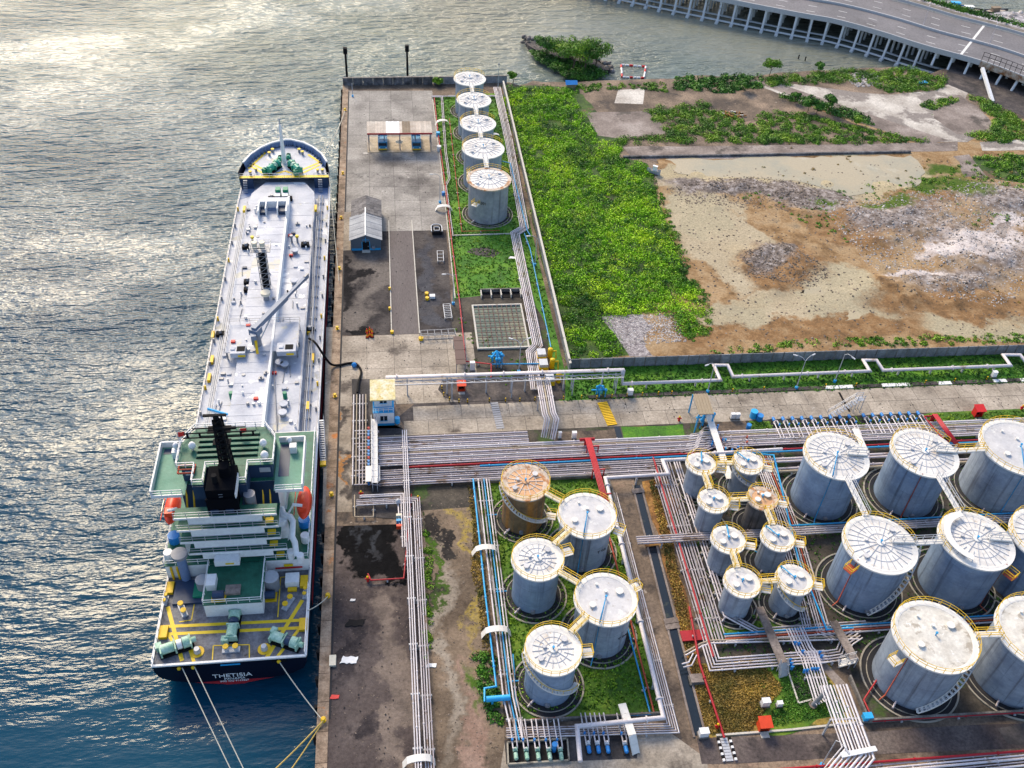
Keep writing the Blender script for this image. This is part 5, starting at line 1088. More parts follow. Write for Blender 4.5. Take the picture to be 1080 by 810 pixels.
# tan canopy over the road
t=thing('road_canopy','tan corrugated canopy roof spanning the service road','canopy',tuple(G(742,428,0))); q=[G(x,y,4.2) for x,y in((731,416),(746,415.5),(753,437),(737,437.5))]
n=10
for i in range(n):
    f0,f1=i/n+.004,(i+1)/n-.004; e=V3((0,0,.1+.05*(i%2))); P=[q[0].lerp(q[1],f0),q[0].lerp(q[1],f1),q[3].lerp(q[2],f1),q[3].lerp(q[2],f0)]
    MB().add([p-V3((0,0,.02)) for p in P]+[p+e for p in P],[(3,2,1,0) if 0 else (0,1,2,3),(7,6,5,4),(0,4,5,1),(1,5,6,2),(2,6,7,3),(3,7,4,0)]).build('roof_sheet','tan_sheet',t)
for p in q: MB().bx(p.x-.1,p.x+.1,p.y-.1,p.y+.1,0,4.15).build('post','pipe_blue',t)
def valve_tree(loc,lb,s=1.0,m='bright_blue',n=6,seed=1):
    g=random.Random(seed); t=thing('loading_valves',lb,'valve',loc); x,y,z=loc
    for i in range(n):
        a=g.uniform(0,6.28); r=g.uniform(.2,1.3)*s; px,py=x+r*math.cos(a),y+r*math.sin(a); b=MB(); b.tube([(px,py,0),(px,py,1.6*s),(x,y,2.2*s)],.11*s,6); b.ball((px,py,1.6*s),.25*s,6); b.build('riser',m,t)
    b=MB(); b.tube([(x-1.2*s,y,1.2*s),(x+1.2*s,y,1.2*s)],.13*s,6); b.build('header',m,t); return t
p=G(742,447,0); valve_tree(tuple(p),'cluster of bright blue valves and risers under the tan canopy edge',1.3,'bright_blue',9,3)
p=G(631,417,0); valve_tree((p.x,p.y,0),'bright blue valve skid on the lawn at the head of the yellow crossing',1.1,'bright_blue',5,4)
p=G(523,382,0); valve_tree((p.x,p.y,0),'light blue valve cluster at the south edge of the settling pit',1.2,'bright_blue',7,5)
# valve clutter between canopy and the small tanks
vm=thing('valve_manifold','tangle of small grey pipes with blue and red valves south of the canopy','manifold',tuple(G(775,468,0)))
g=random.Random(9)
for i in range(26):
    a=G(g.uniform(758,792),g.uniform(462,476),.6); d=g.choice([(1.6,0),(0,1.2),(1.0,-.8)]); MB().tube([a,a+V3((d[0],d[1],0)),a+V3((d[0],d[1],.5))],.08,5).build('pipe',g.choice(['pipe_white','pipe_grey','pipe_pale']),vm)
    if i%2: b=MB(); b.cyl((a.x,a.y),.17,.5,1.1,7); b.build('valve',g.choice(['valve_blue','bright_blue','pipe_rust_red']),vm)
vm=thing('valve_manifold','fan of bent grey pipes with blue valves feeding the trunk west of the canopy walkway','manifold',tuple(G(735,462,0)))
for i in range(9):
    a=G(757-i*.8,450+i*2.5,.8); MB().tube([a,a+V3((-2.2,0,0)),a+V3((-3.6,-1.3,0)),a+V3((-5.0,-1.4,-.1))],.09,5).build('pipe','pipe_white',vm)
    MB().cyl((a.x,a.y),.16,.7,1.25,7).build('valve','valve_blue',vm)
vm=thing('valve_manifold','two short rows of blue valves on the white pipes beside the valve pit','manifold',tuple(G(838,700,0)))
for (px,py) in [(833,697),(834,701),(835,705),(856,706.5),(859,706.5),(862,706.5),(851,708),(848,708.4),(864,689),(866,693),(838,679),(842,680),(846,688)]:
    p=G(px,py,.8); b=MB(); b.cyl((p.x,p.y),.17,.6,1.25,8); b.box((p.x,p.y,1.25),(.5,.12,.1)); b.build('valve','valve_blue',vm)
# pumps
def pump(mt='valve_blue',body='pipe_grey'):
    t=thing('transfer_pump','','pump'); MB().bx(-.35,.35,-.9,.9,0,.18).build('base','ring_black',t)
    b=MB(); b.tube([(0,.05,.5),(0,.8,.5)],.26,10); b.tube([(0,.8,.5),(0,.88,.5)],.2,10); b.build('motor',mt,t)
    b=MB(); b.tube([(0,-.55,.5),(0,-.15,.5)],.3,10); b.tube([(0,-.35,.5),(0,-.35,1.05)],.12,6); b.build('casing',body,t)
    b=MB(); b.tube([(.28,-.35,.9),(.28,-.7,.9),(.28,-4.2,.75)],.09,6); b.tube([(-.28,-.5,.5),(-.28,-.8,.75),(-.28,-4.2,.75)],.09,6); b.tube([(0,-.35,1.0),(.28,-.35,.9)],.09,5); b.build('pipework','pipe_white',t)
    b=MB(); b.cyl((.28,-1.4),.15,.8,1.25,8); b.build('valve','valve_blue',t)
    return t
PU=pump(); W_=['first','second','third','fourth','fifth','sixth','seventh','eighth','last']
PU['group']='pump rows behind the service road verge'
for i in range(9):
    p=G(816+i*10.0,446.5-i*.35,0); put(PU,(p.x,p.y,0.02),0,'%s blue pump from the left in the longer row of nine behind the verge'%W_[i])
for i in range(7):
    p=G(911+i*9.6,442.5-i*.4,0); put(PU,(p.x,p.y,0.02),0,'%s pump in the shorter row of seven, counted from the left, behind the back tanks'%(W_+['last'])[i if i<6 else 8])
MB().bx(G(812,446,0).x,G(903,443,0).x,G(850,448,0).y-.8,G(850,441,0).y,.01,.1).build('pump_plinth','ring_black',kind='structure')
MB().bx(G(907,446,0).x,G(976,443,0).x,G(940,443,0).y-.8,G(940,437,0).y,.01,.1).build('pump_plinth','ring_black',kind='structure')
PB=pump('winch_green','winch_green'); PB['group']='six pumps inside the dark kerbed pump pit'
for i,px in enumerate((543.5,555,567,579,591)):
    p=G(px,796,0); o=put(PB,(p.x,p.y,.03),math.pi,'%s green pump in the dark kerbed pit, counted from the left'%['first','second','third','fourth','last'][i],(1,1,1))
    for c in o.children:
        if c.name.startswith('pipework'): pass
PC=pump('valve_blue','white_paint'); PC['group']='pumps on open ground east of the pump pit'
for i,px in enumerate((620,630,640,659)):
    p=G(px,789,0); put(PC,(p.x,p.y,.03),math.pi,['white and blue pump just right of the fat white conduit leg','second white and blue pump right of the conduit leg','third pump right of the conduit leg, beside the empty plinth','pump beside the foot of the white steps'][i])
k=thing('pump_pit_kerb','white rimmed black kerb round the pit of green pumps','kerb',tuple(G(566,790,0)))
P=pl([(535,784),(598,780),(600,803),(536,807)])
for i in range(4):
    a,c=P[i],P[(i+1)%4]; d=c-a; MB().box(((a.x+c.x)/2,(a.y+c.y)/2,.2),(d.length,.18,.4),math.atan2(d.y,d.x)).build('kerb_side','ring_pale',k)
sheet('pump_pit_floor',[(535,784),(598,780),(600,803),(536,807)],6,'wet_tarmac')
bt=thing('valve_manifold','bright blue vertical strainer standing in the pump pit','valve',tuple(G(584,792,0))); p=G(584,792,0); MB().cyl((p.x,p.y),.28,0,1.6,10).build('body','valve_blue',bt); MB().cyl((p.x,p.y),.36,1.6,1.75,10).build('flange','valve_blue',bt)
run('cream pipe frame on the manifold floor by the tar patch',[G(374,522,.5),G(374,545,.5),G(394,545,.5),G(394,529,.5)],1,.3,.1,('pipe_tan',),support=4)
# ================================================================ TANKER SHIP
XC=-22.4; PD=2.5; MD=2.5; TD=4.0; FD=5.0; BD=14.8; RD=17.4
ship=thing('tanker_ship','long white decked chemical tanker with green aft decks moored at the quay','ship',(XC,130,WZ))
st=[ # y, half breadths for levels
 (67.4,[9.4,9.36,8.9,7.5,5.0,1.3,.3]),(68.2,[9.42,9.4,9.1,8.0,6.0,3.0,1.2]),(71,[9.42,9.42,9.35,8.8,7.8,6.5,4.0]),(78,[9.42]*4+[9.3,9.1,8.5]),(90,[9.42]*7),(120,[9.42]*7),(150,[9.42]*7),
 (165,[9.42,9.42,9.4,9.35,9.2,9.1,9.0]),(174,[9.35,9.3,9.1,8.8,8.3,8.0,7.5]),(181,[9.2,8.9,8.2,7.5,6.6,6.2,5.2]),(185,[8.6,8.0,7.0,6.0,4.9,4.4,3.5]),(188.5,[7.4,6.5,5.2,4.1,3.1,2.6,2.0]),(191.5,[5.5,4.5,3.2,2.2,1.4,1.1,.8]),(193.6,[3.4,2.5,1.5,.9,.5,.3,.2]),(195.0,[.6,.3,.15,.1,.06,.05,.05])]
LV=[2.5,1.2,-.2,-1.2,-2.0,-2.9,-4.5]
ytr=[0,0,.02,.04,.07,.1,.3]   # counter stern slopes forward
def loft(ls):
    b=MB(); n=len(ls); rows=[]
    for i,(y,hb) in enumerate(st):
        R=[]
        for sgn_ in (-1,1):
            L_=[]
            for k in ls:
                yy=y+(ytr[k]*max(0,1-(y-67.4)/8)) - (0 if y<174 else (k*.35*(y-174)/21))
                L_.append((XC+sgn_*hb[k],yy,LV[k]))
            R.append(L_)
        rows.append(R)
    for side in (0,1):
        for i in range(len(rows)-1):
            for k in range(n-1):
                a,b2,c,d=rows[i][side][k],rows[i+1][side][k],rows[i+1][side][k+1],rows[i][side][k+1]
                b.add([a,b2,c,d],[(3,2,1,0) if side else (0,1,2,3)],False)
    for k in range(n-1): b.add([rows[0][0][k],rows[0][1][k],rows[0][1][k+1],rows[0][0][k+1]],[(0,3,2,1)])
    return b
loft([0,1,2,3,4]).build('hull','hull_navy',ship); loft([4,5,6]).build('boot_topping','boot_red',ship)
dk=[(XC-h[0],y) for y,h in st]+[(XC+h[0],y) for y,h in reversed(st)]
def deckpoly(y0,y1,inset=0): 
    P=[(XC-max(.1,h[0]-inset),y) for y,h in st if y0<=y<=y1]; 
    return P+[(2*XC-x,y) for x,y in reversed(P)]
MB().prism([(XC-9.38,67.45),(XC+9.38,67.45),(XC+9.38,81),(XC-9.38,81)],2.3,PD).build('poop_deck','poop_deck_grey',ship)
P=[(XC-9.38,81),(XC+9.38,81)]+[(XC+h[0]-.04,y) for y,h in st if 81<y<=185]+[(XC-h[0]+.04,y) for y,h in reversed(st) if 81<y<=185]
MB().prism(P,2.3,MD+.002).build('main_deck','ship_deck_grey',ship)
# side coaming with white edge
for s in (-1,1):
    pts=[(XC+s*h[0],y,MD+.1) for y,h in st if y<=182]; MB().tube(pts,.16,4,False).build('deck_edge','white_paint',ship)
MB().tube([(XC-9.42,67.4,PD+.12),(XC+9.42,67.4,PD+.12)],.2,4,False).build('stern_rail','white_paint',ship)
b=MB()
for s in (-1,1): railing(b,[(XC+s*(h[0]-.12),y,MD) for y,h in st if 78<=y<=181],1.0,1.8,.035)
b.build('deck_railing','steel_grey',ship)
b=MB()
for s in (-1,1): railing(b,[(XC+s*(h[0]-.12),y,PD+.1) for y,h in st if y<=80],1.0,1.5,.05)
b.build('poop_railing','white_paint',ship)
def part(mb,nm,m,p=None): return mb.build(nm,m,p or ship)
# raised cargo trunk
tk=[(-29.4,105),(-29.4,172),(-28.9,176.5),(-26.4,180.8),(-18.3,180.8),(-16.2,176.8),(-15.8,172),(-15.8,105)]
part(MB().prism(tk,MD,TD),'cargo_trunk','ship_deck_white')
g=random.Random(4)
for i in range(15):       # deck plates: weld seams standing proud as thin strips
    y=108+i*4.6
    part(MB().bx(-29.3,-15.9,y-.04,y+.04,TD,TD+.03),'weld_seam','ship_deck_grey')
part(MB().prism([(-26.3,104),(-21.1,104),(-21.1,172.2),(-26.3,172.2)],TD,5.6),'centre_trunk','ship_deck_white')
for i in range(26): part(MB().bx(-26.25,-21.15,106+i*2.5-.03,106+i*2.5+.03,5.6,5.63),'weld_seam','ship_deck_grey')
part(MB().bx(-21.1,-20.75,104,172.2,TD,5.9),'trunk_coaming','white_paint')
# forward house; the shade in its recesses is painted as dark blue blocks
y0=G(290,229,6).y; y1=G(290,214,7).y
hx0,hx1=-26.4,-21.0
for (x0,x1,a,c) in ((hx0,-26.15,y0,y1),(-25.0,-24.8,y0+1,y1),(-22.75,-22.55,y0+1,y1),(hx1,hx1+.3,y0,y1),(hx0,hx1,y1,y1+.6)): part(MB().bx(x0,x1,a,c,5.6,7.4),'house_wall','white_paint')
part(MB().bx(-24.8,-22.75,y0+3,y1,5.6,5.9),'recess_shade','bulwark_blue'); part(MB().bx(-26.15,-25.0,y0+1.5,y0+3.5,5.6,6.2),'recess_shade','navy_paint_and_shade'); part(MB().bx(-22.5,-21.0,y0+1.5,y0+3.5,5.6,6.4),'recess_shade','navy_paint_and_shade')
# midship cross platform and its two shelters
p0=G(243,344,5.2); p1=G(314.5,372,5.2)
part(MB().bx(p0.x,p1.x,p1.y,p0.y,5.62,5.75),'cross_platform','ship_deck_white')
for s in (p0.x+.2,p1.x-.2):
    for y in (p0.y-.3,p1.y+.3): part(MB().bx(s-.12,s+.12,y-.12,y+.12,TD,5.62),'platform_leg','steel_grey')
b=MB(); railing(b,[(p0.x,p1.y,5.75),(p0.x,p0.y,5.75),(p1.x,p0.y,5.75),(p1.x,p1.y,5.75)],1,1.6,.04); part(b,'platform_railing','steel_grey')
for (ax,ay,cx,cy) in ((241,374,261,361),(290,372,314,359)):
    a,c=G(ax+1.5,ay-1,6.7),G(cx-1.5,cy+2,6.7); h=part(MB().bx(a.x,c.x,a.y,c.y,5.76,6.7),'deck_shelter','ship_deck_white')
    m=(a+c)/2; part(MB().bx(m.x-.2,m.x+1.1,m.y-.6,m.y+.6,6.7,6.76),'hatch','black_steel',h); part(MB().bx(m.x-1.2,m.x-.5,m.y-.3,m.y+.4,6.7,6.85),'hatch_lid','ship_deck_grey',h); part(MB().bx(m.x,m.x+1.2,a.y-.04,a.y,5.9,6.3),'warning_panel','deck_yellow',h)
# crane
c0=G(272,364,5.6); tip=G(323,292,8.6); top=V3((c0.x,c0.y,9.2))
cr=part(MB().cyl((c0.x,c0.y),.75,5.6,8.2,14,.6),'crane_pedestal','steel_grey')
flat('crane_blue_grey',(.16,.21,.30),rough=.45)
b=MB(); d=(tip-top); L=d.length; dn=d.normalized(); ang=math.atan2(d.y,d.x); mx=Matrix.Rotation(ang,4,'Z')@Matrix.Rotation(-math.asin(dn.z),4,'Y')
b.box(tuple(top+d*.28),(L*.62,.8,.9),mx=mx); b.box(tuple(top+d*.76),(L*.5,.5,.6),mx=mx); part(b,'crane_boom','crane_blue_grey',cr)
b=MB(); b.box((c0.x,c0.y,8.7),(1.6,1.6,1.2),ang); b.box((c0.x-.3,c0.y-1.0,8.0),(.9,1.4,1.8),.2); part(b,'crane_house','crane_blue_grey',cr)
b=MB(); b.tube([V3((c0.x+.5,c0.y,6.8)),top+d*.33-V3((0,0,.4))],.16,6); part(b,'crane_ram','galvanised',cr)
b=MB(); b.tube([V3((c0.x-.1,c0.y-.6,8.4)),V3((c0.x+.35,c0.y-3.4,6.6))],.3,4,False); part(b,'crane_hook_rest','safety_yellow',cr)
b=MB(); b.box(tuple(tip),(1.2,.4,.9),ang); b.tube([tip,tip-V3((0,0,1.4))],.04,4); part(b,'crane_head','steel_grey',cr)
# midship lattice vent mast
def lattice(c,w,z0,z1,m,nm,t=.1,w1=None,parent=None,n=7):
    w1=w1 or w; b=MB(); 
    def cn(f,i): ww=w+(w1-w)*f; return V3((c[0]+(-1,1,1,-1)[i]*ww/2,c[1]+(-1,-1,1,1)[i]*ww/2,z0+(z1-z0)*f))
    for i in range(4): b.bar(cn(0,i),cn(1,i),t)
    for k in range(n):
        for i in range(4):
            b.bar(cn(k/n,i),cn(k/n,(i+1)%4),t*.7); b.bar(cn(k/n,i),cn((k+1)/n,(i+1)%4),t*.7)
    return part(b,nm,m,parent)
c=G(281,303,5.6); lm=lattice((c.x,c.y),1.5,5.6,14,'steel_grey','lattice_mast',.1)
b=MB(); 
for dx in (-.35,0,.35): b.cyl((c.x+dx,c.y+.1),.22,5.6,14,8)
part(b,'vent_riser','black_steel',lm); part(MB().bx(c.x-1.7,c.x+1.7,c.y-1.2,c.y+1.2,13.9,14.0),'mast_platform','steel_grey',lm)
for dx in (-1.0,.3): b=MB(); b.cyl((c.x+dx,c.y+.2),.42,14.1,15.2,10,.5); part(b,'vent_head','cream_paint',lm)
b=MB(); railing(b,[(c.x-1.7,c.y-1.2,14),(c.x-1.7,c.y+1.2,14),(c.x+1.7,c.y+1.2,14),(c.x+1.7,c.y-1.2,14)],1,1.1,.04,closed=True); part(b,'mast_railing','galvanised',lm)
c=G(280,309,7); b=MB(); b.cyl((c.x,c.y),.55,5.6,6.7,12,.4); part(b,'ventilator_stem','steel_grey'); b=MB(); b.cyl((c.x,c.y),.85,6.7,7.2,16); v=part(b,'ventilator_cap','cream_paint')
# hatches, ventilators and drums scattered on deck, each its own part
def hatch(px,py,z,r=.7,h=.7,m='steel_grey',cap='ship_deck_grey'):
    c=G(px,py,z+h); b=MB(); b.cyl((c.x,c.y),r*.7,z,z+h,12); o=part(b,'deck_hatch',m); b=MB(); b.cyl((c.x,c.y),r,z+h,z+h+.18,14); part(b,'hatch_cover',cap,o)
def gear(px,py,z,s=.6,m='black_steel',m2='steel_grey'):
    c=G(px,py,z); o=part(MB().bx(c.x-s,c.x+s,c.y-s*.7,c.y+s*.7,z,z+s*.9),'deck_gear',m); b=MB(); b.cyl((c.x,c.y),s*.4,z+s*.9,z+s*1.7,8); part(b,'gear_top',m2,o)
for a in [(293,204,TD),(301,204,TD)]:
    c=G(a[0],a[1],TD+1.2); o=part(MB().bx(c.x-.5,c.x+.5,c.y-1.2,c.y-.1,TD,TD+1.3),'locker','steel_grey'); part(MB().bx(c.x-.55,c.x+.55,c.y-1.25,c.y-.05,TD+1.3,TD+1.4),'locker_lid','white_paint',o); part(MB().bx(c.x-.5,c.x+.5,c.y+.2,c.y+1.5,TD,TD+1.9),'green_tank','dark_green_paint')
for a in [(287,211,TD),(304.5,211,TD),(260,262,TD),(322,259.5,TD),(262,299,TD),(262,307,TD),(233,354,MD),(327,350,MD),(317,363,MD)]: gear(*a,s=.75)
for a in [(273,239,TD),(314,237,TD),(281,394.5,5.6),(275.5,400,5.6)]: gear(*a,s=.4,m='steel_grey')
for a in [(267,257,TD),(273,257,TD),(308,256,TD),(314,256,TD)]:
    c=G(*a); b=MB(); b.cyl((c.x,c.y),.2,TD,TD+1.3,8); o=part(b,'vent_pipe','steel_grey'); b=MB(); b.cyl((c.x,c.y),.34,TD+1.3,TD+1.7,8); part(b,'vent_cap','deck_yellow' if a[0] in(267,314) else 'steel_grey',o)
for a in [(247,427,TD),(299,426,TD),(244,437,TD),(298,435,TD),(310,296,TD),(311,264,TD),(294.5,382,TD),(300,384,TD)]: hatch(*a)
for a in [(244.5,420,TD),(301,420,TD)]: c=G(*a); b=MB(); b.cyl((c.x,c.y),.35,TD,TD+1.3,8); part(b,'green_valve','dark_green_paint')
for a in [(270,421,5.6),(262,344,5.6),(307,270,TD),(306,249,TD),(289.5,394,TD),(246,361,5.76)]: c=G(*a); part(MB().bx(c.x-.35,c.x+.35,c.y-.25,c.y+.25,a[2],a[2]+.35),'red_box','signal_red')
for a in [(224,381,MD),(330,379,MD),(225,355,MD),(258,222,TD),(333,221,TD),(221,400,MD),(325,430,MD),(326,350,MD)]: c=G(*a); part(MB().bx(c.x-.25,c.x+.25,c.y-.9,c.y+.9,a[2],a[2]+.6),'yellow_fairlead','safety_yellow')
for a in [(287,345,292,455),(265,456,270,350),(330,232,330,325),(334,228,326,440)]:
    p,q=G(a[0],a[1],TD+.3),G(a[2],a[3],TD+.3); b=MB(); b.tube([p,q],.08,5); part(b,'deck_pipe','steel_grey')
b=MB()  # long pipe bank along the starboard side of the trunk
for i in range(4): b.tube([(-15.2+.3*i,106,MD+.5),(-15.2+.3*i,176,MD+.5)],.09,5)
for i in range(4): part(MB().tube([(-15.3+.28*i,106,MD+.5),(-15.3+.28*i,177,MD+.5)],.09,5),'cargo_pipe',('steel_grey','galvanised','bulwark_blue','steel_grey')[i])
for i in range(3): part(MB().tube([(-29.9-.28*i,106,MD+.45),(-29.9-.28*i,172,MD+.45)],.08,5),'cargo_pipe','galvanised')
for i in range(22): part(MB().bx(-15.5,-14.2,107+i*3.2-.08,107+i*3.2+.08,MD,MD+.42),'pipe_support','steel_grey')
for s,a0 in ((XC-9.0,100),(XC+9.0,100)):
    for i in range(13): part(MB().bx(s-.15,s+.15,a0+i*6,a0+i*6+.3,MD,MD+.9),'rail_stanchion','steel_grey' if i%3 else 'safety_yellow')
a,c=G(219,431,6.5),G(240,437,6.5); part(MB().tube([a,c],.18,6),'loading_boom','bright_blue'); part(MB().tube([a+V3((.05,-.1,-.2)),c+V3((0,-.3,-.2))],.16,6),'loading_boom','white_paint')
g=random.Random(21)
for i in range(70):
    x=g.choice([g.uniform(-29,-26.8),g.uniform(-20.4,-16.3)]); y=g.uniform(107,171); k=g.random(); z=TD
    if k<.5: b=MB(); b.cyl((x,y),g.uniform(.1,.2),z,z+g.uniform(.4,1.0),7); part(b,'sounding_pipe',g.choice(['steel_grey','galvanised','white_paint','black_steel']))
    elif k<.8: part(MB().bx(x-g.uniform(.2,.5),x+.3,y-.25,y+.25,z,z+g.uniform(.2,.5)),'deck_fitting',g.choice(['steel_grey','ship_deck_grey','navy_paint_and_shade','galvanised']))
    else: b=MB(); b.tube([(x,y,z+.15),(x+g.uniform(-.3,.3),y+g.uniform(1.5,4),z+.15)],.07,5); part(b,'deck_pipe','steel_grey')
for i in range(26):
    x=g.uniform(-25.9,-21.5); y=g.uniform(108,168); b=MB(); b.cyl((x,y),g.uniform(.12,.3),5.6,5.6+g.uniform(.15,.6),8); part(b,'deck_fitting',g.choice(['steel_grey','galvanised','white_paint']))
b=MB(); railing(b,[(-15.9,106,TD),(-15.9,172,TD)],.9,2.0,.03); railing(b,[(-29.3,106,TD),(-29.3,172,TD)],.9,2.0,.03); part(b,'trunk_railing','steel_grey')
# black loading hose from the deck to the quay
b=MB(); b.tube(catmull([G(326,357,3.4),G(333,362,4.6),G(341,374,3.2),G(349,384,.8),G(358,385,.3),G(368,383,.25),G(376,384,.25),G(381,392,.25),G(378,404,.4),G(377,414,.7)],5),.2,7)
o=b.build('loading_hose','black_steel',None,'black loading hose curling from the ship deck over the quay to the manifold','hose'); MB().ball(tuple(G(373.5,385,.4)),.5,8).build('coupling','valve_blue',o)
# gangway down the ship side
a,c=G(337,442,MD+.3),G(341,482,-.1); a.x=min(a.x,-12.7); gw=thing('gangway','metal gangway ladder hanging along the starboard side of the ship','gangway',tuple(a)); a=V3((-12.55,a.y,MD+.2)); c=V3((-12.2,G(341,486,.2).y,.15)); d=c-a; n=18
for i in range(n): 
    p=a+d*((i+.5)/n); MB().box(tuple(p),(.75,.32,.06)).build('tread','galvanised',gw)
for s in (-.42,.42): b=MB(); b.tube([a+V3((s,0,0)),c+V3((s,0,0))],.06,4,False); railing(b,[a+V3((s,0,0)),c+V3((s,0,0))],.9,1.5,.03); b.build('side_rail','galvanised',gw)
MB().box(tuple(c+V3((0,-.6,.05))),(.9,.9,.4)).build('foot_box','safety_yellow',gw)
# ---- forecastle
fo=[(XC-h[0],y) for y,h in st if y>=181]; fp=fo+[(2*XC-x,y) for x,y in reversed(fo)]
b=MB(); n=len(fp)
b.add([(x,y,2.4) for x,y in fp]+[(XC+(x-XC)*1.03,y+.25,6.2) for x,y in fp],[(i,i+1,n+i+1,n+i) for i in range(n-1)]); part(b,'forecastle_side','hull_navy')
ins=[(XC+(x-XC)*.97,y-.3 if y>182 else y) for x,y in fp]; part(MB().prism(ins,FD-.15,FD),'forecastle_deck','ship_deck_white')
b=MB(); b.add([(XC+(x-XC)*.97,y,FD) for x,y in fp[1:-1]]+[(XC+(x-XC)*1.0,y+.1,6.2) for x,y in fp[1:-1]],[(i+1,i,n-2+i,n-2+i+1) for i in range(n-3)]); part(b,'bulwark','bulwark_blue')
part(MB().tube([(XC+(x-XC)*1.02,y+.2,6.25) for x,y in fp[1:-1]],.22,4,False),'bulwark_cap','white_paint')
for i in range(1,n-2):
    for f in (0,.33,.66):
        a=V3((*fp[i],FD)).lerp(V3((*fp[i+1],FD)),f); nn=(V3((XC,178,FD))-a); nn.z=0; nn.normalize()
        part(MB().add([a+nn*.35,a+nn*1.0,a+nn*.3+V3((0,0,1.15))]+[a+nn*.35+V3((.1,0,0)),a+nn*1.0+V3((.1,0,0)),a+nn*.3+V3((.1,0,1.15))],[(0,1,2),(5,4,3),(0,2,5,3),(1,4,5,2)]),'bulwark_stay','bulwark_blue')
for x0,x1 in ((-31.6,-28.9),(-16.3,-13.3)): part(MB().bx(x0,x1,180.8,181.0,MD,FD-.16),'forecastle_bulkhead','navy_paint_and_shade'); part(MB().prism([(x0,176.5),(x1,178.2) if x0<-20 else (x1,176.5),(x1,180.8),(x0,180.8)],MD+.01,MD+.03),'side_deck_patch','bulwark_blue')
for s in (-1,1): part(MB().bx(XC+s*9.42-.03,XC+s*9.42+.03,78,162,-1.9,-.5),'boot_stripe','boot_red')
part(MB().bx(XC-9.3,XC+9.3,180.9,181.9,FD,FD+.05),'edge_stripe','deck_yellow')
b=MB(); railing(b,[(XC-9.2,180.95,FD+.04),(XC+9.2,180.95,FD+.04)],1,1.6,.04); part(b,'forecastle_railing','galvanised')
for x in (-30.5,-15.0):
    b=MB(); 
    for k in range(8): b.bx(x-.4,x+.4,180.2-.18*k,180.4-.18*k,FD-.15-.3*k-.06,FD-.15-.3*k)
    part(b,'ladder','galvanised')
for pts in ([(262,178),(280,161)],[(267,173),(286,183)],[(262,174),(283,186)],[(325,163),(340,173)],[(338,171),(316,180)],[(337,174),(314,185)],[(291,183),(301,180.5),(311,184)]):
    Q=[G(*p,FD) for p in pts]
    for a,c in zip(Q,Q[1:]): d=c-a; part(MB().box(((a.x+c.x)/2,(a.y+c.y)/2,FD+.02),(d.length,.55,.03),math.atan2(d.y,d.x)),'deck_marking','deck_yellow')
def winch(px,py,z,rz,s=1.0,m='winch_green',drum2='navy_paint_and_shade',L=3.6):
    c=G(px,py,z+.8); R=Matrix.Rotation(rz,3,'Z'); T=lambda x,y,zz: R@V3((x*s,y*s,0))+V3((c.x,c.y,z+zz*s))
    b=MB(); b.box(tuple(T(0,0,.12)),(L*s,1.5*s,.24*s),rz); o=part(b,'mooring_winch','black_steel')
    for x in (-L*.5+.2,-.1,L*.5-.3): part(MB().box(tuple(T(x,0,.7)),(.18*s,1.5*s,1.1*s),rz),'winch_frame',m,o)
    for x0,x1,mm,r in ((-L*.5+.3,-.25,m,.62),(.1,.7,drum2,.6),(.8,L*.5-.4,m,.7),(L*.5-.2,L*.5+.35,m,.34)): part(MB().tube([T(x0,0,.85),T(x1,0,.85)],r*s,14),'winch_drum',mm,o)
    part(MB().box(tuple(T(-L*.5+.1,.7,.6)),(.7*s,.8*s,.9*s),rz),'winch_motor','dark_green_paint' if m!='winch_green' else m,o)
flat('winch_deep_green',(.02,.30,.20),rough=.4)
winch(288,176,FD,math.radians(60),1.15,'winch_deep_green','winch_green'); winch(311,176,FD,math.radians(120),1.15,'winch_deep_green','winch_green')
winch(295,165,FD,1.57,.6,'winch_deep_green','black_steel',2.6); winch(304,163,FD,1.57,.6,'winch_deep_green','black_steel',2.6)
for (px,py) in [(284,162),(287.5,158.5),(315.5,158.5),(319,161),(335,180),(340,180),(264,182),(270,179)]:
    c=G(px,py,FD+.5); b=MB(); b.cyl((c.x,c.y),.26,FD,FD+.75,10); o=part(b,'bitt','steel_grey'); b=MB(); b.cyl((c.x,c.y),.36,FD+.75,FD+.9,10); part(b,'bitt_cap','deck_yellow',o)
c=G(300,172,FD); b=MB(); b.cyl((c.x,c.y),.5,FD,FD+9.0,10,.28); fm=part(b,'fore_mast','white_paint'); b=MB(); b.tube([(c.x-1.6,c.y,FD+6.2),(c.x+1.6,c.y,FD+6.2)],.08,5); b.cyl((c.x,c.y),.15,FD+9,FD+10.5,6); part(b,'mast_yard','galvanised',fm); b=MB(); b.bar((c.x,c.y+.6,FD),(c.x,c.y+.3,FD+8.5),.08); part(b,'mast_ladder','galvanised',fm)
# ---- poop deck
def stripe(a,c,w=.45,m='deck_yellow',k=0):
    a,c=G(*a,PD),G(*c,PD); d=c-a; part(MB().box(((a.x+c.x)/2,(a.y+c.y)/2,PD+.012+.006*k),(d.length,w,.02),math.atan2(d.y,d.x)),'deck_marking',m)
stripe((172,661),(320.5,654)); stripe((172,669),(321,662)); stripe((177,640),(192,697),.5,k=1); stripe((196,672),(204.5,698),.4,k=1); stripe((319,633),(281,694),.5,k=1); stripe((320,658),(293,692),.4,k=1); stripe((171,660),(182,676),.4,k=2)
for P_ in ([(189,656),(202,654),(208,620)],[(293,651),(296,609),(316,607)],[(224,696),(225,681),(263,680),(263,695)]):
    for a,c in zip(P_,P_[1:]): stripe(a,c,.13,k=3)
winch(245.8,659,PD,1.53,1.05,L=4.2); winch(185.6,681,PD,.32,1.05,L=4.0,drum2='white_paint'); winch(301,675,PD,-.42,1.05,L=4.0)
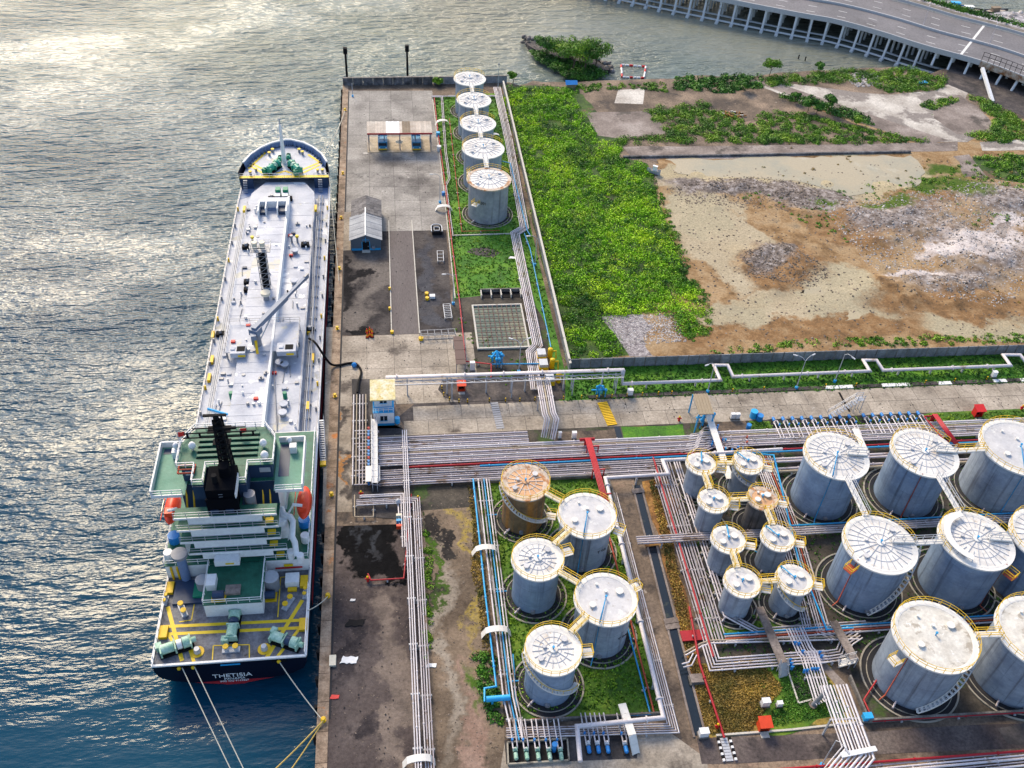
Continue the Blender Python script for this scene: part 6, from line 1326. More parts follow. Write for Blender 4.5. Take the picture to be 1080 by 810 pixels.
def bitts(px,py,rz,s=1):
    c=G(px,py,PD); o=part(MB().box((c.x,c.y,PD+.1),(2.2*s,.8*s,.2),rz),'bitts_base','galvanised')
    for k in (-.6,.6):
        x,y=c.x+k*s*math.cos(rz),c.y+k*s*math.sin(rz); b=MB(); b.cyl((x,y),.26*s,PD+.2,PD+.85,10); part(b,'bitt','galvanised',o); b=MB(); b.cyl((x,y),.38*s,PD+.85,PD+1.0,12); part(b,'bitt_cap','safety_yellow',o)
bitts(193,644,math.radians(-65)); bitts(304,637,math.radians(62)); bitts(244,685.7,0); bitts(175,634,1.5,.7); bitts(322,627,1.5,.7)
for a in ((208.3,687.7),(278.9,684.7)):
    c=G(*a,PD); b=MB(); b.cyl((c.x,c.y),.85,PD+.02,PD+.08,16); o=part(b,'fairlead_ring','safety_yellow'); b=MB(); b.cyl((c.x,c.y),.45,PD+.08,PD+.8,12,.35); part(b,'roller','galvanised',o)
c=G(309,614.6,PD); part(MB().bx(c.x-.9,c.x+.9,c.y-.8,c.y+.8,PD,PD+1.2),'deck_box','white_paint'); part(MB().bx(c.x-.6,c.x+.6,c.y-1.5,c.y-.9,PD,PD+.3),'box_step','safety_yellow')
for a in ((179.6,621.5),(321,614.6),(173,668),(320,660)): c=G(*a,PD); part(MB().bx(c.x-.5,c.x+.5,c.y-.9,c.y+.9,PD,PD+.5),'yellow_fairlead','safety_yellow')
c=G(212,623,PD); part(MB().bx(c.x-.8,c.x+.8,c.y-1.4,c.y+1.6,PD,PD+.7),'green_chest','dark_green_paint')
for (px,py,r,h,m) in ((213,611.5,.85,2.2,'steel_grey'),(285.5,608.5,1.0,2.4,'steel_grey')): c=G(px,py,PD+h); b=MB(); b.cyl((c.x,c.y),r,PD,PD+h,18); o=part(b,'drum_tank',m); b=MB(); b.cyl((c.x,c.y),r*1.05,PD+h,PD+h+.1,18); part(b,'drum_lid','galvanised',o)
c=G(199,611,PD); b=MB(); b.cyl((c.x-.25,c.y),.62,PD,PD+5.2,16); o=part(b,'vent_trunk','bulwark_blue'); b=MB(); b.cyl((c.x-.25,c.y),1.05,PD+5.2,PD+5.7,18); part(b,'vent_head','steel_grey',o)
part(MB().bx(XC-8.2,XC-4.0,76.3,80,PD,PD+.35),'store_platform','navy_paint_and_shade')
for a in ((231,630.5),(285,630.5)): 
    c=G(*a,PD if a[0]>280 else 5.2); z=c.z; part(MB().tube([(c.x-.7,c.y,z+.7),(c.x+.7,c.y,z+.7)],.55,12),'hose_reel','navy_paint_and_shade'); part(MB().bx(c.x-.9,c.x+.9,c.y-.7,c.y+.7,z,z+.2),'reel_frame','safety_yellow')
# ---- aft superstructure
BZ2=5.2
part(MB().bx(-26.0,-18.7,74.2,80.6,PD,BZ2-.1),'aft_house','white_paint'); part(MB().bx(-26.1,-18.6,74.1,80.6,BZ2-.1,BZ2),'aft_house_deck','ship_deck_green')
b=MB(); railing(b,[(-26.0,80.4,BZ2),(-26.0,74.2,BZ2),(-18.7,74.2,BZ2),(-18.7,80.4,BZ2)],1,1.5,.045); part(b,'aft_house_railing','white_paint')
part(MB().bx(-31.8,-13.0,80.8,105,MD,BZ2-.1),'lower_house','white_paint'); part(MB().bx(-31.85,-12.95,80.7,104.8,BZ2-.1,BZ2),'boat_deck','ship_deck_green')
b=MB(); railing(b,[(-26,80.8,BZ2),(-31.8,80.8,BZ2),(-31.8,104.7,BZ2)],1,1.5,.045); railing(b,[(-18.7,80.8,BZ2),(-13.05,80.8,BZ2),(-13.05,104.7,BZ2)],1,1.5,.045); part(b,'boat_deck_railing','white_paint')
fx0_,fx1_=G(219,500,19).x,G(249,500,19).x
part(MB().bx(-29.0,-16.6,86.52,93.5,BZ2,BD-.15),'accommodation_block','white_paint'); part(MB().bx(-28.95,-16.65,86.44,86.52,10.1,BD-.2),'aft_bulkhead','navy_paint_and_shade'); part(MB().bx(-29.0,-16.6,82.4,86.5,BZ2,10.0),'accommodation_block','white_paint'); part(MB().bx(-29.0,-16.6,82.35,86.5,10.0,10.1),'well_deck','ship_deck_green'); part(MB().bx(fx0_,fx1_,82.4,86.5,10.1,BD-.15),'casing_base','navy_paint_and_shade')
for k,z in enumerate((7.6,10.0,12.4,14.8)):
    x0,x1=(-28.9,-16.2) if k else (-28.2,-15.6); f=part(MB().bx(x0,x1,80.7,82.4,z-.12,z),'gallery_deck','ship_deck_green')
    part(MB().bx(x0+1.6+.25*k*0,x1-1.9,80.78,80.95,z-1.45,z-.12),'gallery_front','white_paint',f); part(MB().bx(x0-.05,x1+.05,80.62,80.74,z-.3,z+.02),'gallery_edge','white_paint',f)
    b=MB(); railing(b,[(x0,80.7,z),(x1,80.7,z)],1.0,1.5,.04); part(b,'gallery_railing','galvanised',f)
    part(MB().bx(x1-1.6,x1-.6,80.9,81.6,z-2.1,z-1.75),'yellow_step','deck_yellow',f)
for i in range(8):
    for z in (6.0,8.4,10.8): part(MB().bx(-27.4+i*1.3,-26.8+i*1.3,82.36,82.42,z,z+.7),'porthole','glass_dark')
part(MB().bx(-24.4,-22.0,80.2,80.75,5.3,6.6),'locker_box','white_paint'); c=G(240,591,6.4); part(MB().bx(c.x-1.6,c.x+1.6,c.y-.6,c.y+.6,6.0,7.0),'locker_box','white_paint'); part(MB().bx(c.x-.2,c.x+.9,c.y-.63,c.y-.6,6.3,6.6),'warning_panel','deck_yellow')
c=G(224,617,BZ2); part(MB().bx(c.x-.6,c.x+.6,c.y-.9,c.y+.9,BZ2,BZ2+1.2),'liferaft_canister','white_paint')
c=G(246,623,BZ2); part(MB().bx(c.x-.95,c.x+.95,c.y-.7,c.y+.7,BZ2,BZ2+.4),'brown_hatch','track_mud')
# bridge deck with wings
lw=[G(165,475,BD),G(188,473,BD),G(193,527,BD),G(158,529,BD)]; rw=[G(293,471,BD),G(320.5,469,BD),G(319,521,BD),G(293,521,BD)]
y0,y1=84.6,93.4
part(MB().bx(-32.2,-28.0,y0,y1,BD-.15,BD),'bridge_wing','ship_deck_pale_green'); part(MB().bx(-16.8,-13.1,y0,y1,BD-.15,BD),'bridge_wing','ship_deck_pale_green')
part(MB().bx(-28.0,-16.8,86.5,y1,BD-.15,BD),'bridge_deck','ship_deck_green'); part(MB().bx(fx0_-.3,fx1_+.3,82.4,86.5,BD-.15,BD),'bridge_deck','ship_deck_green')
part(MB().bx(-16.4,-15.0,y0+2.4,y1-.5,BD,BD+.02),'wing_mat','navy_paint_and_shade'); part(MB().bx(-31.8,-29.0,y1-1.4,y1-.4,BD,BD+.02),'wing_mat','navy_paint_and_shade')
for x0,x1,xo in ((-32.2,-28.3,-32.2),(-16.6,-13.1,-13.1)):
    xi=x0 if xo==x1 else x1
    part(MB().bx(xo-.09,xo+.09,y0,y1,BD-.5,BD+1.0),'wing_bulwark','white_paint'); part(MB().bx(x0,x1,y1-.1,y1+.08,BD-.5,BD+1.0),'wing_bulwark','white_paint'); part(MB().bx(x0,x1,y0-.08,y0+.08,BD-.35,BD+.15),'wing_edge','white_paint')
    b=MB(); railing(b,[(x0,y0,BD),(x1,y0,BD)],1.0,1.2,.05); part(b,'wing_railing','white_paint')
    part(MB().bx((x0+x1)/2-.2,(x0+x1)/2+.7,y1-2.3,y1-1.4,BD,BD+1.2),'wing_console','white_paint')
part(MB().bx(-28.4,-17.0,87.0,93.3,BD,RD-.12),'wheelhouse','navy_paint_and_shade')
rf=[(-28.9,86.9),(-28.9,91.4),(-27.4,93.9),(-18.2,93.9),(-16.7,91.4),(-16.7,86.9),(-19.6,86.9),(-19.6,83.6),(-21.3,83.6),(-21.3,86.9)]
rf2=rf[:6]+[(-19.9,86.9),(-19.9,83.9),(-21.8,83.9),(-21.8,86.9),(-25.2,86.9),(-25.2,83.9),(-26.6,83.9),(-26.6,86.9)]
rf2=list(reversed(rf2)); rf2=[(x,y) for x,y in rf2]
bm=bmesh.new(); f=bm.faces.new([bm.verts.new((x,y,RD)) for x,y in rf2]); bmesh.ops.triangulate(bm,faces=[f]); bm.verts.index_update(); b=MB(); bm.free(); b.prism(rf[:6],RD-.04,RD).prism([(-21.8,83.9),(-19.9,83.9),(-19.9,86.88),(-21.8,86.88)],RD-.04,RD).prism([(-26.6,83.9),(-25.2,83.9),(-25.2,86.88),(-26.6,86.88)],RD-.04,RD)
m_=len(rf2); b.add([(x,y,RD) for x,y in rf2]+[(x,y,RD-.15) for x,y in rf2],[(i,(i+1)%m_,m_+(i+1)%m_,m_+i) for i in range(m_)]); part(b,'monkey_island','ship_deck_green')
b=MB(); railing(b,[(x,y,RD) for x,y in rf2],1.0,1.3,.06,closed=True); part(b,'roof_railing','white_paint')
part(MB().bx(-26.6,-25.2,83.7,86.9,BD,RD-.16),'roof_support_block','navy_paint_and_shade'); part(MB().bx(-21.8,-19.9,83.7,86.9,BD,RD-.16),'roof_support_block','navy_paint_and_shade')
for k in range(5):
    y=92.6-k*.95; part(MB().bx(-26.6,-18.9,y-.2,y+.2,RD,RD+.28),'roof_beam','ship_deck_green'); part(MB().bx(-26.7,-18.8,y-.34,y-.2,RD,RD+.05),'roof_slot','black_steel')
for x0,x1 in ((-28.0,-26.9),(-18.6,-17.2)): part(MB().bx(x0,x1,86.94,87.0,BD+1.1,BD+1.9),'aft_window','lichen_roof' if 0 else 'galvanised')
for i in range(11): part(MB().bx(-28.2+i*1.02,-27.35+i*1.02,93.29,93.34,BD+1.1,BD+2.1),'bridge_window','glass_dark')
# funnel casing, black
fx0,fx1=G(219,500,19).x,G(249,500,19).x; fy1=G(235,491,19).y; fy0=G(235,517,19).y; fya=min(fy0-.3,G(235,540,BD).y)
part(MB().prism([(fx0,fy0),(fx1,fy0),(fx1,fy1),(fx0,fy1)],BD-.05,19.0),'funnel_casing','funnel_black')
part(MB().bx(fx0-.15,fx1+.25,fya,fy0,BD-.05,17.6),'funnel_step','funnel_black'); part(MB().bx(fx1,fx1+.12,fy0-.2,fy1-.8,RD,18.4),'funnel_side_plate','white_paint')
c=((fx0+fx1)/2,(fy0+fy1)/2); b=MB(); b.cyl((c[0]+.4,c[1]+.6),.75,19,20.6,14,.7); part(b,'exhaust_pipe','funnel_black'); b=MB(); b.cyl((c[0]-.7,c[1]-.6),.35,19,20.2,10); part(b,'exhaust_pipe','black_steel')
for i in range(2): part(MB().bx(c[0]-1.6+i*1.9,c[0]-.6+i*1.9,fya-.06,fya,15.2,15.7),'louvre','navy_paint_and_shade')
b=MB()
for i in range(7): b.bx(c[0]-.25,c[0]+.25,fy0-.06,fy0,15.5+i*.45,15.56+i*.45)
part(b,'funnel_rungs','steel_grey')
b=MB(); b.cyl((-19.7,83.4),.75,10,15.8,14); part(b,'grey_vent','steel_grey')
# main mast
c=(fx0+2.0,fy1+1.0); mm=lattice(c,1.5,RD,26.6,'black_steel','radar_mast',.2,.9,n=9)
b=MB(); b.cyl(c,.35,RD,26.8,8,.25); b.bx(c[0]-1.4,c[0]+1.4,c[1]-.6,c[1]+.6,24.4,24.6); b.bx(c[0]-1.1,c[0]+1.1,c[1]-.5,c[1]+.5,22.2,22.35); part(b,'mast_core','black_steel',mm)
b=MB()
for z,l in ((23.2,4.6),(24.0,4.4),(24.8,3.2)): b.tube([(c[0]-l,c[1],z),(c[0]+l,c[1],z)],.09,5)
for x in (-4,-2.5,2.5,4): b.cyl((c[0]+x,c[1]),.14,23.2,23.9,6)
part(b,'mast_yard','black_steel',mm); part(MB().bx(c[0]-1.6,c[0]+1.2,c[1]-.2,c[1]+.15,26.9,27.1),'radar_scanner','black_steel',mm); part(MB().bx(c[0]-.3,c[0]+2.2,c[1]-.9,c[1]-.6,25.3,25.6),'radar_scanner','black_steel',mm)
for (px,py,z,m,sz) in ((202.5,470,18.2,'white_paint',.5),(277.5,467,18.2,'white_paint',.5),(279,480,18,'white_paint',.55),(185.5,470,16.5,'white_paint',.45),(305,464,16,'white_paint',.4)):
    c=G(px,py,z); b=MB(); b.cyl((c.x,c.y),.12,RD if z>17 else BD,z,6); o=part(b,'antenna_post','white_paint'); b=MB(); b.ball((c.x,c.y,z),sz,10,1.2); part(b,'antenna_dome',m,o)
c=G(197,496,RD); b=MB(); b.tube([(c.x-1,c.y-.7,RD+.2),(c.x+1,c.y-.7,RD+.2),(c.x+1,c.y+.7,RD+.2),(c.x-1,c.y+.7,RD+.2),(c.x-1,c.y-.7,RD+.2)],.13,5); b.tube([(c.x-.9,c.y-.7,RD+.9),(c.x+.9,c.y-.7,RD+.9)],.1,5); part(b,'compass_frame','pipe_rust_red')
for (px,py) in ((189,467),(254,463)): c=G(px,py,17.4); b=MB(); b.bar((c.x,c.y,17.4),(c.x+.1,c.y,19.4),.06); o=part(b,'flag_staff','white_paint'); part(MB().add([(c.x,c.y,18.4),(c.x+.9,c.y+.2,18.5),(c.x+.9,c.y+.2,19.2),(c.x,c.y,19.3),(c.x,c.y+.03,18.4),(c.x+.9,c.y+.23,18.5),(c.x+.9,c.y+.23,19.2),(c.x,c.y+.03,19.3)],[(0,1,2,3),(7,6,5,4),(0,4,5,1),(3,2,6,7)]),'flag','signal_red',o)
# companion stairs in yellow
for (x,ya,yb_,z0,z1) in ((-27.3,84.6,82.8,12.4,BD),(-17.6,84.0,81.9,12.4,BD)):
    b=MB(); 
    for s in (-.45,.45): b.bar((x+s,ya,z1),(x+s,yb_,z0),.12); railing(b,[(x+s,ya,z1),(x+s,yb_,z0)],.9,1,.05)
    part(b,'companion_rail','safety_yellow')
# lifeboats with davits
flat('lifeboat_red',(.80,.06,.015),rough=.4)
def lifeboat(xc,yc,z,L):
    n=14; vs=[]; m=10
    for i in range(n+1):
        u=i/n; y=yc+(u-.5)*L; r=max(.04,(math.sin(math.pi*u))**.55)
        for k in range(m):
            a=2*math.pi*k/m; vs.append((xc+1.08*r*math.cos(a),y,z+(1.15 if math.sin(a)>0 else .95)*r*math.sin(a)*(.95 if abs(u-.5)<.3 else .8)))
    b=MB(); b.add(vs,[(i*m+k,(i+1)*m+k,(i+1)*m+(k+1)%m,i*m+(k+1)%m) for i in range(n) for k in range(m)],True); o=part(b,'lifeboat','lifeboat_red')
    part(MB().bx(xc-.5,xc+.5,yc-L*.38,yc-L*.2,z+.7,z+1.45),'conning_hatch','lifeboat_red',o); part(MB().bx(xc+(1.2 if xc>XC else -1.26),xc+(1.26 if xc>XC else -1.2),yc-1,yc+1,z+.2,z+.5),'boat_window','glass_dark',o); part(MB().tube([(xc-1.28,yc-L*.36,z),(xc-1.3,yc+L*.36,z)],.07,4),'grab_line','orange_red',o)
    for yy in (yc-L*.36,yc+L*.36):
        s=1 if xc>XC else -1; part(MB().tube([(xc-s*3.0,yy,BZ2),(xc-s*2.4,yy,BZ2+3.2),(xc-s*1.2,yy,z+2.2),(xc,yy,z+1.9)],.2,4,False),'davit','white_paint',o)
a=G(321,530,8.8); lifeboat(a.x,a.y,8.8,6.0); a=G(182,540,8.8); lifeboat(a.x-.1,a.y+.8,8.8,6.0)
# white exhaust gooseneck on the starboard side, boxes and drums on the boat deck
b=MB(); b.tube([G(297,536,9.5),G(299,543,9.5),G(306,545,9.3),G(309,550,9),G(308,566,8.2),G(311,572,7.5),G(312,580,6.6),G(313,586,6.0)],.42,8); part(b,'gooseneck_duct','white_paint'); b=MB(); b.cyl((G(297,548,9).x,G(297,548,9).y),.8,BZ2,9.4,12); part(b,'duct_base','white_paint')
for (px,py,m,s) in ((321,551,'valve_blue',.8),(184,568,'valve_blue',.8),(322,568,'white_paint',.6),(178,586,'white_paint',.6),(307,585,'white_paint',.5),(317,589,'white_paint',.5)): c=G(px,py,BZ2+.5); b=MB(); b.cyl((c.x,c.y),s,BZ2,BZ2+1.3,12); part(b,'deck_drum',m)
for (px,py) in ((303,600),(250,599),(257,594)): c=G(px,py,4); 
part(MB().bx(-17.6,-14.0,80.66,80.7,3.2,3.5),'fire_equipment_panel','signal_red'); part(MB().bx(-16.4,-15.2,80.62,80.66,3.7,4.2),'sign_plate','deck_yellow')
for x in (-31.0,-30.2): part(MB().bx(x-.12,x+.12,80.4,80.7,PD,BZ2-.2),'yellow_post','safety_yellow')
# stern lettering
def lettering(txt,size,loc,w,parent,m='white_paint',tilt=math.radians(72),nm='lettering',rz=0,ext=.02):
    cu=bpy.data.curves.new('t','FONT'); cu.body=txt; cu.size=size; cu.align_x='CENTER'; cu.extrude=ext; o=bpy.data.objects.new('t',cu); link(o); dg=bpy.context.evaluated_depsgraph_get(); dg.update()
    me=bpy.data.meshes.new_from_object(o.evaluated_get(dg)); xs=[v.co.x for v in me.vertices]; sx=w/(max(xs)-min(xs)); bpy.data.objects.remove(o)
    me.transform(Matrix.Translation(V3(loc)-OFF[parent.name])@Matrix.Rotation(rz,4,'Z')@Matrix.Rotation(tilt,4,'X')@Matrix.Diagonal((sx,1,1,1))); me.materials.clear(); me.materials.append(MATS[m]); me.name=nm
    q=bpy.data.objects.new(nm,me); link(q); attach(q,parent); return q
flat('lettering_white',(.85,.85,.85))
lettering('THETISIA',1.15,(XC-.1,67.30,-.95),4.9,ship,'lettering_white',math.radians(90)); lettering('PANAMA',.62,(XC+.1,67.30,-1.55),2.6,ship,'lettering_white',math.radians(90)); lettering('IMO NO 9143867',.5,(XC,67.30,-2.05),3.6,ship,'lettering_white',math.radians(90))
part(MB().bx(XC-1.2,XC+1.2,67.30,67.45,1.75,1.95),'stern_light_shelf','bright_blue')
for px in (-28.6,-26.9,-16.4): part(MB().bx(px-.9,px+.9,67.28,67.42,1.75,2.15),'stern_fairlead','black_steel'); part(MB().ball((px,67.2,2.0),.28,6),'roller','safety_yellow')
# mooring ropes
def ropeline(a,c,sag,lb,m='rope',r=.07):
    a,c=V3(a),V3(c); n=12; pts=[a.lerp(c,i/n)-V3((0,0,4*sag*(i/n)*(1-i/n))) for i in range(n+1)]; MB().tube(pts,r,5).build('mooring_rope',m,None,lb,'rope')
bq=[G(340.5,760.6,.5),G(344.5,629.7,.5)]; QB=V3((QX+.75,bq[0].y,.55)); QC=V3((QX+.75,bq[1].y,.55))
ropeline((-28.2,67.2,2.1),(G(262,850,-1).x,G(262,850,-1).y,-1),.5,'pale mooring rope running aft from the port side of the stern, left of two')
ropeline((-26.7,67.2,2.1),(G(276,850,-1).x,G(276,850,-1).y,-1),.5,'pale mooring rope running aft from the port side of the stern, right of two')
ropeline((-16.4,67.2,2.1),QB,.6,'pale mooring rope from the starboard stern to the quay bollard')
ropeline((-13.0,74.0,2.8),QC,.3,'short pale mooring rope from the poop deck side to the quay')
ropeline(QB,(G(270,830,-1).x,G(270,830,-1).y,-1),.3,'yellow brown rope from the quay bollard to a vessel outside the photo, upper one','rope_yellow',.1)
ropeline(QB,(G(285,840,-1).x,G(285,840,-1).y,-1),.6,'yellow brown rope from the quay bollard, lower one of the pair','rope_yellow',.1)
B3=V3((QX+.75,G(362.5,117,.5).y,.55)); B4=V3((QX+.75,G(359.8,184,.5).y,.55))
ropeline((-14.5,189,5.6),B3,1.0,'thin head rope from the bow to the far quay bollard'); ropeline((-15.6,190,5.6),B3,1.8,'thin slack head rope beside the taut one at the bow'); ropeline((-13.2,182,5.2),(QX+.75,150,.5),.8,'thin spring rope slanting aft from the bow to the quay')
# ================================================================ YARD BUILDINGS AND SMALL THINGS
# shed over the truck bays
mat('shed_floor_tan',[(.36,.29,.2),(.55,.46,.34)],.4,grain=.3,spots=[((.2,.16,.12),.4,.62,.1)])
flat('truck_light_blue',(.03,.22,.42),rough=.4)
sx0,sx1=G(387,158,0).x,G(456,158,0).x; sy0=G(420,161,0).y; 
MB().bx(sx0+.2,sx1-.5,sy0,sy0+7.5,.03,.14).build('shed_floor','shed_floor_tan',kind='structure')
rz_=4.6; ry0=G(420,140.5,rz_).y; ry1=G(420,128,rz_+.5).y; rx0,rx1=G(387,141,rz_).x,G(456,141,rz_).x
sh=thing('truck_shed','open truck shed with patched cream and white corrugated roof','shed',((rx0+rx1)/2,ry0,0)); n=24
for i in range(n):
    x0=rx0+(rx1-rx0)*i/n; x1=rx0+(rx1-rx0)*(i+1)/n-.03; f=(i+.5)/n; m='sheet_white' if .30<f<.48 else 'sheet_brown' if .54<f<.66 else 'corrugated_pale'; h=.05*(i%2)
    MB().add([(x0,ry0,rz_+h),(x1,ry0,rz_+h),(x1,ry1,rz_+.5+h),(x0,ry1,rz_+.5+h),(x0,ry0,rz_+h-.06),(x1,ry0,rz_+h-.06),(x1,ry1,rz_+.44+h),(x0,ry1,rz_+.44+h)],[(0,1,2,3),(7,6,5,4),(0,4,5,1),(1,5,6,2),(2,6,7,3),(3,7,4,0)]).build('roof_sheet',m,sh)
MB().bx(rx0,rx1,ry0-.12,ry0-.02,rz_-.3,rz_+.08).build('fascia','pipe_red',sh)
for i in range(5):
    for y in (ry0+.4,ry1-.4): x=rx0+.3+(rx1-rx0-.6)*i/4; MB().bx(x-.1,x+.1,y-.1,y+.1,0,rz_-.05).build('post','steel_grey',sh)
for y in (ry0+.4,ry1-.4): MB().bx(rx0+.1,rx1-.1,y-.08,y+.08,rz_-.25,rz_-.06).build('beam','steel_grey',sh)
def truck():
    t=thing('parked_truck','','truck'); MB().bx(-1.0,1.0,-2.6,3.6,.55,.8).build('chassis','black_steel',t)
    c=MB(); c.bx(-1.1,1.1,-3.6,-1.9,.6,2.6).build('cab','truck_light_blue',t)
    cab=[o for o in t.children if o.name.startswith('cab')][0]
    MB().bx(-.95,.95,-3.66,-3.6,1.6,2.35).build('windscreen','glass_dark',cab); MB().bx(-1.0,1.0,-3.72,-3.6,.55,.85).build('bumper','safety_yellow',cab)
    for s in (-.8,.8): MB().bx(s-.16,s+.16,-3.68,-3.6,.95,1.15).build('headlight','white_paint',cab)
    b=MB(); b.bx(-1.1,1.1,-1.7,3.6,.8,.95); b.bx(-1.15,-1.05,-1.7,3.6,.8,1.7); b.bx(1.05,1.15,-1.7,3.6,.8,1.7); b.bx(-1.1,1.1,-1.75,-1.65,.8,1.9); b.bx(-1.1,1.1,3.5,3.6,.8,1.7); b.build('cargo_bed','truck_light_blue',t)
    for y in (-2.6,1.6,2.7):
        for s in (-.95,.95): MB().tube([(s-.15,y,.5),(s+.15,y,.5)],.5,12).build('wheel','black_steel',t)
    return t
T0=truck(); T0['group']='blue trucks under the shed'
for px,lb in ((404,'blue truck in the left bay of the shed'),(439.5,'blue truck in the right bay of the shed')):
    q=G(px,161,0); put(T0,(q.x,q.y+3.6,.14),0,lb,.95)
q=G(421,151,1.5); b=thing('parasol','small pale round parasol between the two blue trucks','parasol',(q.x,q.y,.14)); MB().cyl((q.x,q.y),.04,.14,2.1,6).build('pole','steel_grey',b); k=MB(); k.cone((q.x,q.y),.9,1.9,2.4,10); k.build('canopy','cream_paint',b)
# slate roofed house
hx0,hx1=G(370.5,262,0).x,G(402,262,0).x; hy0=G(386,264,0).y; 
E_=2.6; R_2=3.7; hs=thing('site_office','small blue grey site office with two grey gable roofs','house',((hx0+hx1)/2,hy0,0))
yr0=G(386,247,R_2).y; hy1=G(386,207,R_2).y-.2; ymid=G(386,225,R_2).y
def gable(x0,x1,y0,y1,zw,zr,wm,rm,nm,ov=.3,tile=None):
    xm=(x0+x1)/2
    MB().add([(x0,y0,0),(x1,y0,0),(x1,y0,zw),(xm,y0,zr),(x0,y0,zw),(x0,y1,0),(x1,y1,0),(x1,y1,zw),(xm,y1,zr),(x0,y1,zw)],[(0,1,2,3,4),(9,8,7,6,5),(0,5,6,1),(1,6,7,2),(4,9,5,0)]).build('wall',wm,hs)
    for s in (-1,1):
        xe=x0-ov if s<0 else x1+ov; ze=zw-ov*(zr-zw)/((x1-x0)/2); n=tile or 1
        for i in range(n):
            f0,f1=i/n,(i+1)/n; A=V3((xm,0,zr+.08)).lerp(V3((xe,0,ze+.08)),f0); B=V3((xm,0,zr+.08)).lerp(V3((xe,0,ze+.08)),f1)
            k=max(1,int((y1-y0)/1.0)) if n>1 else int((y1-y0)/.9)
            for j in range(k):
                a,c=y0-ov+(y1-y0+2*ov)*j/k,y0-ov+(y1-y0+2*ov)*(j+1)/k-.04; h=.04*((i+j)%2)+.02
                P=[(A.x,a,A.z+h),(B.x,a,B.z+h),(B.x,c,B.z+h),(A.x,c,A.z+h)]; Q=[(p[0],p[1],p[2]-.07) for p in P]
                MB().add(P+Q,[(0,1,2,3),(7,6,5,4),(0,4,5,1),(1,5,6,2),(2,6,7,3),(3,7,4,0)]).build(nm,rm,hs)
gable(hx0,hx1,hy0+.0,ymid,E_,R_2,'wall_blue_grey','roof_pale_grey','roof_sheet')
gable(hx0+.3,hx1+.0,ymid+.3,hy1,E_+.1,R_2+.1,'wall_blue_grey','roof_slate','roof_sheet',tile=4)
MB().bx((hx0+hx1)/2-.12,(hx0+hx1)/2+.12,hy0-.3,ymid+2,R_2+.1,R_2+.22).build('ridge_cap','white_paint',hs)
xm=(hx0+hx1)/2
MB().bx(hx0+.1,hx1-.1,hy0-.03,hy0-.005,0.02,.5).build('plinth_band','pipe_blue',hs); d=MB().bx(xm-.7,xm+.7,hy0-.05,hy0-.01,0,2.0).build('door','black_steel',hs); MB().bx(xm+.4,xm+.5,hy0-.1,hy0-.05,.9,1.1).build('handle','galvanised',d)
MB().bx(xm-.8,xm-.7,hy0-.06,hy0-.01,0,2.1).build('door_frame','bright_blue',hs); MB().bx(xm+.7,xm+.8,hy0-.06,hy0-.01,0,2.1).build('door_frame','bright_blue',hs)
b=MB(); b.bx(xm-.7,xm+.7,hy0-.2,hy0-.12,2.55,2.63); b.bx(xm-.05,xm+.05,hy0-.2,hy0-.1,2.0,3.1); b.build('bracket','bright_blue',hs); MB().bx(xm+1.2,xm+1.8,hy0-.4,hy0-.06,.5,1.1).build('air_conditioner','steel_grey',hs); MB().bx(xm-.8,xm+.8,hy0-.9,hy0-.1,.02,.2).build('doorstep','pale_kerb',hs)
MB().bx(hx0-2,hx0-.1,hy0,hy1,.05,.09).build('office_path','warm_concrete',kind='structure')
# blue and white control building, two storeys
cx0,cx1=G(394.5,448,0).x,G(416,448,0).x; cy0=G(405,449,0).y; cy1=cy0+4.2
co=thing('control_building','small two storey white and blue control cabin with a lichen covered roof','building',((cx0+cx1)/2,cy0,0))
MB().bx(cx0,cx1,cy0,cy1,0,2.9).build('lower_storey','white_paint',co); MB().bx(cx0-.04,cx1+.04,cy0-.04,cy1,0.02,.55).build('blue_band','pipe_blue',co)
MB().bx(cx0-.05,cx1+.05,cy0-.05,cy1,2.9,3.05).build('floor_band','bright_blue',co); MB().bx(cx0+.1,cx1-.1,cy0+1.3,cy1,3.05,5.4).build('upper_storey','white_paint',co)
for x in (cx0+.15,cx1-.15): MB().bx(x-.1,x+.1,cy0+.05,cy0+.25,3.05,5.4).build('corner_post','bright_blue',co)
b=MB(); railing(b,[(cx0+.1,cy0+.05,3.05),(cx1-.1,cy0+.05,3.05)],.9,.7,.05); b.build('balcony_rail','white_paint',co)
for z,y in ((1.2,cy0-.03),(3.9,cy0+1.27)):
    wn=MB().bx((cx0+cx1)/2-.55,(cx0+cx1)/2+.55,y-.04,y+.01,z,z+1.0).build('window','glass_dark',co); MB().bx((cx0+cx1)/2-.04,(cx0+cx1)/2+.04,y-.07,y-.04,z,z+1).build('mullion','white_paint',wn); MB().bx((cx0+cx1)/2-.65,(cx0+cx1)/2+.65,y-.07,y-.02,z-.1,z).build('sill','bright_blue',wn)
MB().bx(cx0-.4,cx1+.35,cy0+.15,cy1+.9,5.4,5.62).build('roof','lichen_roof',co); b=MB(); b.cyl((cx1+.5,cy0+.1),.42,.5,1.6,12); b.build('water_tank','bright_blue',co)
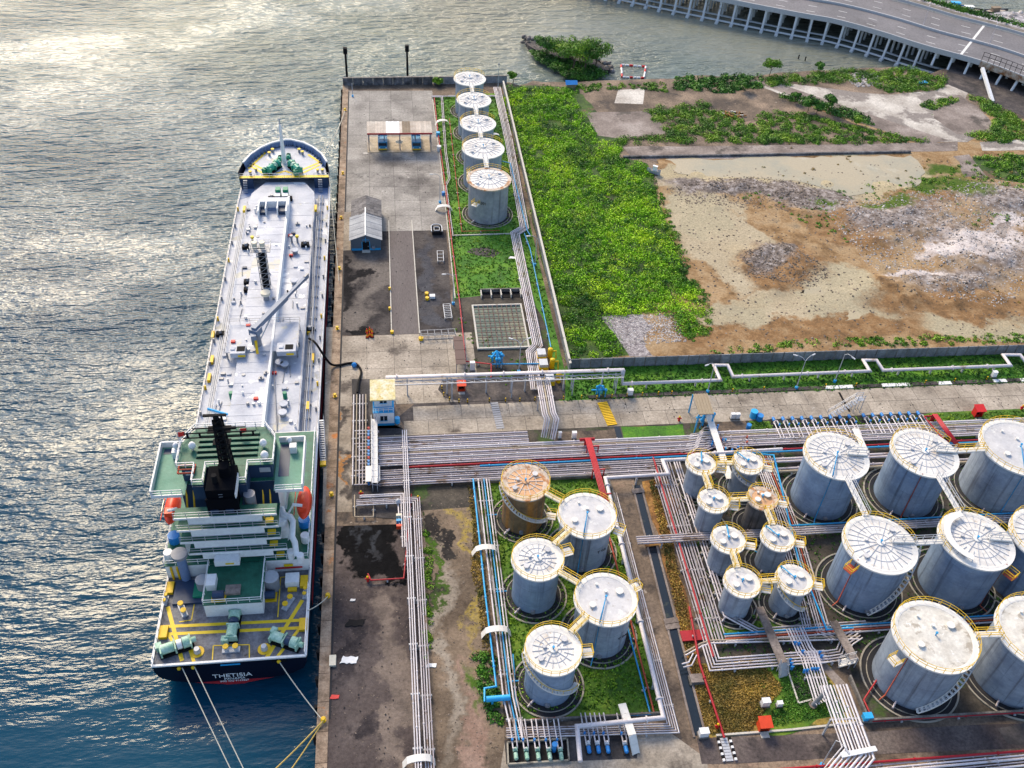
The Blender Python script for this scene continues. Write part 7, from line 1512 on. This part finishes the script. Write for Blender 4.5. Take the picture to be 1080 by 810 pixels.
# blue lamp posts with curved arms
LPA=lamp_post(6.5,((1.5,math.pi),),'galvanised','street_lamp','bright_blue'); LPA['group']='curved arm street lamps'
LPB=lamp_post(6.5,((1.6,math.radians(150)),(1.6,math.radians(30))),'galvanised','street_lamp','bright_blue'); LPB['group']='double arm street lamps'
for (px,py,rz,lb) in ((464,214,0,'single arm street lamp beside the north yard edge'),(564,280,0,'single arm street lamp beside the boundary wall, south of the nearest north tank'),(478,321,0,'single arm street lamp at the edge of the east yard asphalt'),(880,403,2.0,'single arm street lamp on the pipeline lawn, right part'),(746,414,.4,'single arm street lamp by the tan canopy')): q=G(px,py,0); put(LPA,(q.x,q.y,0),rz,lb,1.0)
for (px,py,rz,lb) in ((547,393,0,'double arm street lamp at the corner of the settling pit'),(839.5,410,0,'double arm street lamp on the pipeline lawn, left part')): q=G(px,py,0); put(LPB,(q.x,q.y,0),rz,lb,1.0)
q=G(866,808,0); put(LPA,(q.x,q.y,0),1.9,'single arm street lamp at the south road beside the raised pipes',1.0)
q=G(525,97,0); b=thing('light_mast','thin blue mast standing by the north wall behind the tanks','mast',(q.x,q.y,0)); MB().cyl((q.x,q.y),.09,0,7.5,6,.05).build('pole','galvanised',b); MB().bx(q.x-.3,q.x+.3,q.y-.1,q.y+.1,7.4,7.7).build('lamp_head','steel_grey',b)
for px,py,lb in ((372,102,'blue based light pole at the north west corner of the yard'),): q=G(px,py,0); b=thing('light_mast',lb,'mast',(q.x,q.y,0)); MB().cyl((q.x,q.y),.08,.5,3.5,6).build('pole','galvanised',b); MB().cyl((q.x,q.y),.25,0,.5,8).build('base','bright_blue',b)
# settling pit
P=[G(498,324,0),G(549,322,0),G(559,366,0),G(504,369,0)]
X0,X1,Y0,Y1=min(p.x for p in P)+.2,max(p.x for p in P)-.4,min(p.y for p in P)+.2,max(p.y for p in P)-.2
pit=thing('settling_pit','rectangular settling pit of murky green water under a rusty bar grid','basin',((X0+X1)/2,(Y0+Y1)/2,0))
flat('pit_water',(.12,.16,.12),rough=.15,spots=[((.30,.28,.18),.14,.5,.12)]); MB().bx(X0,X1,Y0,Y1,.03,.09).build('water','pit_water',pit)
for (a,b_,c,d) in ((X0-.3,X0,Y0-.3,Y1+.3),(X1,X1+.3,Y0-.3,Y1+.3),(X0,X1,Y0-.3,Y0),(X0,X1,Y1,Y1+.3)): MB().bx(a,b_,c,d,0,.4).build('rim','pale_kerb',pit)
for i in range(1,10): x=X0+(X1-X0)*i/10; MB().bx(x-.07,x+.07,Y0,Y1,.32,.42).build('grid_bar','rusty_steel' if 0 else 'brown_sheet',pit)
for i in range(1,9): y=Y0+(Y1-Y0)*i/9; MB().bx(X0,X1,y-.07,y+.07,.43,.5).build('grid_bar','brown_sheet',pit)
a=G(507,313,0); c=G(548,309,0); bs=thing('concrete_basins','row of black open concrete basins north of the settling pit','basin',(a.x,a.y,0)); n=4
for i in range(n):
    x0=a.x+(c.x-a.x)*i/n; x1=a.x+(c.x-a.x)*(i+1)/n
    MB().bx(x0,x0+.2,a.y-.6,a.y+1.4,0,.8).build('partition','pale_kerb',bs); MB().bx(x0+.2,x1,a.y-.5,a.y+1.2,.02,.12).build('dark_water','wet_tarmac',bs)
MB().bx(a.x,c.x+.2,a.y+1.2,a.y+1.45,0,.85).build('back_wall','bund_wall_concrete',bs); MB().bx(c.x,c.x+.2,a.y-.6,a.y+1.4,0,.8).build('partition','pale_kerb',bs)
# brown roofed shed, lattice frames
q=G(483,366,0); a,c=G(478,355,2.6),G(489,384,2.6); b=thing('lean_to','narrow dark brown sheet roofed lean-to west of the settling pit','shed',(q.x,q.y,0)); k=6
for i in range(k): MB().bx(a.x,c.x+.4,c.y+(a.y-c.y)*i/k,c.y+(a.y-c.y)*(i+1)/k-.04,2.55,2.65+.03*(i%2)).build('roof_sheet','brown_sheet',b)
for x in (a.x+.1,c.x+.3):
    for y in (c.y+.1,a.y-.1): MB().bx(x-.07,x+.07,y-.07,y+.07,0,2.55).build('post','steel_grey',b)
def frame(loc,L,W_2,h,lb,rz=0,nb_=5,m='steel_grey',name='lattice_frame',cat='steel frame'):
    t=thing(name,lb,cat,loc,None); R=Matrix.Rotation(rz,3,'Z'); T=lambda x,y,z: R@V3((x,y,0))+V3((loc[0],loc[1],z))
    for y in (-W_2/2,W_2/2):
        b=MB(); b.bar(T(-L/2,y,.15),T(L/2,y,.15),.1); b.bar(T(-L/2,y,h),T(L/2,y,h),.1); b.build('rail',m,t)
    for i in range(nb_+1):
        x=-L/2+L*i/nb_; b=MB(); b.bar(T(x,-W_2/2,h),T(x,W_2/2,h),.08); b.bar(T(x,-W_2/2,0),T(x,-W_2/2,h),.08); b.bar(T(x,W_2/2,0),T(x,W_2/2,h),.08); b.build('cross_bar',m,t)
    return t
q=G(462,355,0); frame((q.x,q.y,0),6.2,1.5,1.0,'grey steel lattice gate lying at the south end of the east yard',0.03)
q=G(472,330,0); frame((q.x,q.y,0),4.2,1.3,.5,'ladder like steel frame lying on the east yard asphalt, nearer one',1.6,8,'galvanised'); q=G(464.5,272,0); frame((q.x,q.y,0),3.6,1.2,.5,'small steel frame lying on the east yard asphalt, farther one',1.55,3,'galvanised')
q=G(460.5,245,0); t=thing('skid_hopper','dark skid with a rounded rail and inner frame on the east yard asphalt','skid',(q.x,q.y,0)); b=MB(); b.tube([(q.x-1.1,q.y-1.2,1)]+[(q.x+1.1*math.cos(a),q.y+.5+1.1*math.sin(a),1.0) for a in [math.pi*(1-i/8) for i in range(9)]]+[(q.x+1.1,q.y-1.2,1)],.12,6); b.build('curved_rail','galvanised',t)
MB().bx(q.x-1.0,q.x+1.0,q.y-1.2,q.y+1.2,.2,.9).build('body','black_steel',t); b=MB(); b.bx(q.x-.6,q.x+.6,q.y-.9,q.y-.8,.9,1.1); b.bx(q.x-.6,q.x-.5,q.y-.9,q.y+.5,.9,1.1); b.bx(q.x+.5,q.x+.6,q.y-.9,q.y+.5,.9,1.1); b.bx(q.x-.6,q.x+.6,q.y+.4,q.y+.5,.9,1.1); b.build('inner_frame','galvanised',t)
for s in (-.8,.8): 
    for yy in (-.8,.8): MB().tube([(q.x+s-.1,q.y+yy,.2),(q.x+s+.1,q.y+yy,.2)],.22,8).build('wheel','black_steel',t)
def cone_mb():
    t=thing('traffic_cone','','cone'); MB().bx(-.25,.25,-.25,.25,0,.06).build('base','black_steel',t); b=MB(); b.cyl((0,0),.19,.06,.75,8,.05); b.build('body','orange_red',t); b=MB(); b.cyl((0,0),.15,.3,.5,8,.11); b.build('band','safety_yellow',t); return t
CN=cone_mb(); CN['group']='orange cones at the corner of the sooty yard'
for (px,py),lb in zip(((387,351),(390,349.5),(392.5,351.5),(387.5,356),(390,354.5),(392.5,355.5)),('orange cone, left of the back row in the cluster','orange cone, middle of the back row in the cluster','orange cone, right of the back row in the cluster','orange cone, left of the front row in the cluster','orange cone, middle of the front row in the cluster','orange cone, right of the front row in the cluster')): q=G(px,py,0); put(CN,(q.x,q.y,.03),0,lb,1.3)
def sphere_thing(nm,cat,lb,px,py,r,m,z=0): q=G(px,py,z+r); o=thing(nm,lb,cat,(q.x,q.y,z)); MB().cyl((q.x,q.y),r*.8,z,z+r*.7,10).build('base','ring_black' if m!='white_paint' else 'galvanised',o); MB().ball((q.x,q.y,z+r),r,10).build('body',m,o)
def barrel(lb,px,py,m,r=.32,h=.85): q=G(px,py,0); o=thing('drum',lb,'drum',(q.x,q.y,0)); b=MB(); b.cyl((q.x,q.y),r,.03,h,12); b.build('body',m,o); b=MB(); b.cyl((q.x,q.y),r*1.05,h,h+.06,12); b.build('lid',m,o)
barrel('upper one of two yellow drums on the east yard asphalt',450,311,'safety_yellow',.35,.5); barrel('lower one of two yellow drums on the east yard asphalt',450.5,316,'safety_yellow',.35,.5); q=G(456,314,0); MB().bx(q.x-.5,q.x+.5,q.y-.4,q.y+.4,.04,.6).build('white_crate','white_paint',None,'white crate beside the two yellow drums','crate')
barrel('yellow drum at the south end of the west lane line',413.5,351.5,'safety_yellow',.3,.5); barrel('yellow drum beside the grey lattice gate',444,358.5,'safety_yellow',.42,.5); barrel('yellow drum on the west lane line, lower middle',411,327,'safety_yellow',.22,.6); barrel('yellow drum on the west lane line, middle of its length',411,306,'safety_yellow',.22,.6)
barrel('turquoise drum with white top beside the service road verge',794,440,'bright_blue',.6,1.4); barrel('dark blue drum next to the turquoise one at the verge',800.5,443,'valve_blue',.55,1.1)
barrel('small blue drum on the weedy ground west of the pump rows',789,452,'valve_blue',.4,.9); barrel('white drum beside the red pipe in the north yard',463,159,'white_paint',.5,1.2); barrel('blue drum beside the small arched bridge in the north yard',462,144,'bright_blue',.45,1.1); barrel('blue can beside the red pipe south of the north yard lamp',467.5,206,'valve_blue',.35,.8)
def shelter(lb,px,py,m='signal_red',s=1.0,nm='hose_cabinet',cat='cabinet',rm=None):
    q=G(px,py,0); o=thing(nm,lb,cat,(q.x,q.y,0)); x,y=q.x,q.y; b=MB(); b.bx(x-.6*s,x-.5*s,y-.5*s,y+.5*s,.1,1.5*s); b.bx(x+.5*s,x+.6*s,y-.5*s,y+.5*s,.1,1.5*s); b.bx(x-.5*s,x+.5*s,y+.4*s,y+.5*s,.1,1.5*s); b.bx(x-.5*s,x+.5*s,y-.5*s,y+.4*s,.1,.2); b.build('case',m,o)
    MB().box((x,y-.1*s,1.6*s),(1.5*s,1.4*s,.08),mx=Matrix.Rotation(.2,4,'X')).build('roof',rm or m,o); MB().bx(x-.35*s,x+.35*s,y,y+.3*s,.2,1.0*s).build('hose_reel','black_steel',o); MB().bx(x-.5*s,x+.5*s,y-1.2*s,y-.6*s,0,.1).build('plinth','pale_kerb',o)
shelter('red fire hose cabinet on the dark verge under the high white pipe',486.5,411,s=1.05,m='orange_red'); shelter('red fire hose cabinet on the grass by the road at the far right',1029.5,438,s=1.15); shelter('red fire hose cabinet on the dry grass lot',804,768,s=1.1,m='orange_red')
for px,py,lb,s in ((777,750,'larger white box on a concrete base in the dry grass lot',1.0),(782+39,750,'',0)):
    if s: pass
def whitebox(lb,px,py,w,h,nm='junction_box',m='white_paint',d=None,zb=.35):
    q=G(px,py,0); d=d or w*.7; o=thing(nm,lb,'box',(q.x,q.y,0)); MB().bx(q.x-w*.6,q.x+w*.6,q.y-d*.6,q.y+d*.6,0,zb).build('plinth','bund_wall_concrete',o); MB().bx(q.x-w/2,q.x+w/2,q.y-d/2,q.y+d/2,zb,zb+h).build('case',m,o); MB().bx(q.x-w*.54,q.x+w*.54,q.y-d*.54,q.y+d*.54,zb+h,zb+h+.08).build('lid',m,o)
whitebox('larger white topped box on a concrete base in the dry grass lot',806,744,1.0,.9); whitebox('smaller white topped box right of the larger one in the dry grass lot',821,745,.7,.6); whitebox('white rectangular box at the corner of the drain and south road',741,776,1.1,.9); whitebox('blue and white box at the corner of the low bund wall',913,759,1.1,.7,m='bright_blue')
whitebox('white box beside the red pipe south of the brown lean-to',498,391,.8,1.6); whitebox('grey plinth with a white cap on the pipeline lawn',664,417,.9,1.0); whitebox('small white topped plinth near the right end of the pipeline lawn',1047,398,.8,1.0); whitebox('left white box on the kerb east of the tan canopy',772,442,.7,.9); whitebox('right white box on the kerb east of the tan canopy',777,442,.7,.9)
whitebox('brown pit cover box on the rust verge by the drain',734,718,1.6,.3,m='track_mud'); whitebox('white topped post box on the clay patch, left one',590,463,.5,1.2); whitebox('white topped post box on the clay patch, right one',605,463,.7,1.2)
whitebox('small pale concrete block at the quay edge south of the stern',351,698,.8,.3,'concrete_block','cream_paint',1.4,.05)
# yellow pump houses beside the bundle
for i,(px,py) in enumerate(((567,378),(569,389),(575.5,404))):
    q=G(px,py,0); o=thing('blower_unit',['yellow blower unit with a grey tank, farthest of three beside the pipe bundle','yellow blower unit with a grey tank, middle of three beside the pipe bundle','yellow blower unit with a grey tank, nearest of three beside the pipe bundle'][i],'blower',(q.x,q.y,0),'yellow blower units beside the pipe bundle')
    MB().bx(q.x-.2,q.x+1.4,q.y-.9,q.y+.9,.1,.9).build('base','safety_yellow',o); MB().bx(q.x-.15,q.x+1.35,q.y-.7,q.y+.95,.9,1.5).build('tank','galvanised',o)
    b=MB(); b.cyl((q.x+2.2,q.y+.1),.45,.1,1.9,12,.45); b.build('filter_drum','safety_yellow',o); b=MB(); b.ball((q.x+2.2,q.y+.1,1.9),.5,10,.6); b.tube([(q.x+2.2,q.y,1.6),(q.x+3.2,q.y,1.6),(q.x+3.2,q.y-.6,.3)],.14,6); b.build('duct','safety_yellow',o)
# yellow crossing over the road
a,c=G(635,424,.1),G(646,448.5,.1); cr=thing('pipe_crossing','yellow painted slatted ramp crossing the service road','ramp',tuple(a)); d=c-a; n=15; ang=math.atan2(d.y,d.x)
for i in range(n): p=a+d*((i+.5)/n); MB().box((p.x,p.y,.1),(d.length/n*.62,1.7,.12),ang).build('slat','safety_yellow',cr)
MB().box(((a.x+c.x)/2,(a.y+c.y)/2,.055),(d.length,1.6,.04),ang).build('base_plate','black_steel',cr)
a,c=G(521,424,.1),G(528,452,.1); cr=thing('drain_grating','dark steel drain grating set across the service road','grating',tuple(a)); d=c-a; ang=math.atan2(d.y,d.x)
for i in range(12): p=a+d*((i+.5)/12); MB().box((p.x,p.y,.06),(d.length/12*.8,1.3,.05),ang).build('grate_bar','steel_grey',cr)
b=pl([(647,449),(653,449),(657,462),(651,463)]); MB().prism([(p.x,p.y) for p in b],.01,.03).build('drain_water','trench_water',kind='structure')
# steel loading stair tower leaning at the road
q=G(897,438,0); t=thing('loading_gantry','grey steel access stair and frame standing on the service road verge','gantry',(q.x,q.y,0)); a,c=V3((q.x-4,q.y-.4,.2)),V3((q.x+.6,q.y+.6,2.8)); d=c-a
for i in range(10): MB().box(tuple(a+d*((i+.5)/10)),(.4,.9,.06),math.atan2(d.y,d.x)).build('tread','galvanised',t)
b=MB(); railing(b,[a,c,c+V3((1.2,0,0))],1,1.2,.05); railing(b,[a+V3((0,.9,0)),c+V3((0,.9,0)),c+V3((1.2,.9,0))],1,1.2,.05); b.build('railing','galvanised',t); b=MB()
for dx in (0,1.2):
    for dy in (0,.9): b.bar(c+V3((dx,dy,1.1)),V3((c.x+dx,c.y+dy,0)),.1)
b.build('leg','galvanised',t); MB().box((c.x+.6,c.y+.45,2.8),(1.3,1.0,.06)).build('platform','galvanised',t)
a=G(885,414,.05); c=G(896,434,.05); d=c-a; MB().box(((a.x+c.x)/2,(a.y+c.y)/2,.07),(d.length,.35,.05),math.atan2(d.y,d.x)).build('cable_cover','black_steel',None,'black cable cover lying across the service road','cable cover')
# kerb marker posts, yellow and black, along the verge
def marker():
    t=thing('marker_post','','post'); 
    for i in range(4): b=MB(); b.cyl((0,0),.1,.22*i,.22*(i+1),7); b.build('band','safety_yellow' if i%2 else 'black_steel',t)
    return t
MK=marker(); MK['group']='yellow and black marker posts along the road verge'
MK_=[(466,411,'first marker post at the left curve of the verge'),(468,418,'second marker post at the left curve of the verge'),(474,423,'marker post at the lower left of the verge curve'),(484,425,'marker post just below the red hose cabinet'),(493,425,'marker post right of the red hose cabinet, at the kerb'),(516,424,'marker post left of the drain grating'),(533,424,'marker post right of the drain grating'),(548,424,'marker post between the grating and the pipe bundle'),(564,423,'marker post just left of the raised pipe bundle'),(594,422,'marker post by the end of the boundary wall'),(613,421,'marker post left of the yellow crossing'),(629,421.5,'marker post beside the yellow crossing, left side'),(645,420,'marker post beside the yellow crossing, right side'),(661,419,'marker post below the grey plinth'),(677,418,'marker post right of the grey plinth'),(694,417,'marker post midway to the tan canopy'),(708,416.5,'marker post nearest the tan canopy on its left'),(772,414,'marker post just right of the tan canopy'),(805,412,'marker post between the canopy and the double lamp'),(870,409,'marker post right of the double lamp'),(902,408,'marker post right of the single arm lamp'),(975,405,'marker post above the end of the short pump row'),(1006,403,'marker post above the narrower red gantry'),(1040,401,'marker post near the right edge of the lawn')]
for px,py,lb in MK_: q=G(px,py,0); put(MK,(q.x,q.y,.05),0,lb)
# hydrants and tiny things
def hydrant(lb,px,py): q=G(px,py,0); o=thing('fire_hydrant',lb,'hydrant',(q.x,q.y,0)); b=MB(); b.cyl((q.x,q.y),.2,0,.9,8,.16); b.tube([(q.x-.35,q.y,.6),(q.x+.35,q.y,.6)],.12,6); b.build('body','signal_red',o); b=MB(); b.ball((q.x,q.y,.95),.2,6); b.build('cap','safety_yellow',o)
hydrant('red hydrant with a yellow cap beside the long pipes on the dry field',441,528); hydrant('red hydrant at the lower end of the red angled pipe',388,613); hydrant('red hydrant beside the white box at the south road',756,768); hydrant('red hydrant on the kerb east of the trunk canopy',716,444); hydrant('red hydrant in the manifold corner of the quay',381,523) ; hydrant('red hydrant at the narrow gantry end by the far right cabinet',1077,432)
q=G(420,533,0); o=thing('valve_skid','white flanged valve skid standing on the tar patch','valve',(q.x,q.y,0)); MB().tube([(q.x,q.y,.6),(q.x+.1,q.y-4.6,.6)],.12,6).build('pipe','pipe_white',o); MB().ball((q.x,q.y,.9),.45,8).build('bonnet','galvanised',o)
for dy,m in ((-2.6,'cream_paint'),(-3.6,'pipe_blue'),(-4.6,'orange_red')): MB().bx(q.x-.35,q.x+.5,q.y+dy-.2,q.y+dy+.2,.3,1.0).build('valve',m,o)
for px,py,lb,m,w in ((368,696,'white rag heap on the brown tarmac near the quay','white_paint',1.2),(455,702,'white scrap of sheet beside the long pipes on the dry field','white_paint',.7),(353,735,'small red and white bag on the brown tarmac','signal_red',.6),(374,657,'black scrap pile on the brown tarmac','black_steel',1.3),(372,633,'small pale green scrap on the brown tarmac','galvanised',.4),(540,272,'white plastic scrap on the north lawn','white_paint',.8),(698,96,'','',0)):
    if not w: continue
    q=G(px,py,0); P_=ragged([V3((q.x-w,q.y-w*.4,0)),V3((q.x+w*.8,q.y-w*.5,0)),V3((q.x+w,q.y+w*.3,0)),V3((q.x-w*.6,q.y+w*.5,0))],.18*w,.3,int(px)); MB().prism([(p.x,p.y) for p in P_],.04,.12).build('scrap',m,None,lb,'scrap')
q=G(602,90,.5); o=thing('tarpaulin_hut','small hut under a blue tarpaulin at the shore','hut',(q.x,q.y,0)); MB().bx(q.x-1.3,q.x+1.3,q.y-.9,q.y+.9,0,1.3).build('wall','sheet_brown',o); MB().add([(q.x-1.6,q.y-1.3,1.2),(q.x+1.6,q.y-1.2,1.25),(q.x+1.6,q.y,1.9),(q.x-1.6,q.y,1.95),(q.x+1.6,q.y+1.2,1.3),(q.x-1.6,q.y+1.2,1.3)],[(0,1,2,3),(3,2,4,5)]).build('tarpaulin','valve_blue',o)
q=G(1009,93,0); 
q=G(973,88,0); MB().prism([(p.x,p.y) for p in ragged([V3((q.x-1.3,q.y-.8,0)),V3((q.x+1.3,q.y-.6,0)),V3((q.x+1.1,q.y+.8,0)),V3((q.x-1,q.y+.7,0))],.3,.6,5)],.05,.5).build('tarpaulin','bright_blue',None,'crumpled turquoise tarpaulin among the bushes by the bridge','tarpaulin')
# derelict brick stack frame in the scrub
q=G(774,122,0); o=thing('brick_stack','stack of orange bricks and planks left in the scrub','brick stack',(q.x,q.y,0)); g=random.Random(8)
for i in range(60):
    x=q.x+g.uniform(-2.8,2.8); y=q.y+g.uniform(-1.5,1.5); z=g.choice([.1,.1,.35,.6]); MB().box((x,y,z),(g.uniform(.5,1.2),.3,.22),g.choice([0,1.57,.2])).build('brick' if i%4 else 'plank','rust_earth' if i%4 else 'pale_kerb',o)
q=G(689,183,0); o=small_boat(3.2,'galvanised','white_paint'); o.location=(q.x,q.y,.05); o.rotation_euler=(0,0,2.6); o.name='rowing_boat'; o['label']='little grey boat stranded at the corner of the mud flat'
# number painted on the nearest north tank
x,y,r,h=TK['N5']; tn=[o for o in SC.objects if o.name.startswith('storage_tank') and abs(o.location.x-x)<.01 and abs(o.location.y-y)<.01][0]
a=math.radians(-112); lettering('F 301',.9,(x+(r-.19)*math.cos(a),y+(r-.19)*math.sin(a),5.0),1.6,tn,'black_steel',math.radians(90),'tank_number',a+math.pi/2)
for kk,tx,an in (('A2','T 02',-62),('A4','T 04',-60)):
    x,y,r,h=TK[kk]; tn=[o for o in SC.objects if o.name.startswith('storage_tank') and abs(o.location.x-x)<.01 and abs(o.location.y-y)<.01][0]; a=math.radians(an)
    lettering(tx,.7,(x+(r-.13)*math.cos(a),y+(r-.13)*math.sin(a),4.4),1.5,tn,'black_steel',math.radians(90),'tank_number',a+math.pi/2)
a,c=G(763,778,.1),G(770,803,.1); cr=thing('drain_grating','grey grating ramp with black and white edge blocks on the south road','grating',tuple(a)); d=c-a; ang=math.atan2(d.y,d.x)
for i in range(8):
    p=a+d*((i+.5)/8); MB().box((p.x,p.y,.1),(d.length/8*.85,.9,.06),ang).build('grate_bar','galvanised',cr)
    for s in (-.75,.75): MB().box((p.x+s,p.y,.16),(.3,.3,.26),ang).build('edge_block','white_paint' if i%2 else 'black_steel',cr)
g=random.Random(77); sc_=MB()
for i in range(420):   # scraps, clods and chips lying about on the paved yards
    px,py=g.choice([(g.uniform(368,452),g.uniform(105,230)),(g.uniform(362,470),g.uniform(240,350)),(g.uniform(362,470),g.uniform(358,440)),(g.uniform(346,428),g.uniform(605,805)),(g.uniform(600,1070),g.uniform(418,440))]); q=G(px,py,.05); s=g.uniform(.05,.2); sc_.box((q.x,q.y,.06),(s,s*g.uniform(.4,1),.08),g.uniform(0,3))
sc_.build('litter','ring_black',kind='stuff',label='small dark scraps scattered over the paved yards',cat='litter')
